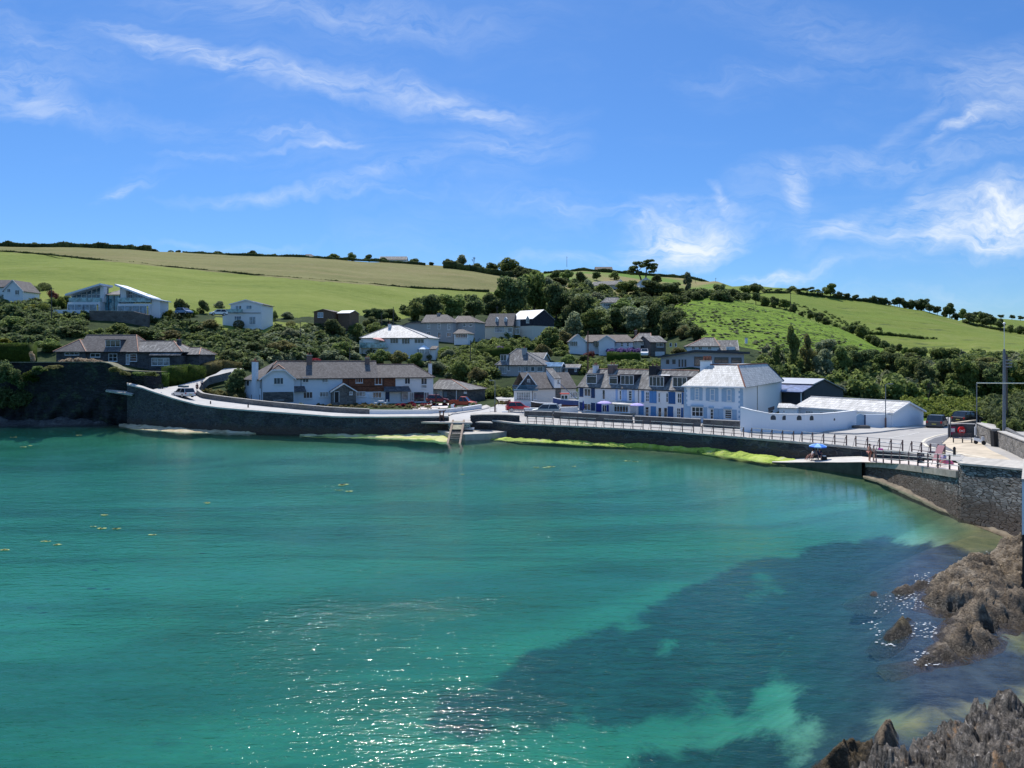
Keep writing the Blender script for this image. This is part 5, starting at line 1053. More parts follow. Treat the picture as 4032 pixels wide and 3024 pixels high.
wins(h, 10, [(603,570,678,768,1,4),(868,580,950,780,1,2),(1160,590,1238,792,1,2)], 0, out=.09); wins(h, 10, [(548,895,752,1062,3,2),(870,930,932,1110,1,3),(1125,945,1250,1105,1,4)], 0, out=.12)
shutters(h, 10, [(525,562,572,775,M_PBL),(676,565,735,782,M_PBL),(793,570,838,788,M_PBL),(950,572,1012,800,M_PBL),(1068,580,1115,802,M_PBL),(1240,580,1298,812,M_PBL),(415,880,530,1095,M_PBL),(755,900,812,1100,M_PBL),(935,922,1016,1130,M_PBL),(1020,925,1098,1135,M_PBL),(1255,940,1332,1140,M_PBL)])
for (x0,y0,x1,y1) in ((540,860,750,890),(848,888,930,915),(1108,905,1245,935)): panel(h, 10, x0, y0, x1, y1, 0, M_PBL, 'hood', 0, .35)
mb = MB(); f = h.fmap(0)
for i in range(15):
 z0 = bE-.3-(i+1)*(bE)/15; w_ = .62 if i % 2 else .42; bx(mb, f, W2-w_-.35*0, W2+.015, 0, .03, z0, z0+bE/15-.01)
for i in range(15):
 z0 = bE-.3-(i+1)*(bE)/15; w_ = .45 if i % 2 else .3; bx(mb, f, 0, w_, 0, .03, z0, z0+bE/15-.01)
mb.build('quoins', M_PBL, h.e)
v0, zt = h.sv(*q2(10, 1680, 560), W2); mb = MB(); mb.tube([(W2+.1, v0, bE-.2), (W2+.1, v0, 0)], .05, 6); mb.build('downpipe', M_RIDGEG, h.e)
swins(h, 10, [(1875,935,1960,1000,1,2)], W2+.03); v0, zt = h.sv(*q2(10, 1873, 912), W2); v1, zb = h.sv(*q2(10, 1978, 938), W2); mb = MB(); bx(mb, h.rmap(W2+.03), v0, v1, 0, .06, zb, zt); mb.build('lintel', M_BRICK, h.e)
# ---- white boundary wall with porthole openings, gate
wp = [(2915,94.2,0),(2960,93.2,0),(3030,92.2,0),(3100,91.8,0),(3170,92.0,0),(3240,93.2,0),(3300,95.2,0),(3372,98.6,0)]
pts = [V3((a_, b_, 2.02)) for a_, b_, c_ in wp]; hs = [3.05,2.75,2.42,2.36,2.34,2.32,2.32,2.34]
lowwall('boundary_wall', pts, 2.3, .3, M_BLUER, plain('white coping', (.80,.80,.79)), 'tall curving white yard wall with small arched openings', 'boundary wall', hs=hs)
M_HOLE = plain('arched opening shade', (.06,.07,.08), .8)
bw = bpy.data.objects['boundary_wall.001']
for z_, x0, x1 in ((11,268,330),(11,413,472),(11,590,652),(11,745,808),(11,1043,1075)):
 px = zx(z_, (x0+x1)/2); D = float(np.interp(px, [a for a,b,c in wp], [b for a,b,c in wp])); D2 = float(np.interp(px+15, [a for a,b,c in wp], [b for a,b,c in wp])); dv = Vector((X(px+15, D2)-X(px, D), D2-D, 0)).normalized(); nv_ = Vector((dv.y, -dv.x, 0))
 zc = HC - (zy(11, 800 + (x0-268)*.012) - HY)/F*D; wdt = (x1-x0)/3.16*D/F/2; c = Vector((X(px, D), D, zc)) + nv_*.012 - bw.location
 pr = [(-wdt, 0), (wdt, 0)] + [(wdt*math.cos(t_), wdt*.9 + wdt*math.sin(t_)) for t_ in np.linspace(0, math.pi, 9)]
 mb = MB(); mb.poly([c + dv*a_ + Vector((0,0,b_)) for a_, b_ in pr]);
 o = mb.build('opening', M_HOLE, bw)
 mb = MB(); k = 1.22; pr2 = [(a_*k, (b_ - wdt*.5)*k + wdt*.5 - .02) for a_, b_ in pr]
 mb.poly([c - nv_*.006 + dv*a_ + Vector((0,0,b_)) for a_, b_ in pr2]); mb.build('opening_trim', M_FRAME, o)
# return wall with blue gate up to the long shed
h = House('yard_wall', 'lower white wall with a pale blue arched gate between yard wall and long shed', 3370, 98.8, 3514, 98.3, 2.05, 'yard wall')
zt = h.uv(*q2(11, 1600, 728))[1]; g0 = h.uv(*q2(11, 1330, 800))[0]; g1 = h.uv(*q2(11, 1440, 800))[0]
mb = MB(); mb.box(0, g0, 0, .3, -.5, zt); mb.box(g1, h.w-.05, 0, .3, -.5, zt-.05); mb.build('wall', M_BLUER, h.e)
pr = [(g0+.03, -.0), (g1-.03, 0), (g1-.03, zt-.35)] + [(g0 + (g1-g0)*k, zt-.35+.35*math.sin(k*math.pi)**.8) for k in (.9,.75,.5,.25,.1)] + [(g0+.03, zt-.35)]
mb = MB(); mb.extr(pr, 'y', .08, .15); mb.build('gate', M_PBL, h.e); mb = MB(); mb.box(g1-.05, g1+.08, -.04, .2, 0, zt-.1); mb.build('gate_post', M_NAVY, h.e)
# ---- long white shed
h = House('long_shed', 'long low white shed with a weathered pale slate roof beside the road', 3137, 110.5, 3513, 98.2, 2.05, 'shed')
eL = h.uv(*q2(11, 1780, 712))[1]; zR_ = h.uv(*q2(11, 1915, 578), 3.6)[1]
body(h, 0, h.w, 0, 7.2, eL, M_BLUER, gable='x', zr=zR_-.1)
roof(h, 0, h.w, 0, 7.2, eL, zR_, h.uv(*q2(11, 735, 530), 3.6)[0], h.w, M_SL3, over=.2, barge=M_BARGE, ridge=plain('pale ridge', (.55,.54,.52)), gutter=M_BARGE)
wins(h, 11, [(700,688,800,722,3,1,GLC),(878,700,995,730,1,1,GLB),(1050,695,1215,730,1,1,GLB)], 0, sill=False)
h = House('lean_to', 'small white outbuilding with pale slate roof behind the yard wall', 3068, 108, 3137, 107, 2.05, 'outbuilding')
zr = h.uv(3120, 1590, 2)[1]; ze = h.uv(3100, 1606, 0)[1]; body(h, 0, h.w, 0, 4, ze, M_BLUER); roof(h, 0, h.w, 0, 4, ze, zr, -1, h.w-1.0, M_SL3, over=.15, gutter=False); wins(h, 11, [(420,680,445,715,1,1)], 0)
# ---- barn with solar roof
h = House('barn', 'dark open barn with blue solar sheeting on its metal roof behind the pale blue house', 3040, 131, 3155, 127, 2.4, 'barn')
vb = 15; e1 = h.uv(*q2(11, 640, 455))[1]; zr = h.uv(*q2(11, 1000, 292), vb/2)[1]
body(h, -3, h.w, 1.0, vb, e1, M_LEAD, gable='x', zr=zr-.2)
mb = MB(); u1 = h.w+.3; zm = (e1+zr)/2+.3
mb.hexa([(-4,-.3,e1-.1),(u1,-.3,e1-.1),(u1,vb*.25,zm-.35),(-4,vb*.25,zm-.35)], [(-4,-.3,e1+.05),(u1,-.3,e1+.05),(u1,vb*.25,zm-.2),(-4,vb*.25,zm-.2)]); mb.build('solar_sheet', glassm('solar blue', (.10,.13,.24), .35), h.e)
mb = MB(); mb.hexa([(-4,vb*.25,zm-.25),(u1,vb*.25,zm-.25),(u1,vb/2,zr-.1),(-4,vb/2,zr-.1)], [(-4,vb*.25-.3,zm-.05),(u1,vb*.25-.3,zm-.05),(u1,vb/2,zr+.05),(-4,vb/2,zr+.05)]); mb.hexa([(-4,vb/2,zr-.1),(u1,vb/2,zr-.1),(u1,vb+.3,e1-.1),(-4,vb+.3,e1-.1)], [(-4,vb/2,zr+.05),(u1,vb/2,zr+.05),(u1,vb+.3,e1),(-4,vb+.3,e1)]); mb.build('roof', M_METR, h.e)
mb = MB(); mb.box(h.w-.15, h.w, 0, .15, -.5, e1); mb.build('post', M_FRAME, h.e)
# ================================================================ hillside
# ---- stone bungalow
h = House('stone_bungalow', 'dark stone bungalow with hipped slate roof, orange ridges and a dormer above the cliff', 228, 150, 715, 148, 9.6)
W_ = h.w; zE = h.uv(*q2(1, 1100, 1330))[1]; zR = h.uv(*q2(1, 1200, 1162), 4)[1]; M_BST = stone('bungalow stone', (.065,.065,.07), (.15,.145,.14), (.12,.12,.12), 2.6, .5, .5)
uA = h.uv(*q2(1, 950, 1330))[0]; uC = h.uv(*q2(1, 1640, 1330))[0]
body(h, 0, uC, 0, 8, zE, M_BST); body(h, uC, W_, -.5, 7, zE-.95, M_BST, name='wall')
r = roof(h, uA-2.5, h.uv(*q2(1,1560,1220),4)[0]+1.2, 0, 8, zE, zR, h.uv(*q2(1, 900, 1162), 4)[0], h.uv(*q2(1, 1485, 1172), 4)[0], M_SL1, ridge=M_RIDGE)
zR2 = h.uv(*q2(1, 1700, 1228), 3.4)[1]; roof(h, h.uv(*q2(1,1400,1330))[0], W_, -.1, 7, zE-.1, zR2, h.uv(*q2(1, 1480, 1228), 3.4)[0], h.uv(*q2(1, 1890, 1230), 3.4)[0], M_SL4, ridge=M_RIDGE)
mb = MB(); a_, b_ = h.uv(*q2(1,1638,1340),-.4)[0], W_+.3; mb.hexa([(a_,-.95,zE-.98),(b_,-.95,zE-.98),(b_,.2,zE-.12),(a_,.2,zE-.12)], [(a_,-.95,zE-.86),(b_,-.95,zE-.86),(b_,.2,zE+.02),(a_,.2,zE+.02)]); mb.build('roof', M_SL4, h.e)
zR3 = h.uv(*q2(1, 805, 1212), 2.4)[1]; roof(h, -.1, uA, -.6, 5.2, zE, zR3, 2.2, 5.1, M_SL1, axis='y', ridge=M_RIDGE); body(h, 0, uA-.1, -.5, 0.02, zE, M_BST, name='wall')
dormer(h, zE, zR, 4, 1, 1148, 1213, 1312, 1290, M_SL2, M_LEAD, 3, parent=r, nh=1)
wins(h, 1, [(706,1350,862,1378,3,1),], -.5); wins(h, 1, [(985,1358,1092,1400,2,1),(1183,1362,1277,1446,2,2),(1413,1363,1492,1446,1,3),(1372,1365,1410,1480,1,3,GLC)], 0); wins(h, 1, [(1650,1408,1845,1492,3,2,GLC)], -.5)
chimney(h, r, 1, 1938, 1215, 1965, 1300, 3.4, M_BST, 1, extra=1.2)
h = House('outbuilding', 'small slate roofed outbuilding at the right end of the stone bungalow', 717, 150, 783, 149, 9.2, 'outbuilding')
zE = h.uv(*q2(1, 2100, 1365))[1]; zR = h.uv(*q2(1, 2050, 1300), 2.5)[1]; body(h, 0, h.w, 0, 5, zE, M_BST); roof(h, 0, h.w, 0, 5, zE, zR, -1, h.w-1.4, M_SL4, ridge=M_RIDGE)
# ---- modern white villa
h = House('modern_villa', 'modern white and glass villa with two wing shaped roofs above the stone wall', 270, 189, 592, 189, 21.6)
U = lambda x, y, v=0: h.uv(*q2(1, x, y), v)
a0, a1 = U(748,800)[0], U(1097,800)[0]; b0, b1 = U(1290,800)[0], U(1640,800)[0]
def frame_box(x0, y0, x1, y1, x2, x3):
 p = U(x0, y0); q = U(x1, y1); mb = MB(); f = h.fmap(0); t_ = .55; bx(mb, f, p[0], q[0], -3, .4, p[1]-t_, p[1]); bx(mb, f, p[0], p[0]+t_*.7, -3, .4, 0, p[1]-t_); bx(mb, f, q[0]-t_*.7, q[0], -3, .4, 0, p[1]-t_); mb.build('wall_frame', M_REND, h.e)
 window(h.e, h.fmap(-1.2), p[0]+t_*.7, q[0]-t_*.7, 0, p[1]-t_, 4, 1, GLB, sill=False, fw=.1)
frame_box(748, 802, 1097, 895, 0, 0); frame_box(1290, 818, 1640, 935, 0, 0)
zf = U(900, 800)[1]
for (xa, xb, pts) in ((780,1110,[(735,715),(1115,600)]), (1310,1640,[(1272,606),(1650,748)])):
 ua, ub = U(xa, 700, 2.2)[0], U(xb, 700, 2.2)[0]; (x0,y0),(x1,y1) = pts; P_, Q_ = U(x0, y0, .5), U(x1, y1, .5); sl = (Q_[1]-P_[1])/(Q_[0]-P_[0]); zat = lambda u: P_[1] + (u-P_[0])*sl
 mb = MB(); mb.extr([(ua, zf), (ub, zf), (ub, zat(ub)-.35), (ua, zat(ua)-.35)][::-1], 'y', 2.2, 5.4); mb.build('wall', GLB, h.e)
 mb = MB()
 for i in range(7): u = ua + (ub-ua)*i/6; mb.box(u-.07, u+.07, 2.1, 2.2, zf, zat(u)-.4)
 zm_ = (zf + max(zat(ua), zat(ub)))/2; mb.box(ua, ub, 2.1, 2.19, zf+2.0, zf+2.12); mb.build('glazing_bar', M_FRAME, h.e)
 mb = MB(); mb.hexa([(P_[0],-.6,P_[1]-.45),(Q_[0],-.6,Q_[1]-.45),(Q_[0],5.5,Q_[1]-.45),(P_[0],5.5,P_[1]-.45)], [(P_[0],-.6,P_[1]),(Q_[0],-.6,Q_[1]),(Q_[0],5.5,Q_[1]),(P_[0],5.5,P_[1])]); mb.build('roof', plain('pale metal roof edge', (.70,.74,.78), .5, .04), h.e)
 mb = MB(); g0, g1 = U(xa-30, 800, -.3)[0], U(xb, 800, -.3)[0]; mb.box(g0, g1, -.32, -.28, zf, zf+1.05); mb.build('balcony_glass', GLG, h.e)
p0 = U(1090,630,1.0)[0];
for xx, yy in ((1090, 632), (1312, 655)): u = U(xx, yy, .8)[0]; mb = MB(); mb.box(u, u+1.4 if xx == 1312 else u+.9, .8, 2.4, zf, U(xx, yy, .8)[1]); mb.build('pier', M_REND, h.e)
g0, g1 = U(1120,730,2)[0], U(1305,730,2)[0]; zt = U(1200,728,2)[1]; mb = MB(); mb.box(g0, g1, 2, 9, 0, zt); mb.build('stair_glass', glassm('teal tall glass', (.08,.20,.24), .04), h.e)
mb = MB()
for i in range(4): u = g0 + (g1-g0)*i/3; mb.box(u-.06, u+.06, 1.93, 2, 0, zt)
mb.build('glazing_bar', M_FRDK, h.e); mb = MB(); zt2 = U(1250,665,4)[1]; mb.hexa([(g0,1.6,zt),(g1+.2,1.6,zt),(g1+.2,8,zt2),(g0+1,8,zt2)], [(g0,1.6,zt+.2),(g1+.2,1.6,zt+.2),(g1+.2,8,zt2+.2),(g0+1,8,zt2+.2)]); mb.build('roof', M_SL4, h.e)
mb = MB(); u = U(1640,760)[0]; u2 = U(1772,760,2)[0]; z1_, z2_ = U(1650,750,1)[1]-.5, U(1772,790,2)[1]; mb.extr([(u-.05,-1.5),(u2,-1.5),(u2,z2_),(u-.05,z1_)][::-1], 'y', .6, 5.2); mb.build('side_wall', M_REND, h.e)
mb = MB(); mb.hexa([(u,.2,z1_),(u2+.6,.2,z2_-.1),(u2+.6,5.5,z2_-.1),(u,5.5,z1_)], [(u,.2,z1_+.3),(u2+.6,.2,z2_+.15),(u2+.6,5.5,z2_+.15),(u,5.5,z1_+.3)]); mb.build('roof', plain('pale metal roof edge', (.70,.74,.78)), h.e)
mb = MB(); u0, zt = U(583,885,-2.5); u1, _ = U(975,885,-2.5); mb.box(u0, u1, -2.6, -2.3, zt-.9, zt); mb.box(u0, u1, -2.3, .5, zt-1.0, zt-.85); mb.build('terrace_parapet', M_REND, h.e)
h = House('retaining_wall', 'broad brown stone retaining wall in front of the modern villa', 352, 184, 585, 183, 15.0, 'retaining wall')
zt = h.uv(*q2(1, 1000, 895))[1]; zt2 = h.uv(*q2(1, 1590, 940))[1]; mb = MB(); w_ = h.w; mb.extr([(0,-2),(w_,-2),(w_,zt2),(w_*.75,zt-.2),(0,zt)][::-1], 'y', 0, .6); mb.build('wall', stone('warm brown stone', (.12,.10,.085), (.22,.185,.155), (.15,.13,.115), 1.6, .5, .4), h.e)
mb = MB(); mb.hexa([(-.05,-.05,zt),(w_*.75,-.05,zt-.2),(w_*.75,.65,zt-.2),(-.05,.65,zt)], [(-.05,-.05,zt+.1),(w_*.75,-.05,zt-.1),(w_*.75,.65,zt-.1),(-.05,.65,zt+.1)]); mb.build('coping', M_CONC, h.e)
def adopt(par, e2):
 """fold the parts of a helper frame into the house they belong to"""
 M_ = (Matrix.Translation(par.location) @ Matrix.Rotation(par.rotation_euler.z, 4, 'Z')).inverted() @ (Matrix.Translation(e2.location) @ Matrix.Rotation(e2.rotation_euler.z, 4, 'Z'))
 def tr_(o):
  o.data.transform(M_)
  for k in children(o): tr_(k)
 for c in list(children(e2)): c.parent = par; CH.setdefault(par.name, []).append(c); tr_(c)
 CH.pop(e2.name, None); bpy.data.objects.remove(e2)
def HZ(px, py, D=None): return ground_z(X(px, D or 466), D or 466)
# generic simple houses -------------------------------------------------
def simple(name, label, pl, Dl, pr, Dr, zg, ze_px, zr_px, depth, wallm, roofm, axis='x', A=None, B=None, over=.3, ridge=None, barge=None, cat='house', z=0, wl=(), gutter=True):
 """ze_px/zr_px are eaves and ridge rows seen; A,B ridge end columns"""
 h = House(name, label, pl, Dl, pr, Dr, zg, cat); ze = h.uv((pl+pr)/2, ze_px)[1]
 if axis == 'x':
  vm = depth/2; zr = h.uv((pl+pr)/2, zr_px, vm)[1]; a = -1 if A is None else h.uv(A, zr_px, vm)[0]; b = h.w+1 if B is None else h.uv(B, zr_px, vm)[0]
  body(h, 0, h.w, 0, depth, ze, wallm, gable='x' if (A is None and B is None) else None, zr=zr-.05)
  if (A is None) != (B is None):
   uu = 0 if A is None else h.w; mb = MB(); s_ = .02 if A is None else -.02; mb.extr([(0,ze),(depth,ze),(vm,zr-.05)], 'x', uu, uu + (.25 if A is None else -.25)); mb.build('gable_wall', wallm, h.e)
 else:
  zr = h.uv((pl+pr)/2, zr_px, 0)[1]; a = -1 if A is None else A; b = depth+1 if B is None else B; body(h, 0, h.w, 0, depth, ze, wallm, gable='y', zr=zr-.05)
 r = roof(h, 0, h.w, 0, depth, ze, zr, a, b, roofm, axis=axis, over=over, ridge=ridge, barge=barge, gutter=gutter); wins(h, z, wl)
 h.ze, h.zr, h.r = ze, zr, r; return h
h = simple('bungalow', 'white gabled bungalow cut by the left edge of the picture', 14, 200, 90, 200, 23.6, 1143, 1103, 7, M_REND, M_SL1, axis='y', barge=M_BARGE, z=1, wl=[(78,655,115,695,2,1),(163,668,212,722,2,1)])
h2 = simple('wing', 'x', -90, 202, 15, 202, 23.6, 1128, 1103, 6, M_REND, M_SL1); adopt(h.e, h2.e)
h = simple('gabled_house', 'two storey white house with shallow front gable and white balcony in the upper meadow', 908, 190, 1030, 190, 19.2, zy(3,268), zy(3,222), 9, M_REND, M_SL2, axis='y', barge=M_BARGE, over=.35, z=3, wl=[(905,285,940,345,2,1,GLB),(942,285,970,365,1,1),(1022,283,1083,325,2,1,GLB),(892,398,968,445,3,1,GLB),(1055,405,1125,492,4,1,GLB)])
u0, zt = h.uv(*q2(3, 760, 368)); mb = MB(); u1 = h.uv(*q2(3, 1180, 368))[0]; mb.box(u0, 0, .3, 8, -1, zt); mb.build('wing', M_REND, h.e); mb = MB(); mb.box(u0-.1, u1, -.12, .0, zt, zt+.12); mb.build('band', M_FRDK, h.e)
mb = MB(); mb.box(u0, 0, .3, .36, zt, zt+1.0); mb.box(0, h.uv(*q2(3, 1000, 368))[0], -1.0, -.96, zt+.12, zt+1.0); mb.build('balcony_glass', GLG, h.e)
h = simple('garden_shed', 'dark timber shed with low pitched roof at the foot of the field', 1236, 199, 1309, 198, 19.2, zy(3,352), zy(3,325), 6, M_TIMB, M_TILE, axis='y', cat='shed', z=3, wl=[(1800,360,1860,415,4,1,GLB)])
h = simple('garden_shed', 'small shed with a bright pale roof just right of the dark timber shed', 1330, 200, 1376, 199, 19.2, zy(3,366), zy(3,342), 5, M_TIMB, M_METR, cat='shed', gutter=False)
# white hipped house with conservatory
h = simple('hipped_house', 'white house with pale slate pyramid roof, pink parasol balcony and small conservatory', 1421, 186, 1682, 183, 10.9, 1328, 1281, 10, M_REND, M_SL3, A=1545, B=1572, ridge=M_RIDGEG, z=6, wl=[(515,497,605,560,3,1),(642,502,730,566,3,1),(778,508,885,558,3,1),(395,500,438,580,2,1)])
chimney(h, h.r, 6, 498, 352, 522, 385, 4.2, M_REND, 1)
mb = MB(); u0, zt = h.uv(*q2(6, 250, 550), -1.4); u1 = h.uv(*q2(6, 470, 550), -1.4)[0]; mb.box(u0-1.5, u1, -1.4, -1.34, zt-1.1, zt); mb.box(u0-1.5, u1, -1.4, 0, zt-1.25, zt-1.1); mb.build('balcony', GLG, h.e)
mb = MB(); u0 = h.uv(*q2(6, 200, 600), -1)[0]; mb.box(u0, 0, -1.0, 4, -1, h.uv(*q2(6,200,525))[1]); mb.build('side_wing', M_CREAM, h.e)
# conservatory (octagon end)
u0, zt = h.uv(*q2(6, 803, 622), -1.6); u1, zb = h.uv(*q2(6, 940, 668), -1.6); zg_ = h.uv(*q2(6, 870, 715), -1.6)[1]; uc = (u0+u1)/2
mb = MB(); fpz = [(u0,0),(u0,-1.2),(u0+.9,-2.2),(u1-.9,-2.2),(u1,-1.2),(u1,0)]
mb.extr(fpz[::-1], 'z', -1, zb, 0); mb.extr(fpz[::-1], 'z', zb, zt, 1)
for i in range(6):
 a_ = Vector(fpz[i]); mb.box(a_.x-.07, a_.x+.07, a_.y-.07, a_.y+.07, zb, zt, 2)
for k in (.33,.66): mb.box(u0+.9+(u1-u0-1.8)*k-.05, u0+.9+(u1-u0-1.8)*k+.05, -2.25, -2.2, zb, zt, 2)
ap = (uc, -.9, zt+1.1)
for i in range(5): mb.poly([(fpz[i][0], fpz[i][1]-.1, zt), (fpz[i+1][0], fpz[i+1][1]-.1, zt), ap], 3)
mb.build('conservatory', [M_GREYR, GLC, M_FRAME, plain('pale polycarbonate', (.62,.70,.74), .3, .05)], h.e)
mb = MB(); u2, z2 = h.uv(*q2(6, 945, 590), -1); u3 = h.uv(*q2(6, 1020, 610), -1)[0]; mb.box(u2, u3-.3, -.9, 1, -1, z2-.6); mb.hexa([(u2,-1.3,z2-.8),(u3,-1.3,z2-.8),(u3,1,z2),(u2,1,z2)], [(u2,-1.3,z2-.65),(u3,-1.3,z2-.65),(u3,1,z2+.1),(u2,1,z2+.1)], 1); mb.build('porch', [M_REND, M_SL1], h.e)
# grey two storey house
h = simple('grey_house', 'grey rendered two storey house with brown slate hipped roof below the woodland', 1662, 212, 1783, 210, 15.7, 1268, 1240, 8, M_GREYR, M_SL1, A=1668, B=1760, z=6, wl=[(917,335,950,400,1,2,GLC),(1032,340,1064,402,1,2,GLC),(1138,346,1168,412,1,2,GLC),(915,430,950,498,2,1),(1033,436,1068,502,2,1),(1130,442,1178,488,3,1)])
chimney(h, h.r, 6, 1030, 235, 1058, 280, 4, M_RIDGEG, 1)
mb = MB(); u0 = h.uv(*q2(6, 675, 375), 2)[0]; zt = h.uv(*q2(6, 700, 365), 2)[1]; mb.extr([(u0,-1),(.02,-1),(.02,h.ze-.1),(h.uv(*q2(6,740,320),2)[0], h.ze-.1),(u0,zt)][::-1], 'y', .6, 8); mb.build('side_wing', M_GREYR, h.e); mb = MB(); uu = h.uv(*q2(6,735,312),2)[0]; mb.hexa([(u0-.3,.3,zt-.1),(uu,.3,h.ze-.2),(uu,8.2,h.ze-.2),(u0-.3,8.2,zt-.1)], [(u0-.3,.3,zt+.1),(uu,.3,h.ze),(uu,8.2,h.ze),(u0-.3,8.2,zt+.1)]); mb.hexa([(uu,.3,h.ze-.2),(.2,.3,h.ze-.2),(.2,8.2,h.ze-.2),(uu,8.2,h.ze-.2)], [(uu,.3,h.ze),(.2,.3,h.ze+.3),(.2,8.2,h.ze+.3),(uu,8.2,h.ze)]); mb.build('roof', M_SL1, h.e)
h = simple('small_bungalow', 'small grey bungalow with brown gabled roof just right of the grey two storey house', 1787, 214, 1870, 212, 16.6, zy(6,325), zy(6,262), 8, M_GREYR, M_TILE, B=1850, z=6, wl=[(1308,342,1340,375,1,2),(1375,342,1408,376,1,2)], barge=M_BARGE)
h = simple('garden_room', 'white glazed garden room with low hipped roof right of the grey house', 1788, 205, 1842, 204, 15.6, zy(6,448), zy(6,408), 5, M_REND, M_SL1, A=1805, B=1825, cat='garden room', z=6, wl=[(1225,455,1355,500,7,1)], gutter=False)
# dormered house + black clad gable
h = simple('dormered_house', 'cream house with dark slate roof and two white arched dormers beside the black clad gable', 1908, 226, 2018, 224, 17.0, zy(6,362), zy(6,236), 8, M_CREAM, M_SL1, A=1928, B=2030, z=6, wl=[(1655,375,1755,438,6,2,GLC),(1798,388,1842,440,3,1),(1875,395,1925,460,3,1)])
for x0, x1 in ((1660,1690),(1755,1785)):
 vf = 1.2; u0, zt = h.uv(*q2(6, x0, 290), vf); u1, zb = h.uv(*q2(6, x1, 330), vf); mb = MB(); um = (u0+u1)/2; za = h.uv(*q2(6, (x0+x1)/2, 270), vf)[1]; mb.extr([(u0,zb-.3),(u1,zb-.3),(u1,zt),(um,za),(u0,zt)][::-1], 'y', vf, 4); o = mb.build('dormer', M_REND, h.r); window(o, h.fmap(vf), u0+.15, u1-.15, zb, zt+.2, 2, 1, GLC, pane=False, sill=False)
h = simple('clad_house', 'black slate clad house with a pale zinc roof and arched gable window', 2008, 229, 2098, 222, 17.0, zy(6,292), zy(6,207), 9, M_CREAM, M_METR, z=6, wl=[(1882,295,1932,370,3,1,GLC),(1905,395,1925,455,2,1)], gutter=False)
zb = h.uv(*q2(6, 1900, 372))[1]; mb = MB(); mb.box(-.05, h.w+.05, -.05, 9.05, zb, h.ze); mb.extr([(-.05,h.ze),(9.05,h.ze),(4.5,h.zr-.08)], 'x', h.w, h.w+.05); mb.build('cladding', M_CLAD, h.e)
panel(h, 6, 1882, 295, 1932, 370, -.06, M_FRAME, 'window_surround', -.0, .03); wins(h, 6, [(1884,297,1930,368,4,1,GLC)], -.06)
v0, zt = h.sv(*q2(6, 1993, 290), h.w+.05); v1, zb = h.sv(*q2(6, 2030, 342), h.w+.05); vm_ = (v0+v1)/2; mb = MB(); f = h.rmap(h.w+.06); mb.poly([f(v0,.02,zb), f(v1,.02,zb), f(v1,.02,zt), f(vm_,.02,zt+.9), f(v0,.02,zt)]); mb.build('arched_window', GLC, h.e)
# grey hipped bungalow
h = simple('dormer_bungalow', 'grey bungalow with steep hipped slate roof, glazed corner dormer and tall grey chimney', 1955, 167, 2140, 164, 7.4, zy(6,785), zy(6,620), 8.5, M_GREYR, M_SL4, A=2035, B=2050, ridge=M_RIDGEG, z=6, wl=[(1672,800,1698,855,1,1),(1705,798,1778,890,4,1,GLC),(1795,800,1820,858,1,1),(1910,808,1938,868,2,1),(1972,810,2025,868,3,1),(2045,812,2090,865,1,1),(2115,812,2178,868,3,1)])
chimney(h, h.r, 6, 1955, 615, 1998, 705, 3.0, M_GREYR, 1, extra=1.0); dormer(h, h.ze, h.zr, 4.25, 6, 1715, 680, 1785, 752, M_FRAME, M_LEAD, 2, parent=h.r)
h = simple('rear_wing', 'plain slate roofed wing behind the grey hipped bungalow', 2078, 176, 2135, 175, 8.0, zy(6,735), zy(6,662), 7, M_GREYR, M_SL4, cat='house wing', barge=M_BARGE)
h = simple('glasshouse', 'blue tinted glasshouse with white bars beside the grey bungalow', 2140, 166, 2208, 165, 7.6, zy(7,888), zy(7,840), 4, GLC, GLB, cat='glasshouse', z=7, wl=[(990,895,1045,985,2,1,GLC),(1050,895,1140,985,2,1,GLC)], barge=M_FRAME, gutter=M_FRAME)
h = simple('timber_cabin', 'dark timber cabin with mossy roof right of the glasshouse', 2209, 168, 2280, 167, 7.6, zy(7,908), zy(7,865), 4, M_FRDK, M_SL4, cat='cabin', z=7, wl=[(1195,918,1235,975,2,1,GLC),(1335,920,1370,970,1,1,GLC)], gutter=M_BARGE)
# wide white house
h = simple('wide_house', 'wide white house with brown tiled roof, two gables and a glazed first floor veranda', 2300, 206, 2492, 203, 11.6, zy(7,535), zy(7,440), 9, M_REND, M_TILE, A=2310, B=2470, z=7, wl=[(1455,528,1492,585,2,1),(2005,548,2043,605,1,2),(2092,550,2127,608,1,2),(1975,680,2120,725,1,1,GL)])
h2 = simple('gable_wing', 'left gable', 2243, 204, 2306, 204, 11.6, zy(7,525), zy(7,428), 9, M_REND, M_TILE, axis='y', barge=M_BARGE, z=7, wl=[(1268,530,1380,602,4,1)])
adopt(h.e, h2.e)
h2 = simple('gable_wing', 'mid gable', 2358, 201.5, 2420, 201, 11.6, zy(7,522), zy(7,448), 6, M_REND, M_SL3, axis='y', barge=M_BARGE)
adopt(h.e, h2.e)
v = -1.8; u0, zt = h.uv(*q2(7, 1615, 525), v); u1, zb = h.uv(*q2(7, 1915, 645), v); zm = h.uv(*q2(7, 1700, 598), v)[1]; mb = MB(); mb.box(u0+1.2, u1, v, 0, zb, zm); mb.build('veranda', M_REND, h.e); mb = MB(); mb.box(u0, u1, v, 0, zm, zt); mb.build('veranda_glass', GL, h.e)
mb = MB()
for i in range(8): u = u0 + (u1-u0)*i/7; mb.box(u-.06, u+.06, v-.06, v, zm, zt)
mb.build('veranda_post', M_FRDK, h.e)
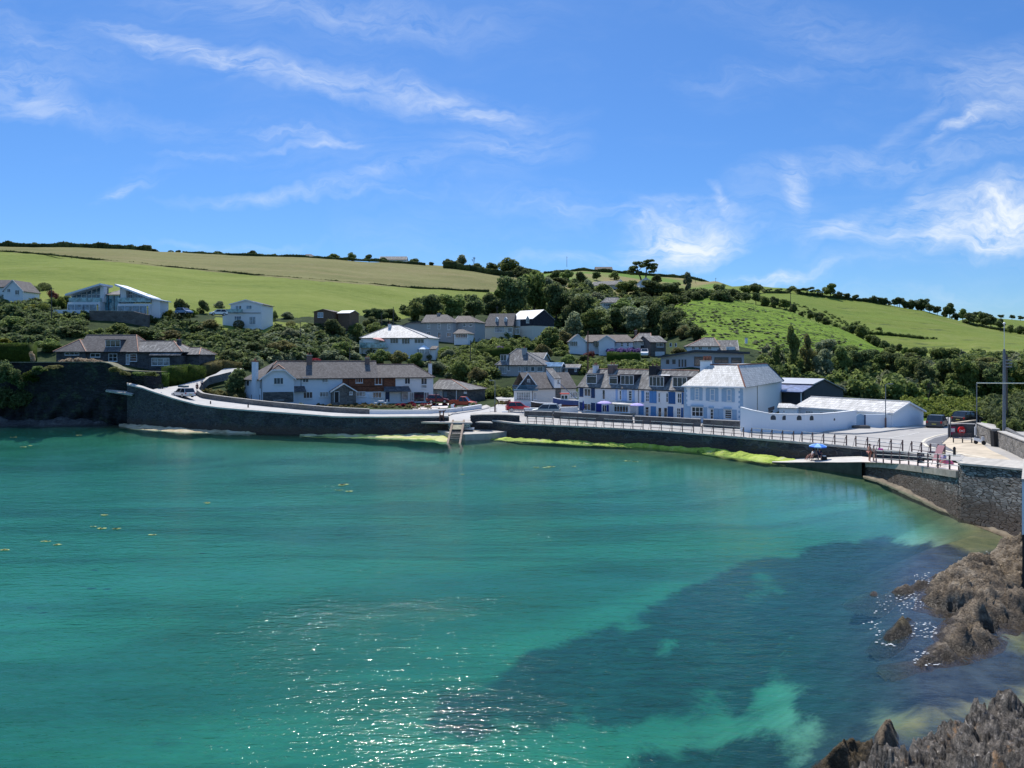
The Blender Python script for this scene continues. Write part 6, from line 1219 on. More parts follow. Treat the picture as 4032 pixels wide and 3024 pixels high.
# stone pair right
h = simple('stone_house', 'brown stone house with pale lichened roof and white garage door', 2562, 199, 2622, 200, 10.9, zy(8,355), zy(8,270), 9, stone('brown stone wall', (.13,.11,.095), (.22,.19,.16), (.18,.16,.14), 2.4, .5, .4), M_SL4, barge=M_FRDK, z=8, wl=[(498,370,598,430,3,1)])
doors(h, 8, [(482,500,610,585,M_FRAME)]); swins(h, 8, [(690,370,718,425,1,1),(765,372,790,426,1,1)], h.w)
h = simple('hipped_villa', 'cream villa with lichened hipped roof and dark bay left of the brown stone house', 2490, 204, 2562, 203, 10.9, zy(8,338), zy(8,232), 9, M_CREAM, M_SL4, A=2518, B=2562, ridge=M_RIDGE, z=8, wl=[(180,345,212,400,2,1),(275,345,308,400,2,1),(335,345,370,400,2,1)])
panel(h, 8, 268, 400, 378, 468, 0, M_CLAD, 'bay_panel'); chimney(h, h.r, 8, 180, 195, 215, 250, 5, M_BRICK, 1)
# modern low house with flat sloping roof
h = House('modern_house', 'long low grey modern house with dark wedge roof and large dark windows', 2602, 167, 2934, 163, 8.6)
U = lambda x, y, v=0: h.uv(*q2(8, x, y), v); zc = U(1060,500)[1]; zl = U(560,580)[1]; zr_ = U(1770,530)[1]; uc = U(1060,500)[0]; u9 = U(1768,530)[0]
mb = MB(); mb.extr([(0,-2),(u9,-2),(u9,zr_),(uc,zc),(0,zl)][::-1], 'y', 0, 9); mb.build('wall', render_wall('pale grey render', (.50,.51,.53), .1), h.e)
mb = MB(); e0, e1_ = U(515,575)[0], U(1850,515)[0]
mb.hexa([(e0,-1,zl-.15),(uc,-1,zc-.05),(uc,9.5,zc-.05),(e0,9.5,zl-.15)], [(e0,-1,zl+.15),(uc,-1,zc+.45),(uc,9.5,zc+.45),(e0,9.5,zl+.15)]); mb.hexa([(uc,-1,zc-.05),(e1_,-1,zr_),(e1_,9.5,zr_),(uc,9.5,zc-.05)], [(uc,-1,zc+.45),(e1_,-1,zr_+.45),(e1_,9.5,zr_+.45),(uc,9.5,zc+.45)]); mb.build('roof', M_LEAD, h.e)
wins(h, 8, [(637,612,682,675,1,1),(727,610,774,675,1,1),(818,610,840,715,1,1),(862,610,886,715,1,1),(905,610,930,715,1,1),(1045,568,1298,705,3,1),(1338,578,1542,662,2,1),(1582,582,1733,662,1,1)], 0, frame=M_FRDK, sill=False)
h = simple('slate_cottage', 'white cottage with lichened slate hip and gabled wing above the grey modern house', 2708, 193, 2830, 192, 12.9, zy(8,412), zy(8,296), 9, M_REND, M_SL4, A=2775, B=2812, ridge=M_RIDGE, z=8, wl=[(1008,428,1058,470,2,1),(1108,425,1160,470,2,1),(1245,425,1292,470,2,1)])
h2 = simple('gable_wing', 'wing', 2828, 192, 2905, 191, 11.6, zy(8,470), zy(8,332), 9, M_REND, M_SL4, barge=M_BARGE); chimney(h2, h2.r, 8, 1783, 300, 1818, 345, 4.5, M_REND, 0); u0, zt = h2.uv(*q2(8, 1420, 425), -.1); u1, zb = h2.uv(*q2(8, 1640, 490), -.1)
mb = MB(); mb.box(u0+1.5, u1, -.1, 3, zb, zt); mb.build('dormer', M_REND, h2.e); window(h2.e, h2.fmap(-.1), u0+2.2, u1-2.0, zb+.1, zt-.2, 4, 1, GLB)
adopt(h.e, h2.e)
h = House('flat_pavilion', 'flat roofed tan pavilion between the pale blue house roof and the hillside', 2850, 152, 3008, 150, 7.0, 'pavilion')
zt = h.uv(*q2(8, 1900, 705))[1]; mb = MB(); mb.box(0, h.w, 0, 8, -5, zt); mb.build('wall', render_wall('tan render', (.30,.26,.23), .2), h.e); mb = MB(); mb.box(-1, h.w+1, -.8, 8.8, zt, zt+.35); mb.build('roof', M_LEAD, h.e); wins(h, 8, [(1878,760,2000,835,4,1)], 0, frame=M_FRDK)
# far houses on the hill
simple('hill_bungalow', 'long pale roofed bungalow high on the wooded hillside', 2328, 470, 2430, 462, HZ(2380,1134), 1122, 1108, 9, M_GREYR, M_SL4, barge=M_BARGE)
simple('hill_house', 'small white gabled house right of the long pale roofed bungalow on the hill', 2422, 476, 2462, 476, HZ(2440,1124,476), 1114, 1100, 9, M_REND, M_SL2, axis='y', barge=M_BARGE, wl=[(2436,1108,2450,1116,2,1)])
simple('hill_house', 'white gabled house at the foot of the tall windblown pine', 2518, 480, 2568, 480, HZ(2543,1114,480), 1108, 1092, 9, M_REND, M_SL4, axis='y', barge=M_BARGE)
h = simple('woodland_house', 'cream house with pale hipped roof half hidden among trees on the hill', 2372, 318, 2450, 318, HZ(2410,1212,318), 1190, 1172, 8, M_CREAM, M_SL4, A=2388, B=2432, ridge=M_RIDGEG, wl=[(2376,1195,2410,1206,4,1),(2418,1193,2436,1204,2,1)])
simple('ridge_house', 'long white roofed house on the skyline left of centre', 1494, 452, 1598, 452, 65.5, 1022, 1010, 9, M_REND, M_SL4, barge=M_BARGE)
simple('ridge_house', 'small dark roofed house end on the skyline left of the white one', 1188, 448, 1244, 448, 67.5, 1012, 1001, 8, M_CREAM, M_SL2, A=1205, B=1225)
simple('ridge_barn', 'long dark barn roof on the far skyline left of the tall pine', 2346, 600, 2412, 600, 76.5, 1063, 1051, 10, M_TIMB, M_TILE, cat='barn')
# near white building at the right edge
h = House('white_building', 'white rendered building corner cut by the right edge of the picture', 4024, 36.0, 4300, 36.0, 1.5, 'building')
zt = HC - (1895-HY)/F*36 - 1.5 ; zb = HC - (2105-HY)/F*36 - 1.5
q1 = Vector((X(4034, 43), 43)) - h.P0; fp = lambda g: [(-g, -g), (4, -g), (5, 7), (q1.x - g, 7)]
mb = MB(); mb.extr(fp(0), 'z', zb, zt); mb.build('wall', M_BLUER, h.e); mb = MB(); mb.extr(fp(-.04), 'z', -3, zb); mb.build('plinth', M_GUT, h.e); mb = MB(); mb.extr(fp(.06), 'z', zt, zt+.12); mb.build('coping', M_CONC, h.e)
# ================================================================ vegetation
def leafm(name, dark, light, rnd=.35):
 t = NT(name); oi = t.N.new('ShaderNodeObjectInfo'); p = t.pos()
 n = t.noise(p, .9, 4, .7); g = t.N.new('ShaderNodeNewGeometry')
 f = t.math('ADD', t.math('MULTIPLY', n, .75), t.math('MULTIPLY', oi.outputs['Random'], .0)); f = t.math('ADD', f, t.math('MULTIPLY', t.math('SUBTRACT', g.outputs['Random Per Island'], .5), .5))
 col = t.ramp(f, [(.2, dark), (.75, light)])
 hs = t.N.new('ShaderNodeHueSaturation'); t.L.new(col, hs.inputs['Color']); t.L.new(t.math('ADD', .485, t.math('MULTIPLY', oi.outputs['Random'], .03)), hs.inputs['Hue']); t.L.new(t.math('ADD', 1 - rnd / 2, t.math('MULTIPLY', oi.outputs['Random'], rnd)), hs.inputs['Value'])
 b = t.b; t.L.new(hs.outputs[0], b.inputs['Base Color']); b.inputs['Roughness'].default_value = .7; b.inputs['Specular IOR Level'].default_value = .12
 tr = t.N.new('ShaderNodeBsdfTranslucent'); t.L.new(hs.outputs[0], tr.inputs[0]); mx = t.N.new('ShaderNodeMixShader'); mx.inputs[0].default_value = .50; t.L.new(b.outputs[0], mx.inputs[1]); t.L.new(tr.outputs[0], mx.inputs[2]); t.L.new(mx.outputs[0], t.out.inputs[0]); return t.m
LM = {'d': leafm('dark evergreen leaves', (.075, .105, .042), (.235, .275, .105)), 'm': leafm('green leaves', (.11, .155, .045), (.33, .39, .125)), 'g': leafm('grey green leaves', (.16, .19, .105), (.41, .44, .26)),
      'l': leafm('lime leaves', (.13,.185,.035), (.36,.43,.10)), 'y': leafm('yellow green leaves', (.14, .15, .02), (.36, .34, .06)), 'o': leafm('olive leaves', (.13,.13,.05), (.33,.31,.125)), 'r': leafm('copper leaves', (0.093,0.034,0.031), (0.264,0.093,0.078)),
      'c': leafm('cream pink flowers', (.30, .24, .15), (.75, .62, .48)), 'p': leafm('purple flowers', (.12, .07, .22), (.42, .32, .58)), 'k': leafm('red flowers', (.22, .02, .03), (.55, .08, .08)), 'h': leafm('clipped hedge leaves', (.035,.065,.015), (.15,.22,.035)), 's': leafm('straw grass', (.16, .13, .05), (.42, .36, .18))}
M_BARK = plain('bark', (.075, .06, .045), .95, .3, 3, bump=.4)
def leaves(cent, nrm_, size, rg, up=.7):
 """quads at the given centres"""
 n = len(cent); a = rg.normal(size=(n, 3)); a = a + nrm_ * .9; a[:, 2] += up; a /= np.linalg.norm(a, axis=1)[:, None] + 1e-9
 b = np.cross(a, rg.normal(size=(n, 3))); b /= np.linalg.norm(b, axis=1)[:, None] + 1e-9; c = np.cross(a, b)
 s = size * rg.uniform(.6, 1.3, n)[:, None]; b = b * s; c = c * s * rg.uniform(.5, .9, n)[:, None]
 return np.stack([cent - b - c, cent + b - c * .4, cent + b * .8 + c, cent - b * .5 + c], 1)
def lobes_pts(lobes, n, rg, fill=.35):
 L_ = np.array(lobes, float); w = L_[:, 3] * L_[:, 4] + L_[:, 3] * L_[:, 5]; k = rg.choice(len(L_), n, p=w / w.sum()); d = rg.normal(size=(n, 3)); d /= np.linalg.norm(d, axis=1)[:, None]
 r = np.where(rg.random(n) < fill, rg.uniform(.45, .9, n), rg.uniform(.86, 1.08, n))[:, None]; return L_[k, :3] + d * r * L_[k, 3:6], d
def proto(kind, seed, n=2400, leaf=.042):
 rg = np.random.default_rng(seed); lb = []
 if kind == 'round':
  for i in range(16): a = rg.uniform(0, 6.28); r = rg.uniform(0, .30); z = rg.uniform(.34, .84); q = math.sqrt(max(.05, 1 - ((z-.58)/.44)**2)); s = rg.uniform(.12, .20); lb.append((r*math.cos(a)*q*1.1, r*math.sin(a)*q*1.1, z, s, s, s*.85))
 elif kind == 'low':
  for i in range(16): a = rg.uniform(0, 6.28); r = rg.uniform(.05, .36); z = rg.uniform(.12, .80) * (1 - r*.8); s = rg.uniform(.13, .20); lb.append((r*math.cos(a), r*math.sin(a), z, s, s, s))
 elif kind == 'tall':
  for i in range(20): z = rg.uniform(.16, .93); q = .32*(1 - abs(z-.45)*1.25); a = rg.uniform(0, 6.28); r = rg.uniform(0, 1)*q; s = rg.uniform(.07, .13); lb.append((r*math.cos(a), r*math.sin(a), z, s, s, s*1.1))
 elif kind == 'cone':
  for i in range(18): z = rg.uniform(.08, .93); q = .34*(1.02 - z); a = rg.uniform(0, 6.28); r = rg.uniform(.3, 1)*q; s = .10 + .10*(1-z); lb.append((r*math.cos(a), r*math.sin(a), z, s, s, s))
 elif kind == 'wind':
  for i in range(10): x = rg.uniform(-.34, .36); lb.append((x, rg.uniform(-.2, .2), .68 + .14*x + rg.uniform(-.08, .10), .15, .15, .10))
 elif kind == 'pine':
  for (x, z, s) in ((-.36,.55,.15),(-.30,.70,.15),(-.18,.86,.14),(-.05,.72,.12),(.08,.80,.15),(.20,.93,.13),(.34,.80,.14),(.40,.66,.12),(.20,.66,.12),(-.14,.50,.10),(.33,.52,.10),(-.42,.42,.09)):
   for k in range(3): lb.append((x+rg.uniform(-.08,.08), rg.uniform(-.22,.22), z+rg.uniform(-.03,.03), s*.95, s*.9, s*.33))
 elif kind == 'bush':
  for i in range(11): a = rg.uniform(0, 6.28); r = rg.uniform(.05, .33); s = rg.uniform(.17, .26); lb.append((r*math.cos(a), r*math.sin(a), rg.uniform(.18, .72)*(1-r), s, s, s*1.1))
 elif kind == 'ball': lb.append((0, 0, .5, .48, .48, .5))
 c, d = lobes_pts(lb, n, rg, .12 if kind == 'ball' else .3); return leaves(c, d, leaf, rg).astype(np.float32)
def quads_mesh(name, Q, mat):
 V = Q.reshape(-1, 3); Fq = np.arange(len(V)).reshape(-1, 4)
 me = bpy.data.meshes.new(name); me.vertices.add(len(V)); me.vertices.foreach_set('co', V.astype(np.float32).ravel()); me.loops.add(len(V)); me.loops.foreach_set('vertex_index', Fq.astype(np.int32).ravel())
 me.polygons.add(len(Fq)); me.polygons.foreach_set('loop_start', (np.arange(len(Fq)) * 4).astype(np.int32)); me.materials.append(mat); me.update(calc_edges=True); return me
def trunkmesh(kind, seed):
 rg = random.Random(seed); mb = MB()
 if kind == 'bare':
  def br(p, d, l, r, k):
   q = p + d * l; mb.tube([p, p + d*l*.5 + Vector((rg.uniform(-1,1), rg.uniform(-1,1), 0))*l*.06, q], [r, r*.8, r*.6], 5, cap=False)
   if k:
    for _ in range(3 if k > 2 else 4): dd = (d + Vector((rg.uniform(-1,1), rg.uniform(-1,1), rg.uniform(-.1,.7)))*.65).normalized(); br(q, dd, l*rg.uniform(.55,.8), r*.55, k-1)
  br(Vector((0,0,0)), Vector((0,0,1)), .25, .022, 4)
 elif kind == 'pine':
  for xs in ((-.02,-.1,-.2,-.25),(.02,.1,.12,.25)): mb.tube([(xs[0],0,0),(xs[1],0,.3),(xs[2],0,.6),(xs[3],0,.85)], [.035,.028,.02,.01], 6)
  for x, z, x2, z2 in ((-.1,.35,-.38,.55),(.12,.45,.38,.62),(-.18,.55,-.02,.72),(.12,.6,.3,.8),(-.15,.5,-.34,.68)): mb.tube([(x,0,z),((x+x2)/2,.03,(z+z2)/2-.02),(x2,.05,z2)], [.016,.012,.008], 5)
 elif kind == 'wind':
  mb.tube([(-.05,0,0),(0,0,.3),(.08,0,.6)], [.04,.03,.02], 6); mb.tube([(0,0,.3),(-.15,.03,.62)], [.024,.012], 5); mb.tube([(.02,0,.4),(.25,0,.7)], [.02,.01], 5)
 else:
  mb.tube([(0,0,-.02),(.01,0,.25),(-.01,.01,.6)], [.03,.024,.012], 6)
  for _ in range(4): a = rg.uniform(0, 6.28); mb.tube([(0,0,rg.uniform(.2,.35)), (.2*math.cos(a), .2*math.sin(a), rg.uniform(.45,.65))], [.014,.006], 5)
 me = bpy.data.meshes.new('trunk'); me.from_pydata(mb.v, [], mb.f); me.materials.append(M_BARK); me.update(); return me
_pc = {}
def crown_mesh(kind, m, var):
 k = (kind, m, var)
 if k not in _pc: _pc[k] = quads_mesh('crown', proto(kind, {'round':1,'low':2,'tall':3,'cone':4,'wind':5,'pine':6,'bush':7,'ball':8}[kind]*10+var, 3600 if kind in ('round','low','tall','pine') else 2200, .026 if kind in ('tall','pine') else .034), LM[m])
 return _pc[k]
_tc = {}
def tree(px, py, w, h, kind, m, label, D=None, group=None, cat=None, name=None, rz=None, lift=0):
 if D is None: D = hit(px, py) or 440
 x = X(px, D); z = ground_z(x, D) if py is None or lift == 0 else 0
 if lift: z = HC - (py - HY) / F * D
 sx = w * D / F; sz = h * D / F; v = (int(px) * 7 + int(h)) % 3; rz = (px * 1.7) % 6.28 if rz is None and kind not in ('wind', 'pine') else (rz or 0)
 bushy = kind in ('bush', 'ball', 'low') and name is None and cat is None and h * D / F < 4.2
 name = name or ('shrub' if bushy else 'pine_tree' if kind == 'pine' else 'bare_tree' if kind == 'bare' else 'tree'); cat = cat or ('shrub' if 'shrub' in name else 'tree')
 if bushy or kind == 'ball':
  o = bpy.data.objects.new(name, crown_mesh(kind, m, v)); COL.objects.link(o); o.location = (x, D, z - .03*sz); o.rotation_euler = (0,0,rz); o.scale = (sx, sx, sz); return tag(o, label, cat, group)
 e = empty(name, (x, D, z - .02*sz), rz, label, cat, group); e.scale = (sx, sx*.95, sz)
 if kind != 'bare':
  c = bpy.data.objects.new('crown', crown_mesh(kind, m, v)); COL.objects.link(c); c.parent = e
 tk = (kind if kind in ('bare','pine','wind') else 'std', v)
 if tk not in _tc: _tc[tk] = trunkmesh(*tk)
 t_ = bpy.data.objects.new('trunk' if kind != 'bare' else 'branches', _tc[tk]); COL.objects.link(t_); t_.parent = e; return e
# obstacles: houses seen, (x0, x1, top row, base row, distance)
HB = [(-20,95,1100,1168,200),(215,592,1105,1238,180),(350,590,1222,1290,182),(225,790,1315,1450,148),(880,1045,1175,1282,189),(1234,1380,1212,1256,198),(960,1710,1405,1590,133),(1705,1850,1490,1580,142),(1420,1720,1278,1410,183),(1600,1850,1238,1345,204),(1900,2110,1222,1322,222),(1945,2290,1370,1512,163),(2015,2280,1465,1600,128),(2240,2500,1310,1398,201),(2482,2690,1310,1405,198),(2600,2960,1330,1450,163),(2272,2700,1440,1640,111),(2690,3080,1430,1660,104),(2850,3015,1425,1480,150),(2700,2960,1325,1400,188),(3030,3270,1480,1560,126),(2915,3590,1560,1690,92),(2365,2445,1160,1200,295),(2330,2470,1098,1135,400)]
def blocked(px, py, wpx, hpx, D):
 for x0, x1, y0, y1, d in HB:
  if D < d + 2 and px + wpx*.5 > x0 and px - wpx*.5 < x1 and py - hpx < y1 - 5 and py > y0: return True
 return False
BP = [proto('bush', 70+i, 330, .085) for i in range(4)]
def mass(name, poly, n, rmin, rmax, m, label, cat='scrub', seed=0, hr=.9, keep=None, dmin=0, leafk=1.0, chk=True):
 """scrub nobody could count: many small clumps standing on the slope"""
 rg = np.random.default_rng(seed); xs = [p[0] for p in poly]; ys = [p[1] for p in poly]; out = []; k = 0; tries = 0
 while k < n and tries < n * 6:
  tries += 1; px = rg.uniform(min(xs), max(xs)); py = rg.uniform(min(ys), max(ys))
  if not inpoly(np.array([px]), np.array([py]), poly)[0]: continue
  D = hit(px, py, dmin)
  if D is None: continue
  D += rg.uniform(-.3, .3); r = rg.uniform(rmin, rmax); hh = r * 2 * hr * rg.uniform(.7, 1.2)
  if chk and blocked(px, py, r*2*F/D*.8, hh*F/D, D): continue
  Q = BP[k % 4]; a = rg.uniform(0, 6.28); ca, sa = math.cos(a), math.sin(a); x = X(px, D); z = ground_z(x, D)
  q = np.empty_like(Q); q[..., 0] = (Q[..., 0]*ca - Q[..., 1]*sa)*2*r + x; q[..., 1] = (Q[..., 0]*sa + Q[..., 1]*ca)*2*r + D; q[..., 2] = Q[..., 2]*hh + z - .1*hh; out.append(q); k += 1
 o = bpy.data.objects.new(name, quads_mesh(name, np.concatenate(out), LM[m])); COL.objects.link(o); return tag(o, label, cat, kind='stuff')
def hedge(name, pts, h, w, m, label, cat='hedge', n=None, top=None, leaf=.09):
 """clipped hedge along world points"""
 pts = [Vector(p) for p in pts]; rg = np.random.default_rng(len(pts)*7 + len(label)); C, Nn = [], []; mb = MB()
 hs = h if isinstance(h, list) else [h]*len(pts); off = pts[0].copy()
 for i in range(len(pts)-1):
  a, b = pts[i]-off, pts[i+1]-off; d = b-a; l = d.length; dn = d.normalized(); nn = Vector((-dn.y, dn.x, 0)).normalized(); h0, h1 = hs[i], hs[i+1]; k = .86
  mb.hexa([a-nn*w/2*k, b-nn*w/2*k, b+nn*w/2*k, a+nn*w/2*k], [a-nn*w/2*k+Vector((0,0,h0*.95)), b-nn*w/2*k+Vector((0,0,h1*.95)), b+nn*w/2*k+Vector((0,0,h1*.95)), a+nn*w/2*k+Vector((0,0,h0*.95))])
  cnt = int(l*(max(h0,h1)*2+w)*26*(.09/leaf)**2)
  for _ in range(cnt):
   t_ = rg.random(); hh = h0+(h1-h0)*t_; p = a + d*t_; q = rg.random(); jit = rg.normal()*.05; wob = .07*math.sin(t_*l*1.3)
   if q < w/(w+2*hh): s_ = rg.uniform(-1,1); p = p + nn*(s_*w/2) + Vector((0,0,hh*(1-.06*s_*s_)+jit+wob)); nv = Vector((0,0,1))
   else: s_ = 1 if rg.random() < .5 else -1; zz_ = rg.random(); p = p + nn*s_*(w/2+jit-.05*zz_) + Vector((0,0,zz_*hh)); nv = nn*s_
   C.append(p[:]); Nn.append(nv[:])
 Q = leaves(np.array(C), np.array(Nn), leaf, rg, .1)
 base = len(mb.v); n_q = len(Q); V = np.concatenate([np.array(mb.v), Q.reshape(-1, 3)]); Fq = np.concatenate([np.array(mb.f), np.arange(n_q*4).reshape(-1, 4) + base])
 o = npmesh(name, V, Fq, LM[m]); o.location = off; return tag(o, label, cat)
# ---- scrub masses
mass('scrub', [(0,1200),(130,1185),(215,1240),(350,1250),(352,1292),(590,1292),(600,1240),(640,1262),(860,1300),(1000,1302),(1180,1300),(1400,1290),(1430,1330),(1330,1400),(1250,1420),(1020,1420),(960,1470),(900,1440),(800,1440),(620,1345),(560,1330),(240,1330),(130,1370),(0,1370)], 620, 1.0, 2.2, 'd', 'dark mixed scrub on the bank between the two rows of houses on the left', seed=1, hr=.75)
mass('scrub', [(0,1200),(130,1185),(215,1240),(350,1262),(352,1300),(600,1300),(900,1320),(1180,1310),(1400,1290),(1300,1400),(1020,1420),(820,1440),(620,1345),(240,1330),(0,1370)], 230, .7, 1.5, 'm', 'brighter green bushes scattered through the dark scrub on the left bank', seed=2, hr=.8)
mass('scrub', [(1040,1330),(1250,1310),(1430,1330),(1500,1420),(1560,1425),(1700,1430),(1720,1480),(1600,1425),(1400,1420),(1150,1420),(1000,1440)], 170, .9, 1.8, 'g', 'grey green leafy bank behind the long white cottage row', seed=3, hr=.8)
mass('scrub', [(1700,1400),(1860,1400),(1960,1440),(1950,1500),(2020,1510),(2060,1500),(2040,1540),(2010,1570),(1870,1575),(1850,1500),(1760,1485)], 420, .9, 1.8, 'm', 'leafy bank of bushes above the lane between cottage row and boat house', seed=4, hr=.85)
mass('scrub', [(1700,1420),(1860,1400),(1960,1440),(1950,1500),(1900,1560),(1850,1520),(1760,1490)], 120, .8, 1.5, 'g', 'pale bushes scattered through the bank above the lane', seed=5, hr=.85)
mass('scrub', [(1820,1345),(1900,1335),(2100,1330),(2240,1330),(2240,1400),(2500,1400),(2620,1410),(2620,1450),(2560,1470),(2290,1480),(2290,1440),(2150,1385),(2060,1375),(1980,1430),(1820,1440)], 400, .8, 1.8, 'm', 'mixed garden bushes on the slope among the middle houses', seed=6, hr=.85)
mass('woodland_scrub', [(1560,1245),(1700,1235),(1900,1250),(2120,1240),(2240,1330),(2480,1310),(2560,1330),(2720,1330),(2720,1260),(2640,1210),(2560,1190),(2480,1170),(2330,1150),(2300,1120),(2150,1110),(2060,1120),(1960,1180),(1640,1200)], 560, 1.6, 3.0, 'd', 'dense dark undergrowth filling the wood between hill houses', cat='woodland', seed=7, hr=.9)
mass('woodland_scrub', [(2200,1180),(2480,1200),(2560,1200),(2640,1250),(2620,1330),(2480,1300),(2240,1300)], 300, 1.4, 3.0, 'g', 'paler grey green bushes scattered through the hillside wood', cat='woodland', seed=8)
mass('woodland_scrub', [(2480,1130),(2720,1150),(2900,1165),(2960,1180),(2880,1190),(2760,1172),(2660,1200),(2480,1170)], 170, 1.6, 3.2, 'd', 'thick hedge wood along the top of the bright gorse slope', cat='woodland', seed=9)
mass('valley_scrub', [(3000,1420),(3200,1440),(3350,1440),(3500,1440),(3640,1435),(3800,1415),(4040,1410),(4750,1405),(4750,1560),(3700,1570),(3560,1570),(3300,1560),(3080,1490),(2960,1470)], 800, 1.3, 3.0, 'm', 'dense green valley wood behind the long white shed', cat='woodland', seed=10, hr=1.0)
mass('valley_scrub', [(3000,1400),(3300,1430),(3640,1430),(4040,1405),(4100,1480),(4032,1560),(3560,1570),(3080,1490)], 170, 1.2, 2.4, 'g', 'pale silvery trees scattered through the valley wood', cat='woodland', seed=21, hr=1.2)
mass('woodland_scrub', [(1560,1245),(1900,1240),(2240,1320),(2480,1310),(2620,1330),(2640,1230),(2480,1180),(2300,1130),(2060,1130),(1960,1190)], 260, 1.6, 3.2, 'm', 'brighter green bushes scattered through the hillside wood', cat='woodland', seed=22)
mass('valley_scrub', [(3270,1500),(3400,1480),(3560,1500),(3600,1560),(3400,1560),(3280,1550)], 120, 1.0, 2.0, 'g', 'pale willow scrub just behind the long white shed roof', cat='scrub', seed=11)
mass('reeds', [(3560,1590),(3700,1580),(4040,1590),(4040,1640),(3880,1650),(3600,1650)], 380, .5, 1.1, 'l', 'bright green marsh reeds beyond the parked cars', cat='reeds', seed=12, hr=1.1, dmin=100)
mass('scrub', [(3860,1600),(4060,1600),(4080,1700),(3960,1705),(3870,1650)], 170, .8, 1.6, 'd', 'dark leafy bushes behind the roadside wall at the right', seed=13, hr=1.3, dmin=88)
mass('gorse', [(2640,1205),(2720,1180),(2950,1210),(3120,1250),(3300,1320),(3480,1400),(3600,1440),(3200,1440),(3000,1420),(2960,1340),(2700,1320)], 620, .35, .95, 'g', 'dotted gorse and bracken tufts over the bright green slope', cat='gorse', seed=14, hr=.38)
mass('gorse', [(2900,1150),(3000,1190),(3200,1260),(3400,1330),(3600,1390),(3700,1400),(3560,1330),(3350,1260),(3150,1200)], 260, .5, 1.3, 'm', 'bracken and gorse along the far side of the hedge line on the right hill', cat='gorse', seed=15, hr=.7, dmin=330)
mass('garden_plants', [(800,1540),(960,1560),(960,1590),(860,1580),(790,1560)], 60, .4, .9, 'o', 'olive garden shrubs and rockery plants inside the curved garden wall', cat='garden plants', seed=16, hr=.9)
mass('garden_plants', [(1160,1585),(1450,1592),(1700,1600),(1690,1612),(1450,1606),(1250,1600)], 150, .22, .5, 's', 'dry grasses and low flowers in front of the cottage row', cat='garden plants', seed=17, hr=.7, dmin=118, chk=False)
mass('garden_plants', [(1540,1575),(1760,1580),(1770,1600),(1700,1606),(1560,1600)], 26, .3, .6, 'k', 'red and pink terrace flowers by the right end of the cottage row', cat='garden plants', seed=18, hr=.8, dmin=118, chk=False)
# ---- clipped hedges
hedge('clipped_hedge', [V3((-700,136,9.6)), V3((128,136,9.6))], 4.1, 3.0, 'h', 'tall dark clipped hedge at the left edge above the cliff wall')
hedge('clipped_hedge', [V3((655,137,5.6)), V3((720,140,6.2)), V3((785,144,7.0))], [3.9,3.6,2.6], 3.2, 'h', 'big square clipped hedge beside the climbing road')
hedge('clipped_hedge', [V3((622,134,5.2)), V3((650,135.2,5.4))], 3.1, 2.6, 'h', 'lower rounded hedge end in front of the big square hedge')
hedge('clipped_hedge', [V3((802,149,7.4)), V3((860,153,8.0)), V3((935,157,8.6))], [2.4,2.6,1.5], 3.0, 'o', 'long olive green hedge sloping up beside the climbing road')
hedge('clipped_hedge', [V3((1815,187,10.0)), V3((2010,184,10.6))], 2.8, 2.0, 'h', 'long dark clipped hedge below the pergola garden')
hedge('flowering_hedge', [V3((2392,183,9.9)), V3((2520,180,9.6))], 2.5, 1.8, 'h', 'dark hedge topped with purple hydrangea behind the terrace chimneys')
mass('hydrangea', [(2392,1400),(2520,1398),(2520,1405),(2392,1408)], 34, .5, .8, 'p', 'purple hydrangea heads along the top of the dark hedge', cat='flowers', seed=19, chk=False)
_h = bpy.data.objects['hydrangea']; _h.location.z = 1.2
tree(2320,1398,62,34,'bush','r','copper pink shrub below the wide white house', D=197)
tree(2528,1450,56,24,'bush','r','round dark red maple behind the terrace roofs', D=163)
tree(1968,1376,40,28,'ball','p','purple flowering rhododendron left of a dark clipped bush', D=195, name='shrub'); tree(2003,1380,44,34,'ball','h','dark green clipped dome beside the purple rhododendron', D=195, name='shrub')
tree(2022,1372,44,52,'low','m','leafy bush below the black clad gable', D=200); tree(1240,1415,46,20,'ball','k','patch of magenta flowers behind the cottage row ridge', D=170, name='shrub'); tree(1270,1418,60,18,'bush','r','reddish shrub beside the magenta flowers', D=170)
for px, w, h, m in ((262,60,34,'c'),(320,70,38,'c'),(375,60,32,'c')): tree(px,1436,w,h,'bush',m,'cream and pink hydrangea bush in front of the stone bungalow', D=140, lift=1, group='hydrangea bushes before the bungalow')
for px, w, h in ((20,60,22),(130,30,50)): tree(px,1348 if px < 50 else 1420,w,h,'bush','y' if px < 50 else 'c', 'yellow flowering shrub on top of the tall left hedge' if px < 50 else 'pink flowering shrub at the end of the tall left hedge', D=150 if px < 50 else 134, lift=1)
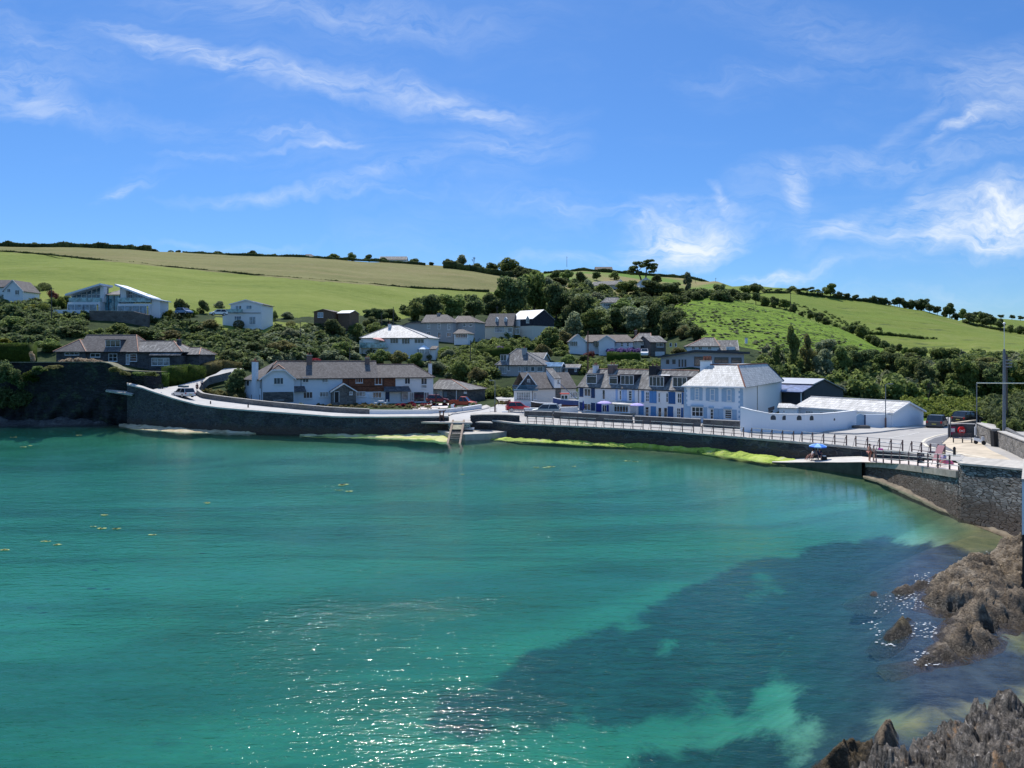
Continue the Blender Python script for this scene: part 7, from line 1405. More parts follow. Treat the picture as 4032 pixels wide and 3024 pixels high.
# ---- trees, left half
T = [
 (175,1145,48,32,'ball','d','dark round clipped bush on the skyline side of the villa garden'),(135,1155,42,30,'ball','d','round bush left of the larger clipped dome'),(105,1175,90,36,'ball','h','wide dark dome shaped bush right of the white gable'),(28,1195,64,42,'ball','g','grey green rounded bush below the white gable'),
 (82,1238,38,42,'ball','m','upright clipped barrel bush in the upper left garden'),(170,1232,44,38,'ball','l','yellow green clipped bush beside the left telegraph pole'),(215,1178,60,46,'bush','r','purple brown shrub behind the telegraph pole'),(240,1215,50,60,'low','l','bright lime bush left of the villa terrace'),(210,1210,50,44,'low','m','green shrub between pole and villa'),(262,1200,46,50,'low','m','loose green shrub at the left corner of the villa'),(130,1235,60,40,'low','y','yellowish shrub group in the upper left garden'),(45,1225,60,34,'low','l','light green garden shrub at the left edge'),
 (628,1250,30,62,'tall','r','dark purple conifer at the right corner of the villa'),(715,1270,92,108,'low','d','big dark bushy tree between villa and gabled house'),(800,1235,60,62,'low','d','dark rounded tree left of the gabled white house'),(865,1215,48,36,'low','g','small grey green bush behind the gabled white house'),(665,1262,46,50,'low','y','yellow flowering bush left of the big dark tree'),(755,1245,66,34,'low','l','light green bush in front of the dark rounded tree'),(815,1305,104,58,'low','o','broad olive bush below the parked white car'),
 (940,1295,42,34,'ball','o','small round bush on the lawn before the gabled house'),(1055,1280,44,42,'low','m','leafy shrub at the right corner of the gabled house'),(1080,1262,30,44,'low','d','upright bush right of the gabled house'),(1145,1290,38,26,'ball','o','round olive bush on the long lawn'),(1130,1255,60,34,'low','g','grey green shrub beyond the lawn'),(1215,1300,64,34,'low','m','spreading shrub right of the lawn'),
 (1310,1335,108,92,'low','d','big dark round tree right of the lawn'),(1400,1340,90,80,'low','m','broad green tree left of the pale slate house'),(1460,1300,80,60,'low','d','dark tree behind the pale slate house roof'),(1255,1340,60,50,'low','m','bushy tree left of the big dark round tree'),(1110,1395,120,62,'low','o','spreading olive tree above the chimney of the cottage row'),(905,1430,110,60,'low','d','wide dark tree right of the bungalow'),(1000,1400,110,60,'low','d','dark spreading tree above the cottage row end'),
 (560,1330,120,48,'low','d','low dark tree behind the bungalow ridge'),(660,1350,130,60,'low','o','broad olive brown tree right of the bungalow chimney'),(280,1318,140,50,'low','d','spreading dark tree behind the left bungalow roof'),(160,1330,110,62,'low','d','dark tree mass left of the bungalow'),(60,1300,110,64,'low','m','mid green tree at the left edge above the hedge'),(90,1352,52,32,'low','g','grey green shrub above the clipped left hedge'),(190,1385,110,58,'low','m','bright green bush between hedge and bungalow'),(760,1360,110,50,'low','m','green tree behind the big square hedge'),(1010,1455,60,60,'low','g','pale leafed bush at the left gable of the cottage row'),(935,1560,110,128,'low','d','dark ivy covered tree mass left of the cottage row'),
 (1500,1440,100,74,'low','m','bright green tree in front of the pale slate house'),(1570,1442,90,70,'low','o','yellow topped dark tree below the pale slate house'),(1640,1440,80,62,'low','m','green tree left of the conservatory'),(1685,1418,34,24,'ball','h','small clipped dome right of the conservatory'),(1720,1470,110,54,'low','g','grey green bush right of the cottage row ridge'),(1815,1500,110,96,'low','m','bushy green tree behind the slate garage'),(1880,1520,90,84,'low','o','olive tree left of the grey hipped bungalow'),(1750,1400,60,44,'low','l','light green bush below the grey house terrace'),(1930,1455,70,60,'low','d','dark tree at the left of the grey hipped bungalow'),
 (2075,1560,0,0,'','',''),
]
for q in T:
 if q[2]: tree(*q)
# woodland trees
for px, py, w, h, k, m, lb in [
 (1640,1262,80,84,'low','m','small rounded tree at the left end of the wood'),(1700,1262,110,112,'round','d','dark tree above the grey two storey house'),(1780,1268,120,118,'round','m','broad tree above the small grey bungalow'),(1868,1270,110,122,'round','d','tall dark tree left of the dormered house'),(1935,1262,110,118,'round','d','dark oak above the dormered house ridge'),
 (2020,1268,140,196,'round','d','huge dark oak at the centre of the wood'),(2105,1262,150,205,'round','m','highest broad tree in the middle of the wood'),(2190,1285,150,190,'round','d','large dark tree right of the highest one'),(2262,1300,120,150,'round','d','dark tree at the right shoulder of the big wood'),(1975,1200,90,90,'round','m','lighter tree on the left shoulder of the big wood'),(2150,1190,140,110,'round','g','silvery green tree top above the big wood'),
 (2255,1335,110,130,'low','g','silver grey willow in the middle of the slope'),(2165,1380,130,110,'low','m','green tree right of the black clad house'),(2225,1370,90,80,'low','o','olive tree left of the wide white house'),(2110,1340,70,60,'low','m','small tree beside the black clad gable'),(2340,1320,110,110,'round','m','rounded tree above the wide white house'),(2420,1310,130,110,'round','d','dark tree right of the woodland house'),(2500,1325,130,130,'round','g','grey green tree above the hipped villa'),(2570,1320,120,150,'round','d','dark tall tree above the brown stone house'),(2640,1330,110,110,'round','d','dark tree where the gorse slope begins'),(2455,1255,140,90,'round','m','broad tree right of the woodland house roof'),(2310,1255,110,100,'round','d','dark tree left of the woodland house'),(2350,1200,80,60,'low','g','grey green bushy tree left above the woodland house'),(2540,1240,130,80,'round','d','dark tree below the windblown pine'),(2620,1215,110,70,'low','m','bushy tree at the left end of the bright slope'),
 (2470,1165,120,64,'round','m','broad tree below the white hill house'),(2560,1170,110,70,'round','d','dark round tree right of the pine foot'),(2640,1170,110,62,'round','d','dark tree along the upper slope hedge'),(2708,1165,60,92,'tall','g','slender feathery tree right of the pine'),(2585,1118,56,44,'low','d','dark low cypress at the pine foot'),(2380,1158,90,50,'low','m','bush below the long hill bungalow'),(2400,1128,0,0,'','',''),
 (2285,1118,64,56,'low','d','dark hedge tree on the upper field edge'),(2235,1105,60,50,'low','m','hedge tree left of the upper field corner'),(2185,1100,70,44,'low','d','dark bush at the upper field corner'),(2350,1105,46,38,'round','d','small dark tree above the hill bungalow'),(2420,1100,50,38,'low','m','rounded bush right of the small dark tree'),(2320,1140,60,50,'low','g','pale bush left of the hill bungalow'),
 (2740,1340,90,70,'low','d','dark bush left of the lichened slate cottage'),(2690,1335,70,60,'low','o','olive bush right of the brown stone house'),(2670,1400,60,38,'low','o','bushy shrub before the brown stone gable')]:
 if w: tree(px, py, w, h, k, m, lb)
tree(2532,1118,112,98,'pine','d','tall dark windblown pine with layered flat branches on the hill')
# skyline trees
for px, py, w, h, k, m, lb in [
 (26,967,58,34,'low','d','rounded tree at the left end of the skyline hedge'),(140,968,54,30,'low','d','second rounded tree on the left skyline hedge'),(458,976,40,26,'low','d','round tree where the skyline hedge breaks up'),(490,978,34,24,'low','d','small round skyline tree left of a wider pair'),(548,982,60,26,'low','m','wide low tree pair on the left skyline'),(605,985,44,20,'low','d','low skyline bush left of two lone trees'),(673,990,24,16,'ball','d','tiny round skyline bush'),(702,991,32,22,'low','d','lone small tree ending the left skyline row'),
 (862,1000,58,26,'low','d','wide wind trimmed tree on the bare skyline'),(993,1004,54,34,'low','d','lone dark round tree on the bare skyline'),(1074,1006,26,22,'wind','d','tiny leaning tree on the skyline'),(1316,1018,62,32,'low','m','green bush clump left of the white skyline house'),(1384,1020,38,40,'low','m','round tree left of the white skyline house'),(1452,1024,44,34,'low','d','dark tree touching the white skyline house'),(1512,1028,36,24,'low','d','small bush before the white skyline house'),(1628,1036,56,28,'low','m','bushy tree right of the white skyline house'),(1700,1038,30,16,'low','d','small bush on the field edge'),
 (1765,1042,50,34,'low','d','dark bush left of the tall rounded skyline tree'),(1812,1046,66,60,'low','g','tall rounded skyline tree beside a bare one'),(1880,1052,60,34,'low','d','dark bush below the bare skyline tree'),(1940,1062,70,46,'low','d','dark hedge tree left of the big skyline tree'),(2002,1072,96,76,'low','m','big leafy tree at the top corner of the field'),(2080,1085,60,42,'low','d','dark hedge tree right of the big field tree'),(2130,1068,50,28,'low','d','low skyline bush right of the field corner'),(2200,1062,90,30,'low','d','long low skyline bush above the upper field'),
 (2897,1118,34,26,'low','d','small dark tree left on the right hill crest'),(2935,1122,60,40,'low','m','bushy tree left of the windswept row'),(2972,1120,58,48,'low','d','rounded tree starting the windswept row'),(3025,1118,30,24,'wind','d','tiny windswept tree on the right crest, first of the row'),(3064,1124,32,24,'wind','d','second tiny windswept tree of the row'),(3112,1128,36,30,'wind','d','windswept tree leaning right in the row'),(3150,1132,38,30,'wind','d','windswept tree before the clustered pair'),(3178,1135,54,38,'wind','d','wider windswept tree of the clustered pair'),(3206,1138,42,32,'wind','m','windswept tree at the right of the clustered pair'),(3228,1140,26,24,'ball','d','small round bush left of the big crest oak'),(3270,1146,72,64,'round','m','big round oak alone on the right hill crest')]:
 tree(px, py, w, h, k, m, lb, D=None if px > 2800 else (452 if px < 2100 else None))
tree(1866,1050,62,72,'bare','d','leafless twiggy tree on the skyline', D=456)
_rg = random.Random(5)
def chain(pts, n, w, h, lb, grp, kinds=('low','round'), mats=('d','d','m'), D=None):
 for i in range(n):
  k = i/(n-1)*(len(pts)-1); j = min(int(k), len(pts)-2); f = k-j; px = pts[j][0]+(pts[j+1][0]-pts[j][0])*f; py = pts[j][1]+(pts[j+1][1]-pts[j][1])*f
  s = _rg.uniform(.7, 1.35); tree(px+_rg.uniform(-5,5), py+_rg.uniform(-2,3), w*s, h*s*_rg.uniform(.8,1.2), _rg.choice(kinds), _rg.choice(mats), lb, group=grp, D=D(px, py) if D else None, name='tree', cat='tree')
chain([(3300,1153),(3440,1170),(3520,1190)], 9, 34, 26, 'dark bush sized tree in the crest hedge right of the big oak', 'crest hedge trees on the right hill')
chain([(3530,1192),(3640,1222),(3814,1276)], 15, 46, 44, 'dark dense tree in the hedge running down the right skyline', 'hedge trees down the right skyline')
chain([(3830,1275),(3900,1292),(4060,1322)], 9, 44, 44, 'dark field edge tree near the right edge of the picture', 'field edge trees at the right')
chain([(3814,1240),(3900,1248),(4060,1262)], 9, 30, 20, 'tiny distant hedge tree beyond the far right field', 'distant hedge trees', D=lambda px, py: 660)
chain([(2790,1172),(2860,1180),(2960,1196),(3090,1222)], 11, 44, 42, 'dark hedge tree between the bright slope and the far hill', 'upper hedge trees between two slopes', D=lambda px, py: hit(px, py, 340) or 350)
chain([(3120,1240),(3300,1308),(3480,1378),(3620,1420)], 17, 46, 46, 'dark hedge tree lower down between the two green slopes', 'lower hedge trees between two slopes', D=lambda px, py: np.interp(px, [3120,3300,3480,3640], [330,305,275,255]))
chain([(1560,1262),(1500,1270),(1450,1262)], 5, 60, 44, 'dark tree in the hedge below the green field', 'hedge trees below the field')
# valley trees
for px, py, w, h, k, m, lb in [
 (3118,1490,96,205,'tall','m','tall feathery poplar pair left of the valley wood'),(3180,1490,90,180,'tall','o','feathery olive tree beside the tall poplar'),(3060,1470,70,110,'tall','m','slim green tree above the barn'),(3245,1500,110,140,'round','g','pale leafed tree above the barn roof'),(3310,1500,120,150,'round','m','rounded green tree above the long shed'),(3385,1500,120,130,'round','d','dark rounded tree behind the shed ridge'),(3455,1495,110,110,'round','m','broad green tree right of the dark rounded one'),(3520,1510,110,130,'round','d','dark bushy tree above the shed gable'),(3570,1540,100,150,'round','m','leafy tree at the right shoulder of the shed'),
 (3640,1555,120,150,'low','d','dark valley tree left of the bare one'),(3720,1545,110,140,'round','d','dark valley tree left of the height barrier'),(3790,1560,130,160,'round','m','bushy valley tree behind the height barrier'),(3870,1560,140,150,'round','d','broad dark tree behind the barrier pole'),(3950,1570,140,170,'round','d','big dark tree behind the tall pole'),(4025,1570,140,170,'round','m','large tree at the right edge behind the tall pole'),(3300,1560,90,60,'low','g','pale willow bush behind the shed ridge left'),(3470,1560,80,50,'low','g','silver willow bush behind the shed ridge right'),(3400,1552,80,50,'low','m','green bush behind the middle of the shed ridge'),(3330,1440,110,90,'round','m','tree rising behind the pale leafed one'),(3430,1440,110,70,'round','d','dark tree at the foot of the green slope'),(3580,1450,120,70,'low','d','dark bushy tree at the end of the bright slope'),(3830,1430,140,46,'low','d','low dark tree on the valley rim'),(3960,1420,140,46,'low','d','low dark rim tree right of the tall pole'),(3900,1470,150,70,'round','o','olive crowned tree on the valley rim')]:
 tree(px, py, w, h, k, m, lb)
tree(3688,1432,110,100,'bare','d','leafless dead tree rising from the valley hedge', D=244); tree(3655,1560,100,150,'bare','d','bare branched tree in front of the dark valley wood', D=140)
tree(3030,1480,90,60,'low','m','bush right of the flat pavilion', D=150); tree(3055,1440,80,50,'low','l','light bush above the flat pavilion', D=165)
tree(1870,1592,44,44,'bush','g','spiky grey green shrub at the end of the white wall', D=129); tree(1968,1590,60,30,'bush','y','yellow flowering hedge shrub left of the boat house', D=136); tree(2000,1592,40,34,'bush','r','reddish shrub by the wooden fence', D=136)
tree(1185,1592,30,40,'bush','g','leafy shrub by the left gable wing door', D=128); tree(1250,1592,56,26,'bush','y','spiky yellow green yucca in the front garden', D=124, name='shrub')
for px, w in ((3940,60),(3990,70),(4040,70)): tree(px,1690,w,80,'low','m','leafy roadside bush below the tall pole', D=92, group='roadside bushes below the tall pole', name='shrub')
# skyline clipped hedge and field hedges
def fieldhedge(name, pts, h, w, m, label, D=None, leaf=.35):
 P_ = []
 for i in range(len(pts)-1):
  n_ = max(2, int(abs(pts[i+1][0]-pts[i][0])/25))
  for k in range(n_): px = pts[i][0]+(pts[i+1][0]-pts[i][0])*k/n_; py = pts[i][1]+(pts[i+1][1]-pts[i][1])*k/n_; d = D or hit(px, py) or 440; P_.append(sit(px, d, -.1))
 return hedge(name, P_, [h*_rg.uniform(.65, 1.3) for _ in P_], w, m, label, leaf=leaf)
fieldhedge('field_hedge', [(-300,962),(60,968),(200,970),(440,976),(620,988)], 2.9, 2.6, 'd', 'long clipped hedge along the left skyline', D=441)
fieldhedge('field_hedge', [(-300,988),(0,990),(181,1003),(362,1023),(800,1066),(1200,1103),(1600,1133),(1950,1150)], .8, .8, 'd', 'thin dark hedge dividing the two left fields', leaf=.3)
fieldhedge('field_hedge', [(720,992),(1000,1006),(1300,1016),(1700,1040)], 1.7, 1.4, 'd', 'low hedge along the middle skyline', D=445)
fieldhedge('field_hedge', [(2140,1058),(2300,1062),(2500,1070),(2700,1084),(2880,1104)], 2.4, 2.2, 'd', 'low hedge along the far skyline beside the pine', D=598, leaf=.4)
fieldhedge('field_hedge', [(2960,1128),(3120,1134),(3300,1154),(3500,1194)], 1.8, 1.8, 'd', 'low hedge bank along the right crest under the windswept row', D=None, leaf=.35)
fieldhedge('field_hedge', [(3820,1278),(3900,1294),(4060,1320)], 1.4, 1.2, 'd', 'hedge along the lower edge of the far right field', D=None, leaf=.35)
for i, (px, py, w, h, m) in enumerate([(20,1500,90,110,'d'),(75,1520,80,90,'d'),(120,1500,70,60,'h'),(20,1600,110,110,'d'),(90,1590,80,80,'d'),(160,1460,70,26,'m'),(215,1452,80,20,'o'),(450,1462,50,26,'o'),(490,1476,50,22,'o'),(545,1478,60,20,'m'),(600,1480,60,24,'m'),(140,1475,60,40,'g')]): tree(px, py, w, h, 'bush', m, 'dark ivy and shrubs hanging over the shaded cliff wall at the left', D=127.2, lift=1, group='shrubs hanging over the cliff wall', name='shrub')
_fr = random.Random(8); mb = MB()
for (x0, y0, x1, y1, n_) in ((3600,2255,3660,2300,40),(3560,2335,3640,2400,60),(3440,2340,3560,2420,40),(3400,2440,3470,2480,14),(3590,2450,3690,2510,50),(3470,2525,3520,2545,14),(3600,2560,3700,2620,36),(3880,2170,3990,2215,40),(3450,2480,3480,2530,10),(3260,2960,3330,2990,8)):
 for _ in range(n_):
  p = PZ(_fr.uniform(x0, x1), _fr.uniform(y0, y1), .035); a = _fr.uniform(.02, .075); b = a*_fr.uniform(.25, .7); mb.poly([p+Vector((a*math.cos(t_)*_fr.uniform(.6,1.2), b*math.sin(t_)*_fr.uniform(.6,1.2), 0)) for t_ in np.linspace(0, 6.28, 7)[:-1]])
tag(mb.build('foam', plain('white foam', (.58,.60,.60), .6)), 'white flecks of foam where the water washes the rocks', 'foam', kind='stuff')
fieldhedge('field_hedge', [(1745,1040),(1850,1050),(1960,1064),(2060,1078),(2150,1090)], 3.6, 3.0, 'd', 'thick dark hedge at the top corner of the field under the big tree', D=None, leaf=.4)
chain([(2050,1092),(2110,1110),(2160,1150)], 7, 60, 44, 'dark tree in the belt down the right end of the green field', 'field end trees')
for q in [(1765,1425,80,60,'low','g','pale bushy tree below the garden room'),(1890,1392,70,50,'low','m','green tree at the pergola garden above the hedge'),(2140,1420,100,80,'low','o','olive tree right behind the grey hipped bungalow'),(2235,1455,90,70,'low','m','green tree above the dark timber cabin'),(2300,1440,70,50,'low','d','dark tree left of the purple topped hedge'),(1340,1400,110,70,'low','m','broad tree above the middle of the cottage row'),(1145,1345,90,60,'low','g','grey green tree below the long lawn'),(1480,1330,90,70,'low','m','tree just left of the pale roofed house gable'),(850,1370,100,60,'low','m','leafy tree below the parked white car'),(470,1320,100,56,'low','m','green tree rising behind the bungalow roof'),(60,1250,90,60,'low','d','dark tree below the left edge gabled house'),(3160,1470,80,110,'low','m','bushy tree at the foot of the tall poplar'),(3260,1420,110,90,'round','g','pale tree high above the barn roof'),(3500,1440,110,80,'round','m','green tree above the long shed gable end'),(3720,1450,130,90,'round','m','big green tree on the valley rim left of the gantry')]: tree(*q)
# ================================================================ small things
MB.build = build_t
from mathutils.bvhtree import BVHTree
def bvh(names):
 V, Fq = [], []
 for o in bpy.data.objects:
  if o.name.split('.')[0] in names and o.type == 'MESH' and o.parent is None:
   b = len(V); V += [o.matrix_basis @ v.co for v in o.data.vertices]; Fq += [tuple(b + i for i in p.vertices) for p in o.data.polygons]
 return BVHTree.FromPolygons(V, Fq)
GRD = bvh(('road', 'lane', 'ramp', 'slipway', 'hillside', 'pavement'))
def rc(px, py):
 h_ = GRD.ray_cast(Vector((0,0,HC)), Vector(((px-CX)/F, 1, -(py-HY)/F)).normalized()); return h_[0]
def down(x, y, z=60):
 h_ = GRD.ray_cast(Vector((x, y, z)), Vector((0,0,-1))); return h_[0] if h_[0] else Vector((x, y, 2.1))
def drape(name, poly, mat, lift=.012, kind='structure', rings=5, label=None, cat=None):
 P_ = []; n = len(poly)
 for i in range(n):
  (x0,y0),(x1,y1) = poly[i], poly[(i+1)%n]; k = max(1, int(max(abs(x1-x0), abs(y1-y0)*2)/10))
  for j in range(k): P_.append((x0+(x1-x0)*j/k, y0+(y1-y0)*j/k))
 W_ = [rc(*p) for p in P_]; W_ = [w for w in W_ if w]; c = sum(W_, Vector())/len(W_); V, Fq = [], []; m = len(W_)
 for r in range(rings+1):
  for w in W_: q = c + (w-c)*(r/rings); g = down(q.x, q.y, 20); V.append((q.x, q.y, g.z+lift))
 for r in range(rings):
  for i in range(m): j = (i+1)%m; Fq.append((r*m+i, r*m+j, (r+1)*m+j, (r+1)*m+i))
 if lift > .05:
  b = rings*m; V += [(v[0], v[1], v[2]-lift-.05) for v in V[b:b+m]];
  for i in range(m): j = (i+1)%m; Fq.append((b+i, b+j, b+m+j, b+m+i))
 o = npmesh(name, V, np.array(Fq), mat); return tag(o, label, cat, kind=kind)
drape('gravel_patch', [(3701,1735),(3740,1722),(3790,1730),(3850,1738),(3905,1775),(3960,1800),(4032,1838),(3990,1835),(3880,1815),(3800,1795),(3740,1770),(3712,1752)], M_SANDY)
drape('asphalt_patch', [(3645,1742),(3680,1725),(3736,1712),(3738,1722),(3700,1735),(3711,1752),(3740,1771),(3770,1782),(3700,1768),(3655,1755)], M_DARKTAR, .018)
def stripe(pts, w, mat, name='road_line', lift=.024):
 V, Fq = [], []; P_ = []
 for i in range(len(pts)-1):
  (x0,y0),(x1,y1) = pts[i], pts[i+1]; k = max(1, int(abs(x1-x0)/8)+int(abs(y1-y0)/6))
  for j in range(k): P_.append(rc(x0+(x1-x0)*j/k, y0+(y1-y0)*j/k))
 P_.append(rc(*pts[-1])); P_ = [p for p in P_ if p]
 for i, p in enumerate(P_):
  d = P_[min(i+1, len(P_)-1)] - P_[max(i-1, 0)]; d.z = 0; d.normalize(); nn = Vector((-d.y, d.x, 0))*w/2
  for s in (-1, 1): q = p + nn*s; g = down(q.x, q.y, 20); V.append((q.x, q.y, g.z+lift))
 for i in range(len(P_)-1): Fq.append((2*i, 2*i+1, 2*i+3, 2*i+2))
 o = npmesh(name, V, np.array(Fq), mat); o['kind'] = 'structure'; return o
YL = plain('faded kerb paint', (.62,.56,.44), .85)
stripe([(3736,1706),(3685,1716),(3645,1729),(3632,1742),(3650,1757),(3700,1770),(3760,1784),(3830,1795),(3900,1808),(3980,1830)], .28, YL)
for a_, b_ in (((3500,1726),(3560,1716)),((3576,1713),(3620,1704))): stripe([a_, b_], .12, M_PAINT)
for i in range(9): x_ = 3330+i*32; stripe([(x_,1727+i*3.1),(x_+17,1728.6+i*3.1)], .22, M_PAINT)
drape('pavement', [(3240,1704),(3290,1709),(3370,1711),(3430,1707),(3470,1703),(3530,1695),(3650,1683),(3650,1676),(3600,1676),(3520,1684),(3470,1690),(3380,1684),(3330,1693),(3260,1700)], M_PROM, .12)
drape('pavement', [(1700,1631),(1769,1634),(1830,1625),(1880,1618),(1925,1608),(1931,1602),(1915,1596),(1899,1600),(1897,1606),(1860,1613),(1800,1622),(1740,1628)], M_PROM, .10)
# ---- railings
M_RAIL = plain('rusty brown rail', (.13,.085,.085), .7, .25, 6); M_RAILT = plain('pale rail tube', (.52,.49,.46), .55, .1, 5)
_q = np.array(QR, float)
def onprom(px): D = float(np.interp(px, _q[:,0], _q[:,1])); return V3((px, D, float(np.interp(px, _q[:,0], _q[:,2]))), .3, .05)
SEC = [([2078,2112,2145,2178],'beside the raised quay block'),([2206,2241,2275,2311,2347],'in front of the left end terraced cottage'),([2378,2415,2454,2492,2532],'in front of the glazed porch cottage'),([2563,2604,2646,2687,2731],'in front of the blue shuttered cottages'),([2765,2809,2850,2890,2928],'in front of the large pale blue house'),([2960,3000,3040,3082,3125],'in front of the arched openings of the yard wall'),([3158,3200,3243,3287,3333],'above the blue beach umbrella'),([3370,3416,3463,3509,3554],'behind the two standing bathers'),([3590,3628,3664,3694,3720],'behind the chalkboard sign')]
for ps, lb in SEC:
 c = onprom(ps[len(ps)//2]); e = empty('railing', c, label='brown post and tube railing section ' + lb, cat='railing', group='promenade railing sections'); H_ = 1.08; nv_ = Vector((0,1,0))
 pp = [onprom(p) - c for p in ps]
 for p in pp:
  mb = MB(); mb.box(p.x-.05, p.x+.05, p.y-.05, p.y+.05, p.z-.05, p.z+H_); mb.build('post', M_RAIL, e)
  mb = MB(); mb.tube([p + Vector((-.34,-.05,-.05)), p + Vector((-.1,0,H_*.8)), p + Vector((0,0,H_*.82))], .035, 5); mb.build('stay', M_RAIL, e)
 for k, m in ((1.0,M_RAILT),(.64,M_RAILT),(.3,M_RAIL)): mb = MB(); mb.tube([p + Vector((0,-.02,H_*k-.03)) for p in pp], .034, 6); mb.build('rail', m, e)
ra = np.array(RW, float); c = V3((3600, 62.8, 2.5)); e = empty('railing', c, label='three rail brown railing along the edge of the sloping ramp', cat='railing')
pp = []
for px in (3450,3478,3510,3543,3578,3614,3654,3693,3739): D = float(np.interp(px, ra[:,0], ra[:,1])); pp.append(V3((px, D, float(np.interp(px, ra[:,0], ra[:,2]))), .15, .0) - c)
for p in pp: mb = MB(); mb.box(p.x-.045, p.x+.045, p.y-.045, p.y+.045, p.z-.1, p.z+1.12); mb.build('post', M_RAIL, e)
pp.append(pp[-1] + (pp[-1]-pp[-2])*.85)
for k in (1.08,.72,.36): mb = MB(); mb.tube([p + Vector((0,0,k)) for p in pp], .038, 6); mb.build('rail', M_RAILT, e)
# ---- low walls along the promenade houses
def pw(l): return [Vector((X(a_, b_), b_, 2.08)) for a_, b_ in l]
CAPC = plain('grey coping', (.40,.38,.35), .9)
for l, lb, h_ in (([(2066,115.8),(2120,115),(2172,114)],'short dark stone wall in front of the silver car',.95),([(2180,113.6),(2300,110.2),(2400,107.8),(2487,105.8)],'long dark stone wall before the navy shuttered cottage',.98),([(2498,105.5),(2600,103.5),(2700,101.5),(2756,100.4)],'dark stone wall before the blue shuttered cottages',1.0),([(2768,100),(2850,98.4),(2911,97.3)],'dark stone wall before the large pale blue house',1.0)): lowwall('front_wall', pw(l), h_, .35, M_STONE_D, CAPC, lb, 'garden wall')
lowwall('white_wall', [Vector((X(a_,b_), b_, 2.3)) for a_, b_ in [(2066,118.5),(2150,119.5),(2276,121.5)]], .95, .35, M_WHITE, plain('white coping', (.8,.8,.79)), 'low white wall between the silver car and the boats', 'garden wall')
lowwall('gate_pier', [Vector((X(a_,b_), b_, 2.3)) for a_, b_ in [(1976,117.5),(2000,117.5)]], .6, .5, M_WHITE, None, 'low white block left of the five bar gate', 'gate pier')
M_RST = stone('buff roadside stone', (.13,.12,.105), (.36,.33,.29), (.30,.28,.25), 3.2, .6, .9)  # paler, warmer stone than the garden walls
def rw(l): return [Vector((X(a_, b_), b_, down(X(a_,b_), b_, 8).z-.02)) for a_, b_ in l]
lowwall('roadside_wall', rw([(3930,72.2),(3980,66.8),(4032,61.6),(4200,54),(4500,46)]), 1.45, .55, M_RST, M_CONC, 'near roadside stone wall with flat concrete top at the right edge', 'roadside wall')
lowwall('roadside_wall', rw([(3846,82.5),(3880,77.2),(3908,73.6)]), 1.55, .55, M_RST, M_CONC, 'short roadside stone wall between the lifebuoy and the wall gap', 'roadside wall')
lowwall('bench_wall', rw([(3735,84.0),(3790,83.4),(3838,82.6)]), 1.42, .4, stone('dark bench wall', (.06,.06,.06), (.13,.13,.125), (.08,.08,.08), 2.5, .5, .4), CAPC, 'dark stone wall behind the bench holding the red lifebuoy housing', 'wall')
lowwall('bridge_wall', [Vector((X(a_,b_), b_, 2.1)) for a_, b_ in [(3748,99),(3790,101),(3845,104)]], .55, .3, M_STONE_D, M_SANDY, 'low bridge parapet wall beyond the lifebuoy wall', 'wall')
lowwall('far_wall', [Vector((X(a_,b_), b_, 2.2)) for a_, b_ in [(3950,88),(4000,80),(4060,75)]], 1.0, .5, M_STONE_D, None, 'dark rough wall behind the roadside walls below the tall pole', 'wall')
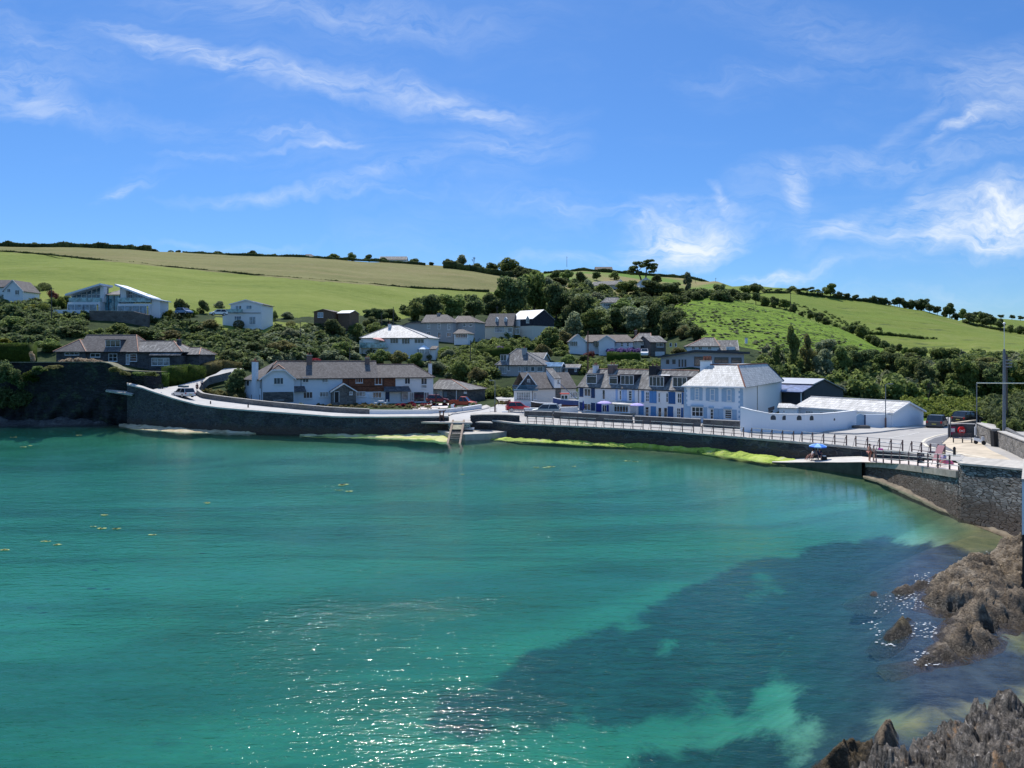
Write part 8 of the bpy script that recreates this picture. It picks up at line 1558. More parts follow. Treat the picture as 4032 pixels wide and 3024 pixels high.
# ---- cars
M_TYRE = plain('tyre', (.015,.015,.016), .8, .1, 5); M_RIM = plain('alloy rim', (.38,.39,.40), .35, .1, 5, metal=.6); M_CGL = glassm('car glass', (.015,.02,.026), .05); M_HL = plain('headlight', (.75,.77,.8), .2, .03, 5); M_TL = plain('tail light', (.42,.02,.02), .3, .1, 5)
def paint(name, c, mt=.25): return plain(name, c, .32, .05, 1, metal=mt, spec=.5)
def car(label, loc, hd, col, kind='hatch', L_=4.1, W_=1.78, H_=1.5, group=None):
 e = empty('parked_car', loc, hd, label, 'car', group); w = W_/2
 prof = {'hatch': [(-.5,.30),(-.5,.62),(-.47,.86),(-.43,.92)], 'x': []}
 k = {'hatch': (-.46,-.36,.08,.26,.60), 'suv': (-.47,-.38,.10,.27,.60), 'estate': (-.47,-.40,.06,.24,.56), 'pickup': (-.12,-.08,.12,.26,.56)}[kind]
 rb, rt, ft, fb, belt = k; zb = belt*H_; z0 = .26
 body_ = [(-.5*L_, z0+.05), (-.5*L_, zb*.92), (-.485*L_, zb), (fb*L_, zb), (.47*L_, zb*.80), (.5*L_, zb*.62), (.495*L_, z0+.02), (.40*L_, z0-.04), (-.42*L_, z0-.04)]
 mb = MB(); secs = [(-w, .90), (-w*.96, 1.0), (w*.96, 1.0), (w, .90)]
 n = len(body_); base = []
 for (y, s) in [(-w*.97,.93),(-w,1.0),(w,1.0),(w*.97,.93)]:
  pass
 vs = [(x*(.985 if abs(y) == w else 1), y, z) for y in (-w, -w*.93, w*.93, w) for x, z in [(bx_, bz_*(.97 if abs(y) == w and bz_ > .5 else 1)) for bx_, bz_ in body_]]
 fs = [tuple(range(n)), tuple(range(3*n, 4*n))[::-1]] + [(r*n+i, (r+1)*n+i, (r+1)*n+(i+1)%n, r*n+(i+1)%n) for r in range(3) for i in range(n)]
 mb.add(vs, fs); wi = w*.80
 cab = [(rb*L_, zb-.02), (fb*L_, zb-.02), (ft*L_, H_-.03), (rt*L_, H_)]
 B4 = [(cab[0][0],-w*.94,cab[0][1]), (cab[1][0],-w*.94,cab[1][1]), (cab[1][0],w*.94,cab[1][1]), (cab[0][0],w*.94,cab[0][1])]; T4 = [(cab[3][0],-wi,H_-.02), (cab[2][0],-wi,H_-.05), (cab[2][0],wi,H_-.05), (cab[3][0],wi,H_-.02)]
 mb.hexa([tuple(p) for p in T4], [(p[0]*.98 if p[0] > 0 else p[0], p[1]*.95, p[2]+.05) for p in T4])
 for x in (cab[0], cab[1]): pass
 lerp = lambda a, b, t_: tuple(a[i]+(b[i]-a[i])*t_ for i in range(3))
 for s in (-1, 1):   # pillars
  for xb, xt in ((cab[0][0],cab[3][0]),(cab[1][0],cab[2][0]),((cab[0][0]+cab[1][0])/2,(cab[3][0]+cab[2][0])/2)): mb.tube([(xb, s*w*.945, zb-.02), (xt, s*wi*1.01, H_-.03)], .045, 5)
 if kind == 'pickup': mb.box(-.5*L_, rb*L_, -w*.97, -w*.88, zb, zb+.12); mb.box(-.5*L_, rb*L_, w*.88, w*.97, zb, zb+.12)
 mb.build('body', col, e); mb = MB(); mb.hexa(B4, T4); mb.build('windows', M_CGL, e)
 mb = MB(); mb.box(-.498*L_, .49*L_, -w*1.005, w*1.005, z0-.05, z0+.09); mb.build('sill', M_TYRE, e)
 for sx in (-.30, .31):
  for s in (-1, 1):
   mb = MB(); r = .33; mb.extr([(sx*L_+r*math.cos(a_), r+r*math.sin(a_)) for a_ in np.linspace(0, 2*math.pi, 17)[:-1]], 'y', s*w*1.01, s*(w-.22)); wl_ = mb.build('wheel', M_TYRE, e)
   mb = MB(); r2 = .21; mb.extr([(sx*L_+r2*math.cos(a_), r+r2*math.sin(a_)) for a_ in np.linspace(0, 2*math.pi, 11)[:-1]], 'y', s*w*1.02, s*(w-.05)); mb.build('rim', M_RIM, wl_)
 for s in (-1, 1):
  mb = MB(); mb.box(.455*L_, .497*L_, min(s*w*.6,s*w*.94), max(s*w*.6,s*w*.94), zb*.66, zb*.80); mb.build('headlight', M_HL, e)
  mb = MB(); mb.box(-.503*L_, -.47*L_, min(s*w*.74,s*w*.96), max(s*w*.74,s*w*.96), zb*.72, zb*.98); mb.build('tail_light', M_TL, e)
  mb = MB(); mb.box(fb*L_-.2, fb*L_-.05, min(s*w,s*(w+.14)), max(s*w,s*(w+.14)), zb+.02, zb+.14); mb.build('mirror', col, e)
 mb = MB(); mb.box(-.51*L_, -.5*L_, -.25, .25, zb*.55, zb*.66); mb.build('number_plate', plain('yellow plate', (.6,.5,.12)), e); return e
G = {k: paint(*v) for k, v in {'silver': ('silver paint', (.50,.52,.54)), 'red': ('red paint', (.42,.015,.025)), 'orange': ('orange red paint', (.42,.07,.03)), 'grey': ('dark grey paint', (.06,.065,.07)), 'black': ('black paint', (.018,.018,.022)), 'white': ('white paint', (.75,.75,.75)), 'blue': ('pale blue paint', (.16,.24,.38)), 'sage': ('silver green paint', (.40,.44,.44))}.items()}
p = rc(722, 1564) or V3((722,122,4.6)); e = car('silver estate car with a roof box on the quay road', p, R(140), G['silver'], 'estate', 4.6, 1.8, 1.5)
mb = MB(); mb.extr([(-1.0,1.6),(.9,1.6),(1.05,1.72),(.9,1.88),(-1.0,1.92)], 'y', -.45, .45); mb.build('roof_box', paint('dark roof box', (.05,.10,.12)), e, bevel=.05)
car('orange red pickup parked by the slate garage', V3((1823,131.5,2.75)), R(-12), G['orange'], 'pickup', 4.6, 1.85, 1.65)
car('small red hatchback behind the five bar gate', V3((2040,123,2.5)), R(8), G['red'], 'hatch', 3.9, 1.7, 1.5)
e = car('silver green people carrier in front of the low white wall', V3((2150,117.6,2.35)), R(172), G['sage'], 'suv', 4.4, 1.8, 1.68)
car('dark grey sport utility car turning at the road bend', V3((3690,99.2,2.13)), R(52), G['grey'], 'suv', 4.5, 1.9, 1.66)
car('black sport utility car furthest along the road on the right', V3((3808,105.5,2.13)), R(30), G['black'], 'suv', 4.5, 1.9, 1.66)
car('white car on the drive left of the gabled white house', V3((860,183,21.1)), R(-150), G['white'], 'hatch', 4.0); car('pale blue car half hidden in bushes left of the white car', V3((725,182,21.4)), R(-20), G['blue'], 'hatch', 4.0)
car('white van in front of the hipped villa', V3((2538,197,11.3)), R(-100), G['white'], 'suv', 4.6, 1.9, 2.0); car('dark red car parked behind the terrace by the cream garage wall', V3((1722,138,2.9)), R(10), paint('dark red paint', (.16,.02,.03)), 'hatch', 4.0)
# ---- boats
def boat(label, loc, hd, L_, W_, H_, cols, name='boat'):
 e = empty(name, loc, hd, label, 'boat'); mb = MB(); n = 12; ring = []
 for i in range(n+1):
  t_ = i/n; x = (t_-.5)*L_; ww = W_/2*min(1, (1-t_)**.55*1.35)*(.86 if t_ < .04 else 1); sh = H_*(1+.38*t_**3+.08*(1-t_)); kz = .28*H_*t_**4
  ring.append([(x, -ww, sh), (x, -ww*.86, H_*.45+kz), (x, -ww*.35, .06+kz), (x, 0, kz), (x, ww*.35, .06+kz), (x, ww*.86, H_*.45+kz), (x, ww, sh)])
 for i in range(n):
  for j in range(6): mb.poly([ring[i][j], ring[i+1][j], ring[i+1][j+1], ring[i][j+1]], 1 if 1 <= j <= 4 else 0)
 mb.poly([p for p in ring[0]], 0); mb.build('hull', cols, e, smooth=False)
 mb = MB(); mb.loft([(p[0][0], p[0][1]*.97, p[0][2]-.28) for p in ring], [(p[6][0], p[6][1]*.97, p[6][2]-.28) for p in ring]); mb.build('deck', M_WOOD, e)
 for s in (0, 6): mb = MB(); mb.tube([Vector(p[s])+Vector((0,0,.02)) for p in ring], .05, 5); mb.build('gunwale', M_FRAME, e)
 return e
M_BH = paint('blue hull', (.015,.06,.22), 0); M_BT = plain('red brown antifoul', (.20,.085,.055), .7, .2, 3)
e = boat('blue fishing boat with red roofed wheelhouse laid up beside the terrace', V3((2244,126.5,2.75)), R(176), 5.6, 2.0, 1.25, [M_BH, M_BT], 'fishing_boat')
mb = MB(); mb.box(.3, 1.5, -.55, .55, 1.0, 2.35); w_ = mb.build('wheelhouse', M_REND, e); mb = MB(); mb.box(.1, 1.65, -.68, .68, 2.35, 2.5); mb.build('wheelhouse_roof', plain('red roof paint', (.62,.07,.04), .5), w_)
for x0 in (.42, .98): mb = MB(); mb.box(x0, x0+.42, -.57, .57, 1.6, 2.15); mb.build('window', M_CGL, w_)
mb = MB(); mb.tube([(-2.0,0,1.0),(-2.3,0,4.6)], [.06,.03], 6); mb.build('mast', M_RAIL, e); mb = MB(); mb.tube([(-1.6,0,1.1),(1.9,0,4.3)], .05, 5); mb.build('boom', plain('blue boom', (.05,.12,.24)), e)
boat('dark open wooden boat beside the white roadside house', V3((2140,127,2.65)), R(176), 4.2, 1.5, .85, [plain('black tarred planks', (.035,.033,.032), .6), M_GUT], 'rowing_boat')
boat('small white dinghy under a cover behind the silver green car', V3((2180,123.5,2.6)), R(10), 2.6, 1.2, .7, [M_FRAME, M_FRAME], 'dinghy')
boat('small grey rowing dinghy lying on the landing platform', V3((1848,107.8,.85)), R(-40), 1.9, .9, .35, [M_FRAME, M_RIDGEG], 'dinghy')
# ---- poles and lamps
M_GALV = plain('galvanised steel', (.16,.18,.20), .5, .1, 3, metal=.3); M_POLE = plain('tarred timber pole', (.11,.09,.075), .9, .2, 2)
def pole(px, y0, y1, label, D=None, z=None, r=.13, name='telegraph_pole', cat='telegraph pole', arm=True, mat=None):
 D = D or hit(px, y1) or 450; zb = (HC-(y1-HY)/F*D); zt = HC-(y0-HY)/F*D; e = empty(name, (X(px, D), D, zb), 0, label, cat); mb = MB(); mb.tube([(0,0,-1),(0,0,zt-zb)], [r, r*.7], 7); mb.build('pole', mat or M_POLE, e)
 if arm: mb = MB(); mb.box(-.6, .6, -.05, .05, zt-zb-.5, zt-zb-.38); mb.build('crossarm', mat or M_POLE, e)
 return e
pole(203,1130,1250,'telegraph pole in the garden left of the villa',D=181); pole(1182,1268,1372,'telegraph pole in the scrub right of the long lawn',D=182); pole(1549,1208,1300,'telegraph pole behind the pale slate roof',D=208,arm=False); pole(1503,1230,1290,'short pole left of the telegraph pole',D=212,arm=False); pole(1852,1340,1470,'telegraph pole left of the dark clipped hedge',D=176,arm=False); pole(1377,1368,1432,'thin pole behind the cottage row ridge',D=165,arm=False)
pole(2315,1303,1472,'tall rust brown pole with a pale cap behind the terrace',D=152,r=.16,arm=False,mat=M_BT)
for px, y0, y1, lb in ((2232,1010,1046,'distant utility pole on the skyline above the upper field'),(2818,1094,1130,'utility pole at the top of the upper field'),(2738,1095,1132,'short utility pole near the feathery tree'),(3113,1152,1212,'utility pole in the hedge between the two green slopes'),(1957,1205,1260,'utility pole against the dark wood')): pole(px, y0, y1, lb, D={2232:600,2818:545,2738:560,3113:345,1957:255}[px], r=.16)
def lamp(px, y0, y1, D, label, hd=1):
 e = pole(px, y0, y1, label, D=D, r=.07, name='street_lamp', cat='street lamp', arm=False, mat=M_GALV); zt = (y1-y0)/F*D; mb = MB(); mb.tube([(0,0,zt),(.25*hd,0,zt+.08),(.5*hd,0,zt+.08)], .04, 5); mb.box(min(.35*hd,.95*hd), max(.35*hd,.95*hd), -.12, .12, zt+.03, zt+.15); mb.build('lamp_head', M_GALV, e); mb = MB(); mb.lathe([(.12,0),(.12,1.3),(.08,1.4)], 0, 0, 8); mb.build('base', M_RAIL, e)
lamp(3487,1514,1687,98,'slim street lamp in front of the long white shed'); lamp(1949,1500,1628,118.5,'slim street lamp by the lane below the boat house',-1)
e = pole(3954,1375,1713,'very tall grey steel pole with a thin whip mast at the right',D=87,r=.19,name='steel_mast',cat='mast',arm=False,mat=M_GALV); zt = 338/F*87; mb = MB(); mb.tube([(0,0,zt-.3),(0,0,zt+2.9)], .03, 5); mb.lathe([(.02,zt+2.8),(.14,zt+2.9),(.14,zt+3.0),(.02,zt+3.1)], 0, 0, 8); mb.build('whip_mast', M_FRAME, e)
e = pole(3963,1395,1640,'timber pole with grey transformer boxes just behind the steel mast',D=100,r=.18,arm=True)
for i in range(3): mb = MB(); mb.box(-.3, .55, -.3, -.1, 7.3-i*.42, 7.48-i*.42); mb.build('insulator', M_RIDGEG, e)
e = empty('overhead_gantry', V3((3846,86,2.2)), 0, 'thin post carrying a long pale horizontal bar past the steel mast', 'gantry'); zt = HC-(1508-HY)/F*86-2.2; mb = MB(); mb.tube([(0,0,-.1),(0,0,zt)], .05, 6); mb.build('post', M_GALV, e); mb = MB(); mb.tube([(0,0,zt),(9,0,zt-.05)], .07, 6); mb.build('bar', plain('cream painted bar', (.70,.68,.52), .5), e)
for px, py, lb in ((640,1524,'left of the silver estate car'),(829,1592,'between car and cottage row'),(977,1606,'below the left end of the cottage row')):
 D = float(np.interp(px, [a for a,b,c in QL], [b for a,b,c in QL]))+1.6; z = HC-(py-HY)/F*D; mb = MB(); mb.lathe([(.1,-.3),(.1,.45),(.06,.52)], 0, 0, 8); o = mb.build('bollard', M_GUT); o.location = (X(px,D), D, z); tag(o, 'short black bollard on the quay road ' + lb, 'bollard')
p = rc(3758,1816) or V3((3758,66,2.5)); mb = MB(); mb.lathe([(.11,-.1),(.11,.9),(.13,.95),(.06,1.1)], 0, 0, 10); o = mb.build('bollard', M_GUT); o.location = p; tag(o, 'tall black bollard at the top of the ramp railing', 'bollard')
p = V3((3738,83.2,2.3)); e = empty('sign_post', p, 0, 'grey twin post at the left end of the bench wall', 'post');
for s in (-.12,.12): mb = MB(); mb.tube([(s,0,-.2),(s,0,2.5)], .045, 6); mb.build('post', M_GALV, e)
e = empty('marker_post', V3((3841,81.8,2.35)), 0, 'white topped marker post beside the short roadside wall', 'post'); mb = MB(); mb.box(-.05,.05,-.05,.05,-.1,.6); mb.build('post', M_GALV, e); mb = MB(); mb.box(-.08,.08,-.07,.07,.6,1.5); mb.build('sign_panel', M_FRAME, e)
e = empty('gap_pillar', rw([(3919,72.6)])[0], 0, 'dark pillar in the gap between the two roadside walls', 'pillar'); mb = MB(); mb.extr([(-.22,-.1),(.22,-.1),(.32,1.5),(-.32,1.5)], 'y', -.2, .3); mb.build('pillar', plain('dark recess stone', (.035,.035,.035)), e)
# lifebuoy housing, notice board, bench, scooter
p = V3((3783,83.2,2.3)); e = empty('lifebuoy_housing', p, 0, 'bright red lifebuoy housing on the dark wall behind the bench', 'lifebuoy housing'); f = lambda a, b: (a, b)
mb = MB(); mb.extr([(0,.35),(.26,.62),(.37,.95),(.34,1.2),(.2,1.42),(-.2,1.42),(-.34,1.2),(-.37,.95),(-.26,.62)][::-1], 'y', -.22, -.02); mb.build('housing', plain('red plastic', (.62,.015,.02), .4), e)
mb = MB(); mb.lathe([(.10,0),(.10,.02)], 0, 0, 12);
mb2 = MB(); mb2.poly([(.1*math.cos(a_), -.228, 1.0+.1*math.sin(a_)) for a_ in np.linspace(0, 2*math.pi, 13)[:-1]])
for s in (-1, 1): mb2.poly([(s*.17,-.228,.86),(s*.24,-.228,.84),(s*.27,-.228,1.0),(s*.24,-.228,1.16),(s*.17,-.228,1.14),(s*.2,-.228,1.0)][::s])
mb2.build('marking', M_FRAME, e)
e = empty('notice_board', V3((3750,83.4,2.3)), 0, 'maroon framed notice board on the dark wall left of the lifebuoy', 'notice board'); mb = MB(); mb.box(-.27,.27,-.1,-.02,.55,1.38); mb.build('board', plain('maroon', (.25,.02,.08)), e); mb = MB(); mb.box(-.21,.21,-.12,-.1,.85,1.25); mb.build('notice', plain('pale notice', (.55,.6,.65)), e)
p = rc(3790,1744) or V3((3790,80,2.4)); e = empty('park_bench', p, R(-24), 'dark metal park bench on the sandy corner before the lifebuoy', 'bench'); M_BN = plain('dark bench slats', (.10,.085,.085), .6)
mb = MB()
for i in range(4): mb.box(-.85,.85,-.25+i*.13,-.15+i*.13,.43,.46)
mb.build('seat', M_BN, e); mb = MB()
for i in range(4): mb.box(-.85,.85,.27+i*.02,.30+i*.02,.55+i*.11,.63+i*.11)
mb.build('backrest', M_BN, e)
for x in (-.8,0,.8):
 mb = MB(); mb.tube([(x,-.24,0),(x,-.24,.45)], .03, 5); mb.tube([(x,-.24,.44),(x,.28,.44)], .03, 5); mb.tube([(x,.2,0),(x,.28,.45),(x,.36,.98)], .03, 5); mb.build('leg', M_GUT, e)
p = rc(3858,1750) or V3((3858,76,2.5)); e = empty('motor_scooter', p, R(-70), 'small white and black scooter parked against the roadside wall', 'scooter')
for x in (-.42,.42): mb = MB(); mb.extr([(x+.2*math.cos(a_), .2+.2*math.sin(a_)) for a_ in np.linspace(0, 2*math.pi, 13)[:-1]], 'y', -.06, .06); mb.build('wheel', M_TYRE, e)
mb = MB(); mb.extr([(-.55,.4),(-.1,.3),(.2,.25),(.4,.42),(.36,.8),(.28,.8),(.2,.4),(-.05,.42),(-.15,.62),(-.5,.66)], 'y', -.14, .14); mb.build('body', M_FRAME, e); mb = MB(); mb.box(-.55,-.08,-.13,.13,.66,.74); mb.build('seat', M_GUT, e); mb = MB(); mb.tube([(.3,-.28,.92),(.32,0,.9),(.3,.28,.92)], .03, 5); mb.build('handlebar', M_GUT, e)
# chalkboard
D = float(np.interp(3625, ra[:,0], ra[:,1])); p = V3((3625, D, float(np.interp(3625, ra[:,0], ra[:,2]))), .1, 0); e = empty('chalkboard_sign', p, 0, 'black chalkboard sign with white lettering hung on the ramp railing', 'sign'); mb = MB(); mb.box(-.28,.28,-.05,-.02,.26,1.1); mb.build('board', plain('blackboard', (.012,.013,.02), .6), e)
cu_ = bpy.data.curves.new('lettering', 'FONT'); cu_.body = 'SHACK'; cu_.size = .18; cu_.align_x = 'CENTER'; cu_.extrude = .002; o = bpy.data.objects.new('lettering', cu_); COL.objects.link(o); o.parent = e; o.location = (0,-.056,.72); o.rotation_euler = (R(90),0,0); cu_.materials.append(M_FRAME); bpy.context.view_layer.update(); me_ = bpy.data.meshes.new_from_object(o.evaluated_get(bpy.context.evaluated_depsgraph_get())); l_ = bpy.data.objects.new('lettering', me_); COL.objects.link(l_); l_.parent = e; l_.location = o.location; l_.rotation_euler = o.rotation_euler; bpy.data.objects.remove(o)
mb = MB()
for z, w_ in ((1.0,.16),(.93,.22),(.62,.15),(.48,.10),(.40,.2),(.33,.14)): mb.box(-w_,w_,-.056,-.052,z-.012,z+.012)
mb.build('chalk_lines', M_RAILT, e)
# ---- parasols, tables, terrace things
def parasol(label, loc, r, h, mat, tilt=0, closed=False, name='parasol', seg=8, group=None):
 e = empty(name, loc, 0, label, 'parasol', group); e.rotation_euler = (0, R(tilt), 0); mb = MB(); mb.tube([(0,0,0),(0,0,h)], .03, 6); mb.build('pole', M_FRAME, e); mb = MB()
 if closed: mb.lathe([(.05,h*.25),(.16,h*.45),(.10,h*.9),(.02,h+.05)], 0, 0, 8)
 else:
  for i in range(seg):
   a0, a1 = 2*math.pi*i/seg, 2*math.pi*(i+1)/seg; A = (r*math.cos(a0), r*math.sin(a0), h-.30*r); B = (r*math.cos(a1), r*math.sin(a1), h-.30*r); A2 = (r*.55*math.cos(a0), r*.55*math.sin(a0), h-.09*r); B2 = (r*.55*math.cos(a1), r*.55*math.sin(a1), h-.09*r)
   m = i % len(mat) if isinstance(mat, list) else 0; mb.poly([A, B, B2, A2], m); mb.poly([A2, B2, (0,0,h)], m); mb.poly([A, (A[0],A[1],A[2]-.1), (B[0],B[1],B[2]-.1), B], m)
 mb.build('canopy', mat, e); return e
M_LIL = plain('lilac canvas', (.42,.36,.66), .8, .05); parasol('lilac parasol left of the glazed porch', V3((2380,118,2.2)), 1.15, 2.3, M_LIL); parasol('lilac parasol right of the glazed porch', V3((2508,114.3,2.2)), 1.1, 2.2, M_LIL)
parasol('closed blue parasol beside the left end cottage window', V3((2297,121.5,2.3)), 1, 2.0, M_RBL, closed=True); parasol('faded pink parasol on the balcony of the pale slate roofed house', V3((1481,184.5,12.0)), 1.6, 3.9, plain('pink canvas', (.62,.30,.26), .8), tilt=12); parasol('closed dark brown parasol beside the slate garage', V3((1717,128.5,2.7)), 1, 2.6, plain('brown canvas', (.09,.04,.04)), closed=True)
p = rc(3222,1812) or V3((3222,80,.7)); parasol('blue beach umbrella shading the seated group on the slipway', p + Vector((0,.1,0)), .92, 1.72, [plain('bright blue canvas', (.05,.20,.72), .7), plain('light blue canvas', (.28,.52,.85), .7)])
def ptable(label, px, py, hd=0, z=None):
 e = empty('picnic_table', V3((px, 117.5 + (1610-py)*.35, 2.5 + (1600-py)*.004)), hd, label, 'picnic table', 'picnic tables on the cottage terrace'); mb = MB(); mb.box(-.8,.8,-.35,.35,.70,.75); mb.build('tabletop', M_WOOD, e)
 for s in (-1,1): mb = MB(); mb.box(-.8,.8,s*.7-.13,s*.7+.13,.42,.46); mb.build('seat', M_WOOD, e); mb = MB(); mb.tube([(s*.6,-.65,0),(s*.6,-.2,.7)], .04, 4); mb.tube([(s*.6,.65,0),(s*.6,.2,.7)], .04, 4); mb.tube([(s*.6,-.8,.4),(s*.6,.8,.4)], .04, 4); mb.build('leg', M_WOOD, e)
ptable('picnic table nearest the glazed doors of the cottage row',1670,1600,.1); ptable('picnic table in the middle of the cottage terrace',1712,1600,-.1); ptable('picnic table beside the leafy plant on the terrace',1745,1602,.2)
drape('terrace', [(1620,1598),(1690,1590),(1770,1588),(1760,1608),(1680,1612),(1625,1612)], plain('pale pink gravel', (.62,.55,.50)), .02)
for px, hd, lb in ((1479,.3,'white garden chair left of the round white table'),(1519,2.8,'white garden chair right of the round white table')):
 e = empty('garden_chair', V3((px,131.5,2.95)), hd, lb, 'chair'); mb = MB(); mb.box(-.25,.25,-.25,.25,.4,.44); mb.build('seat', M_FRAME, e); mb = MB(); mb.box(-.27,-.23,-.25,.25,.44,.95); mb.build('backrest', M_FRAME, e)
 for x, y in ((-.22,-.22),(.22,-.22),(.22,.22),(-.22,.22)): mb = MB(); mb.box(x-.02,x+.02,y-.02,y+.02,0,.4); mb.build('leg', M_FRAME, e)
e = empty('garden_table', V3((1500,131.5,2.95)), 0, 'small white garden table before the blue cottage door', 'table'); mb = MB(); mb.lathe([(.5,.70),(.5,.74)], 0, 0, 14); mb.build('tabletop', M_FRAME, e); mb = MB(); mb.lathe([(.22,0),(.05,.1),(.05,.70)], 0, 0, 8); mb.build('leg', M_FRAME, e)
e = empty('terrace_sign', V3((1783,121.8,2.5)), 0, 'red and white sign panels standing behind the curved white wall', 'sign'); mb = MB(); mb.box(-.30,.30,-.05,.05,.5,1.2); mb.build('panel', M_FRAME, e); mb = MB(); mb.box(-.25,.38,-.07,-.05,.02,.5); mb.build('lower_panel', plain('pink red panel', (.60,.06,.08)), e); mb = MB(); mb.box(.2,.36,-.09,-.05,.75,1.15); mb.build('number_disc', M_TL, e)
slab('stone_planter', [V3((1799,122.5,3.3)),V3((1821,122.5,3.3)),V3((1821,123.8,3.3)),V3((1799,123.8,3.3))], .9, M_STONE, 'square stone planter in front of the orange red pickup', 'planter')
for x0, x1, y0, lb in ((3363,3427,1694,'left dark stone trough before the white yard wall'),(3419,3471,1687,'right dark stone trough beside the street lamp')):
 D = 9.45*F/(y0-HY)+.0; mb = MB(); w_ = (x1-x0)/F*D; mb.box(0,w_,0,.7,0,.45); mb.box(.1,w_-.1,.1,.6,.45,.5,1); o = mb.build('stone_trough', [M_STONE_D, M_BN]); o.location = (X(x0,D), D, 2.14); tag(o, lb, 'trough')
e = empty('wooden_stile', V3((3612,104,2.1)), 0, 'small timber gate and post at the right end of the long white shed', 'gate')
for x in (-.75,.0,.6): mb = MB(); mb.box(x-.09,x+.09,-.09,.09,0,1.15); mb.build('post', M_WOOD, e)
for z in (.3,.6,.9): mb = MB(); mb.box(-.75,0,-.04,.04,z,z+.1); mb.build('rail', M_WOOD, e)
e = empty('field_gate', V3((2034,117,2.3)), 0, 'white five bar gate with diagonal braces in front of the red hatchback', 'gate'); w_ = 1.18
for x in (-w_-.08,w_): mb = MB(); mb.box(x,x+.09,-.07,.07,-.1,1.05); mb.build('post', M_GUT if x < 0 else M_STONE, e)
for z in (.12,.32,.52,.72,.9): mb = MB(); mb.box(-w_,w_,-.02,.02,z,z+.07); mb.build('bar', M_RAILT, e)
for s in (-1,1):
 for a_ in (0,1): mb = MB(); x0 = (-w_, 0)[a_]; mb.tube([(x0,-.04,.12 if s > 0 else .93),(x0+w_,-.04,.93 if s > 0 else .12)], .03, 4); mb.build('brace', M_RAILT, e)
e = empty('hoop_barrier', V3((1942,118,2.35)), 0, 'thin metal hoop barrier at the foot of the lane lamp', 'barrier'); mb = MB(); mb.tube([(-.5,0,0),(-.5,0,1.0),(.55,0,1.0),(.55,0,0)], .03, 5); mb.tube([(-.5,0,.5),(.55,0,.5)], .025, 5); mb.build('hoop', M_GALV, e)
e = empty('winch', V3((1740,108.9,2.85)), 0, 'rusty hand winch on the quay edge left of the timber slide', 'winch'); mb = MB(); mb.box(-.35,-.2,-.15,.15,-1.2,.75); mb.box(.15,.3,-.15,.15,-1.3,.7); mb.tube([(-.45,0,.62),(.45,0,.75)], .07, 6); mb.tube([(.2,-.1,.5),(.62,-.1,.95)], .05, 5); mb.build('frame', plain('rust', (.13,.06,.045), .85, .3), e); mb = MB(); mb.lathe([(.16,-.25),(.16,.25)], 0, 0, 10); o = mb.build('drum', plain('rust', (.13,.06,.045)), e); o.rotation_euler = (0, R(90), 0)
e = empty('wooden_fence', V3((1986,134,2.85)), 0, 'low rustic wooden fence left of the white roadside house', 'fence')
for x in (-1.1,-.4,.3,1.0): mb = MB(); mb.box(x-.05,x+.05,-.05,.05,0,.9); mb.build('post', M_TIMB, e)
for z in (.3,.6,.85): mb = MB(); mb.box(-1.2,1.1,-.03,.03,z,z+.08); mb.build('rail', M_TIMB, e)
# ---- floating weed
rg = random.Random(3)
for px, py in ((415,2028),(372,2074),(395,2080),(172,2132),(222,2146),(818,1980),(1342,1910),(1370,1934),(1330,1930),(1350,1908),(2112,1840),(2155,1842),(2170,1838),(2260,1837),(2470,1815),(2500,1818),(600,2106),(460,2082),(1825,1868),(90,1760),(120,1755),(50,1722),(311,1714),(20,2165)):
 p = PZ(px, py, .02); mb = MB(); n = 9;
 for _ in range(4):
  r = rg.uniform(.05,.17)*(p.y/60)**.5; cx_, cy_ = rg.uniform(-.16,.16), rg.uniform(-.08,.08); mb.poly([(cx_+r*(1+.6*rg.uniform(-1,1))*math.cos(k*6.283/n)*1.7, cy_+r*(1+.6*rg.uniform(-1,1))*math.sin(k*6.283/n), .02) for k in range(n)])
 o = mb.build('floating_weed', plain('yellow floating weed', (.34,.38,.13), .8)); o.location = p; tag(o, 'yellow green scrap of seaweed floating on the bay', 'seaweed', 'scraps of seaweed floating on the bay')
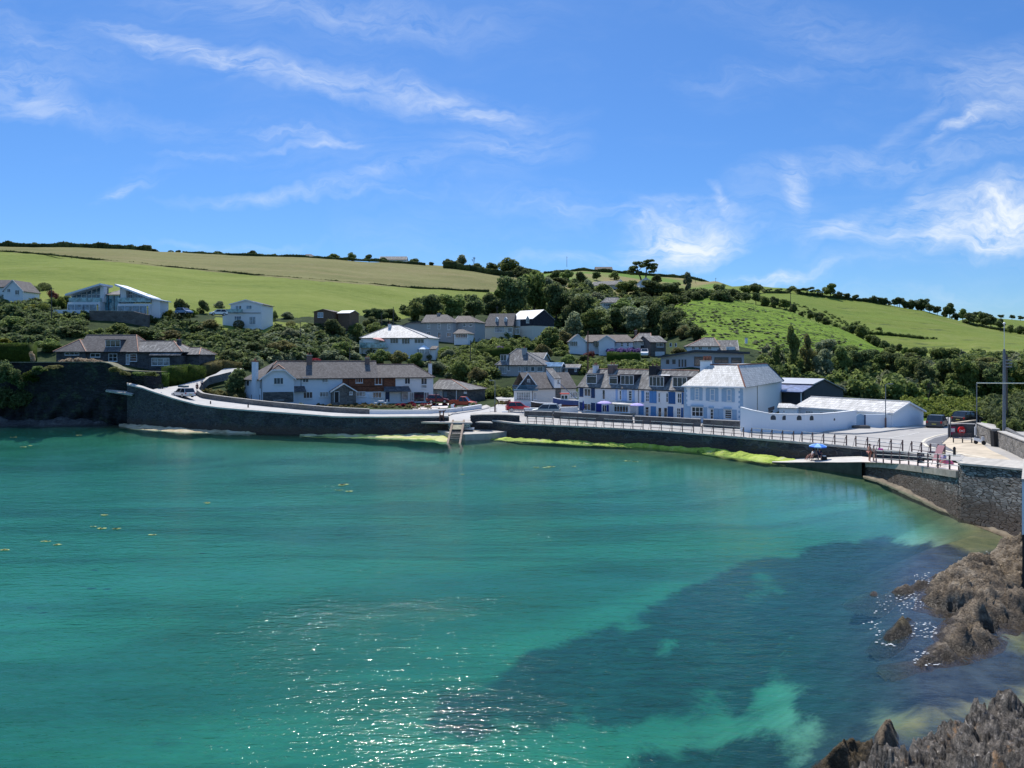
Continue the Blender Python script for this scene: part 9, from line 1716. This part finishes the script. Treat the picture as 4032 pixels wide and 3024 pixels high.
# ---- people
SKIN = plain('sunburnt skin', (.50,.24,.17), .6, .06); SKIN2 = plain('pale skin', (.55,.34,.25), .6, .06); HAIR = plain('brown hair', (.06,.035,.02), .7); HAIRB = plain('blond hair', (.45,.33,.17), .7)
def skinmesh(name, V, E, Rr, mat, parent, root=0, sub=1):
 me = bpy.data.meshes.new(name); me.from_pydata(V, E, []); o = bpy.data.objects.new(name, me); COL.objects.link(o); m = o.modifiers.new('skin', 'SKIN'); m.use_smooth_shade = True
 for i, r in enumerate(Rr):
  sv = me.skin_vertices[0].data[i]; sv.radius = r if isinstance(r, tuple) else (r, r); sv.use_root = (i == root)
 s_ = o.modifiers.new('sub', 'SUBSURF'); s_.levels = sub; s_.render_levels = sub; me.materials.append(mat); o.parent = parent; CH.setdefault(parent.name, []).append(o); return o
def person(label, loc, hd, pose='stand', H=1.7, skin=None, fat=1.0, top=None, bottom=None, hair=None, hat=None, arms=None):
 e = empty('person', loc, hd, label, 'person'); s = H/1.7; skin = skin or SKIN; hip = .90; J = {}
 if pose in ('stand', 'walk'):
  st = .20 if pose == 'walk' else .03
  J = {'pel':(0,0,.93),'wai':(0,0,1.08),'che':(0,.01,1.28),'nec':(0,0,1.45),'hed':(0,-.02,1.56),'top':(0,-.01,1.66)}
  legs = [[(.09,0,.88),(.11,-st*.7-.02,.48),(.12,-st+.03,.08),(.12,-st-.12,.03)],[(-.09,0,.88),(-.11,st*.4,.48),(-.12,st+.02,.08),(-.12,st-.12,.03)]]
  arm = arms or [[(.18,0,1.38),(.25,.05,1.12),(.24,-.08,.90)],[(-.18,0,1.38),(-.25,.05,1.12),(-.24,-.08,.90)]]
 else:
  J = {'pel':(0,0,.42),'wai':(0,.06,.56),'che':(0,.13,.76),'nec':(0,.16,.93),'hed':(0,.13,1.04),'top':(0,.13,1.14)}
  legs = [[(.09,-.02,.42),(.12,-.42,.47),(.13,-.55,.08),(.13,-.68,.04)],[(-.09,-.02,.42),(-.12,-.42,.45),(-.12,-.62,.10),(-.12,-.75,.06)]]
  arm = arms or [[(.18,.14,.86),(.24,.0,.62),(.16,-.26,.56)],[(-.18,.14,.86),(-.24,0,.62),(-.14,-.26,.56)]]
 V, E, Rr = [], [], []
 def ad(p, r, par=None):
  V.append(tuple(q*s for q in p)); Rr.append(tuple(q*s for q in r) if isinstance(r, tuple) else r*s)
  if par is not None: E.append((par, len(V)-1))
  return len(V)-1
 a = ad(J['pel'], (.14*fat,.11*fat)); b = ad(J['wai'], (.125*fat,.10*fat), a); c = ad(J['che'], (.155*fat**.6,.11*fat**.6), b); d = ad(J['nec'], .052, c); h1 = ad(J['hed'], (.075,.09), d); ad(J['top'], (.065,.075), h1)
 nz = Vector(J['hed']) + Vector((0,-.10,-.01)); ad(tuple(nz), .014, h1)
 for l in legs: k = a;
 for l in legs:
  k = ad(l[0], .09*fat**.5, a); k = ad(l[1], .062, k); k = ad(l[2], .042, k); ad(l[3], .035, k)
 for l in arm:
  k = ad(l[0], .052, c); k = ad(l[1], .040, k); w_ = ad(l[2], .028, k); dv = (Vector(l[2])-Vector(l[1])).normalized(); pm = ad(tuple(Vector(l[2])+dv*.07), (.035,.018), w_); sd = dv.cross(Vector((0,1,.2))).normalized()
  for i in range(4): f1 = ad(tuple(Vector(l[2])+dv*.12+sd*(i-1.5)*.02), .009, pm); ad(tuple(Vector(l[2])+dv*(.16+.012*(1 if i in (1,2) else -.5))+sd*(i-1.5)*.022+Vector((0,-.012,0))), .007, f1)
  ad(tuple(Vector(l[2])+dv*.06+sd*.055), .010, w_)
 skinmesh('body', V, E, Rr, skin, e)
 g = 1.13
 if top:
  vs = [J['pel'] if top[1] else J['wai'], J['wai'] if top[1] else J['che'], J['che'], tuple(Vector(J['nec'])-Vector((0,0,.03)))]; vs = vs if top[1] else vs[1:]; rr = [(.15*fat,.12*fat)]*2 + [(.165*fat**.6,.125*fat**.6), (.085,.08)]; rr = rr if top[1] else [(.165*fat**.6,.125*fat**.6),(.165*fat**.6,.125*fat**.6),(.085,.08)]; n0 = len(vs)
  Ev = [(i, i+1) for i in range(n0-1)]; ci = n0-2
  if top[1]:
   for l in arm: vs.append(l[0]); rr.append(.065); Ev.append((ci, len(vs)-1)); vs.append(tuple((Vector(l[0])+Vector(l[1]))/2)); rr.append(.058); Ev.append((len(vs)-2, len(vs)-1))
  skinmesh('top', [tuple(q*s for q in p) for p in vs], Ev, [tuple(q*s for q in r) if isinstance(r, tuple) else r*s for r in rr], top[0], e)
 if bottom:
  vs = [J['pel']]; rr = [(.155*fat,.125*fat)]; Ev = []
  for l in legs:
   vs.append(l[0]); rr.append(.102*fat**.5); Ev.append((0, len(vs)-1)); vs.append(tuple(Vector(l[0])+(Vector(l[1])-Vector(l[0]))*(.85 if bottom[1] else .3))); rr.append(.085); Ev.append((len(vs)-2, len(vs)-1))
  skinmesh('shorts', [tuple(q*s for q in p) for p in vs], Ev, [tuple(q*s for q in r) if isinstance(r, tuple) else r*s for r in rr], bottom[0], e)
 mb = MB(); hc = Vector(J['hed'])+Vector((0,.02,.055)); R2 = .098
 prof = [(R2, -.045), (R2*1.02, .0), (R2*.85, .055), (R2*.45, .088), (.01, .098)]; mb.lathe([(r*s, (hc.z+z)*s) for r, z in prof], hc.x*s, hc.y*s, 12); mb.build('hair', hair or HAIR, e, smooth=True)
 if hat: mb = MB(); mb.lathe([(.17*s, (hc.z+.0)*s), (.12*s, (hc.z+.03)*s), (.11*s, (hc.z+.10)*s), (.03, (hc.z+.115)*s)], hc.x*s, hc.y*s, 12); mb.build('hat', hat, e)
 mb = MB()
 for sx in (-.032,.032): mb.box((J['hed'][0]+sx-.009)*s, (J['hed'][0]+sx+.009)*s, (J['hed'][1]-.094)*s, (J['hed'][1]-.08)*s, (J['hed'][2]+.012)*s, (J['hed'][2]+.024)*s)
 mb.build('eyes', M_GUT, e); return e
M_BLK = plain('black cloth', (.015,.015,.018)); M_WHT = plain('white cloth', (.7,.7,.68)); M_NVY = plain('navy cloth', (.015,.02,.06))
p = rc(3424,1817) or V3((3424,74,1.4)); person('sunburnt person in swimming trunks standing side on upon the ramp', p, R(100), H=1.68, fat=1.35, bottom=(plain('dusty pink trunks', (.42,.16,.13)),0))
p = rc(3440,1817) or V3((3440,74,1.4)); person('person in a black swimsuit and pale hat beside the ramp railing', p, R(60), H=1.58, skin=SKIN2, top=(M_BLK,0), bottom=(M_BLK,0), hat=plain('pale pink hat', (.7,.55,.5)))
p = rc(777,1550) or V3((777,131,5.2)); person('person in black walking up the lane away from the car', V3((776,129.8,5.1)), R(170), 'walk', 1.75, top=(M_BLK,1), bottom=(M_BLK,1), hat=plain('grey cap', (.4,.42,.45)))
person('person in a white top and dark shorts walking up the lane', V3((795,134.5,5.75)), R(175), 'walk', 1.65, skin=SKIN2, top=(M_WHT,1), bottom=(M_NVY,1))
for px, hd, t_, lb in ((3200,-90,M_WHT,'person in a pale top sitting at the left under the blue umbrella'),(3215,-80,None,'bare chested person sitting in the middle under the blue umbrella'),(3230,-20,M_NVY,'person in navy sitting at the right under the blue umbrella')):
 p = rc(px, 1813) or V3((px,80,.7)); person(lb, p + Vector((0,.2,0)), R(hd), 'sit', 1.7, top=(t_,1) if t_ else None, bottom=(M_BLK,1), hair=HAIR)
 e = empty('camping_chair', p + Vector((0,.2,0)), R(hd), 'low folding chair under the blue umbrella, used by the ' + lb.split(' sitting')[0], 'chair'); mb = MB(); mb.box(-.24,.24,-.22,.12,.26,.30); mb.build('seat', M_NVY, e); mb = MB(); mb.hexa([(-.24,.14,.28),(.24,.14,.28),(.24,.18,.28),(-.24,.18,.28)], [(-.24,.34,.95),(.24,.34,.95),(.24,.38,.95),(-.24,.38,.95)]); mb.build('backrest', M_NVY, e)
 for s in (-1,1): mb = MB(); mb.tube([(s*.25,-.22,0),(s*.25,.3,.6)], .015, 4); mb.tube([(s*.25,.2,0),(s*.25,-.2,.5)], .015, 4); mb.build('leg', M_GALV, e)
p = rc(3248,1812) or V3((3248,80,.7)); e = empty('cool_box', p, 0, 'dark bag with a white lid beside the seated group', 'bag'); mb = MB(); mb.extr([(-.25,0),(.25,0),(.22,.38),(-.22,.38)], 'y', 0, .3); mb.build('bag', M_BLK, e); mb = MB(); mb.box(-.15,.15,.02,.28,.38,.46); mb.build('lid', M_FRAME, e)
PK = plain('pink cloth', (.72,.16,.24)); p = rc(3712,1838) or V3((3712,62,2.7)); person('person in pink sitting on a folding chair at the top of the ramp', p, R(-60), 'sit', 1.6, skin=SKIN2, top=(plain('lilac cloth', (.5,.4,.55)),1), bottom=(PK,1), hair=HAIRB)
p2 = rc(3705,1833) or p; e = empty('deck_chair', p2 + Vector((.1,.5,0)), R(-60), 'tall pink striped deck chair leaning on the upper railing', 'deck chair'); mb = MB(); mb.hexa([(-.28,-.4,.35),(.28,-.4,.35),(.28,-.36,.35),(-.28,-.36,.35)], [(-.28,.35,1.5),(.28,.35,1.5),(.28,.39,1.5),(-.28,.39,1.5)]); mb.build('canvas', plain('faded pink canvas', (.50,.24,.24)), e)
for s in (-1,1): mb = MB(); mb.tube([(s*.3,-.45,0),(s*.3,.4,1.55)], .03, 5); mb.tube([(s*.3,.35,0),(s*.3,-.1,.7)], .025, 5); mb.build('frame', M_RAIL, e)
p = rc(3735,1830) or p; mb = MB(); mb.lathe([(.3,0),(.38,.15),(.25,.32),(.05,.36)], 0, 0, 10); o = mb.build('beach_bag', PK); o.location = p; tag(o, 'pink beach bag right of the person in pink', 'bag')
p = rc(3670,1803) or V3((3670,70,2.4)); mb = MB(); mb.lathe([(.2,0),(.33,.12),(.25,.3),(.05,.33)], 0, 0, 9); o = mb.build('rucksack', M_NVY); o.location = p; tag(o, 'dark blue rucksack on the wall below the upper railing', 'bag')
e = empty('towel', V3((3470,72.0,2.70)), R(-55), 'pink and navy towels hung over the ramp railing', 'towel'); mb = MB(); mb.box(-.3,.15,-.04,.05,-.12,.03); mb.build('towel', plain('magenta towel', (.7,.1,.4)), e)
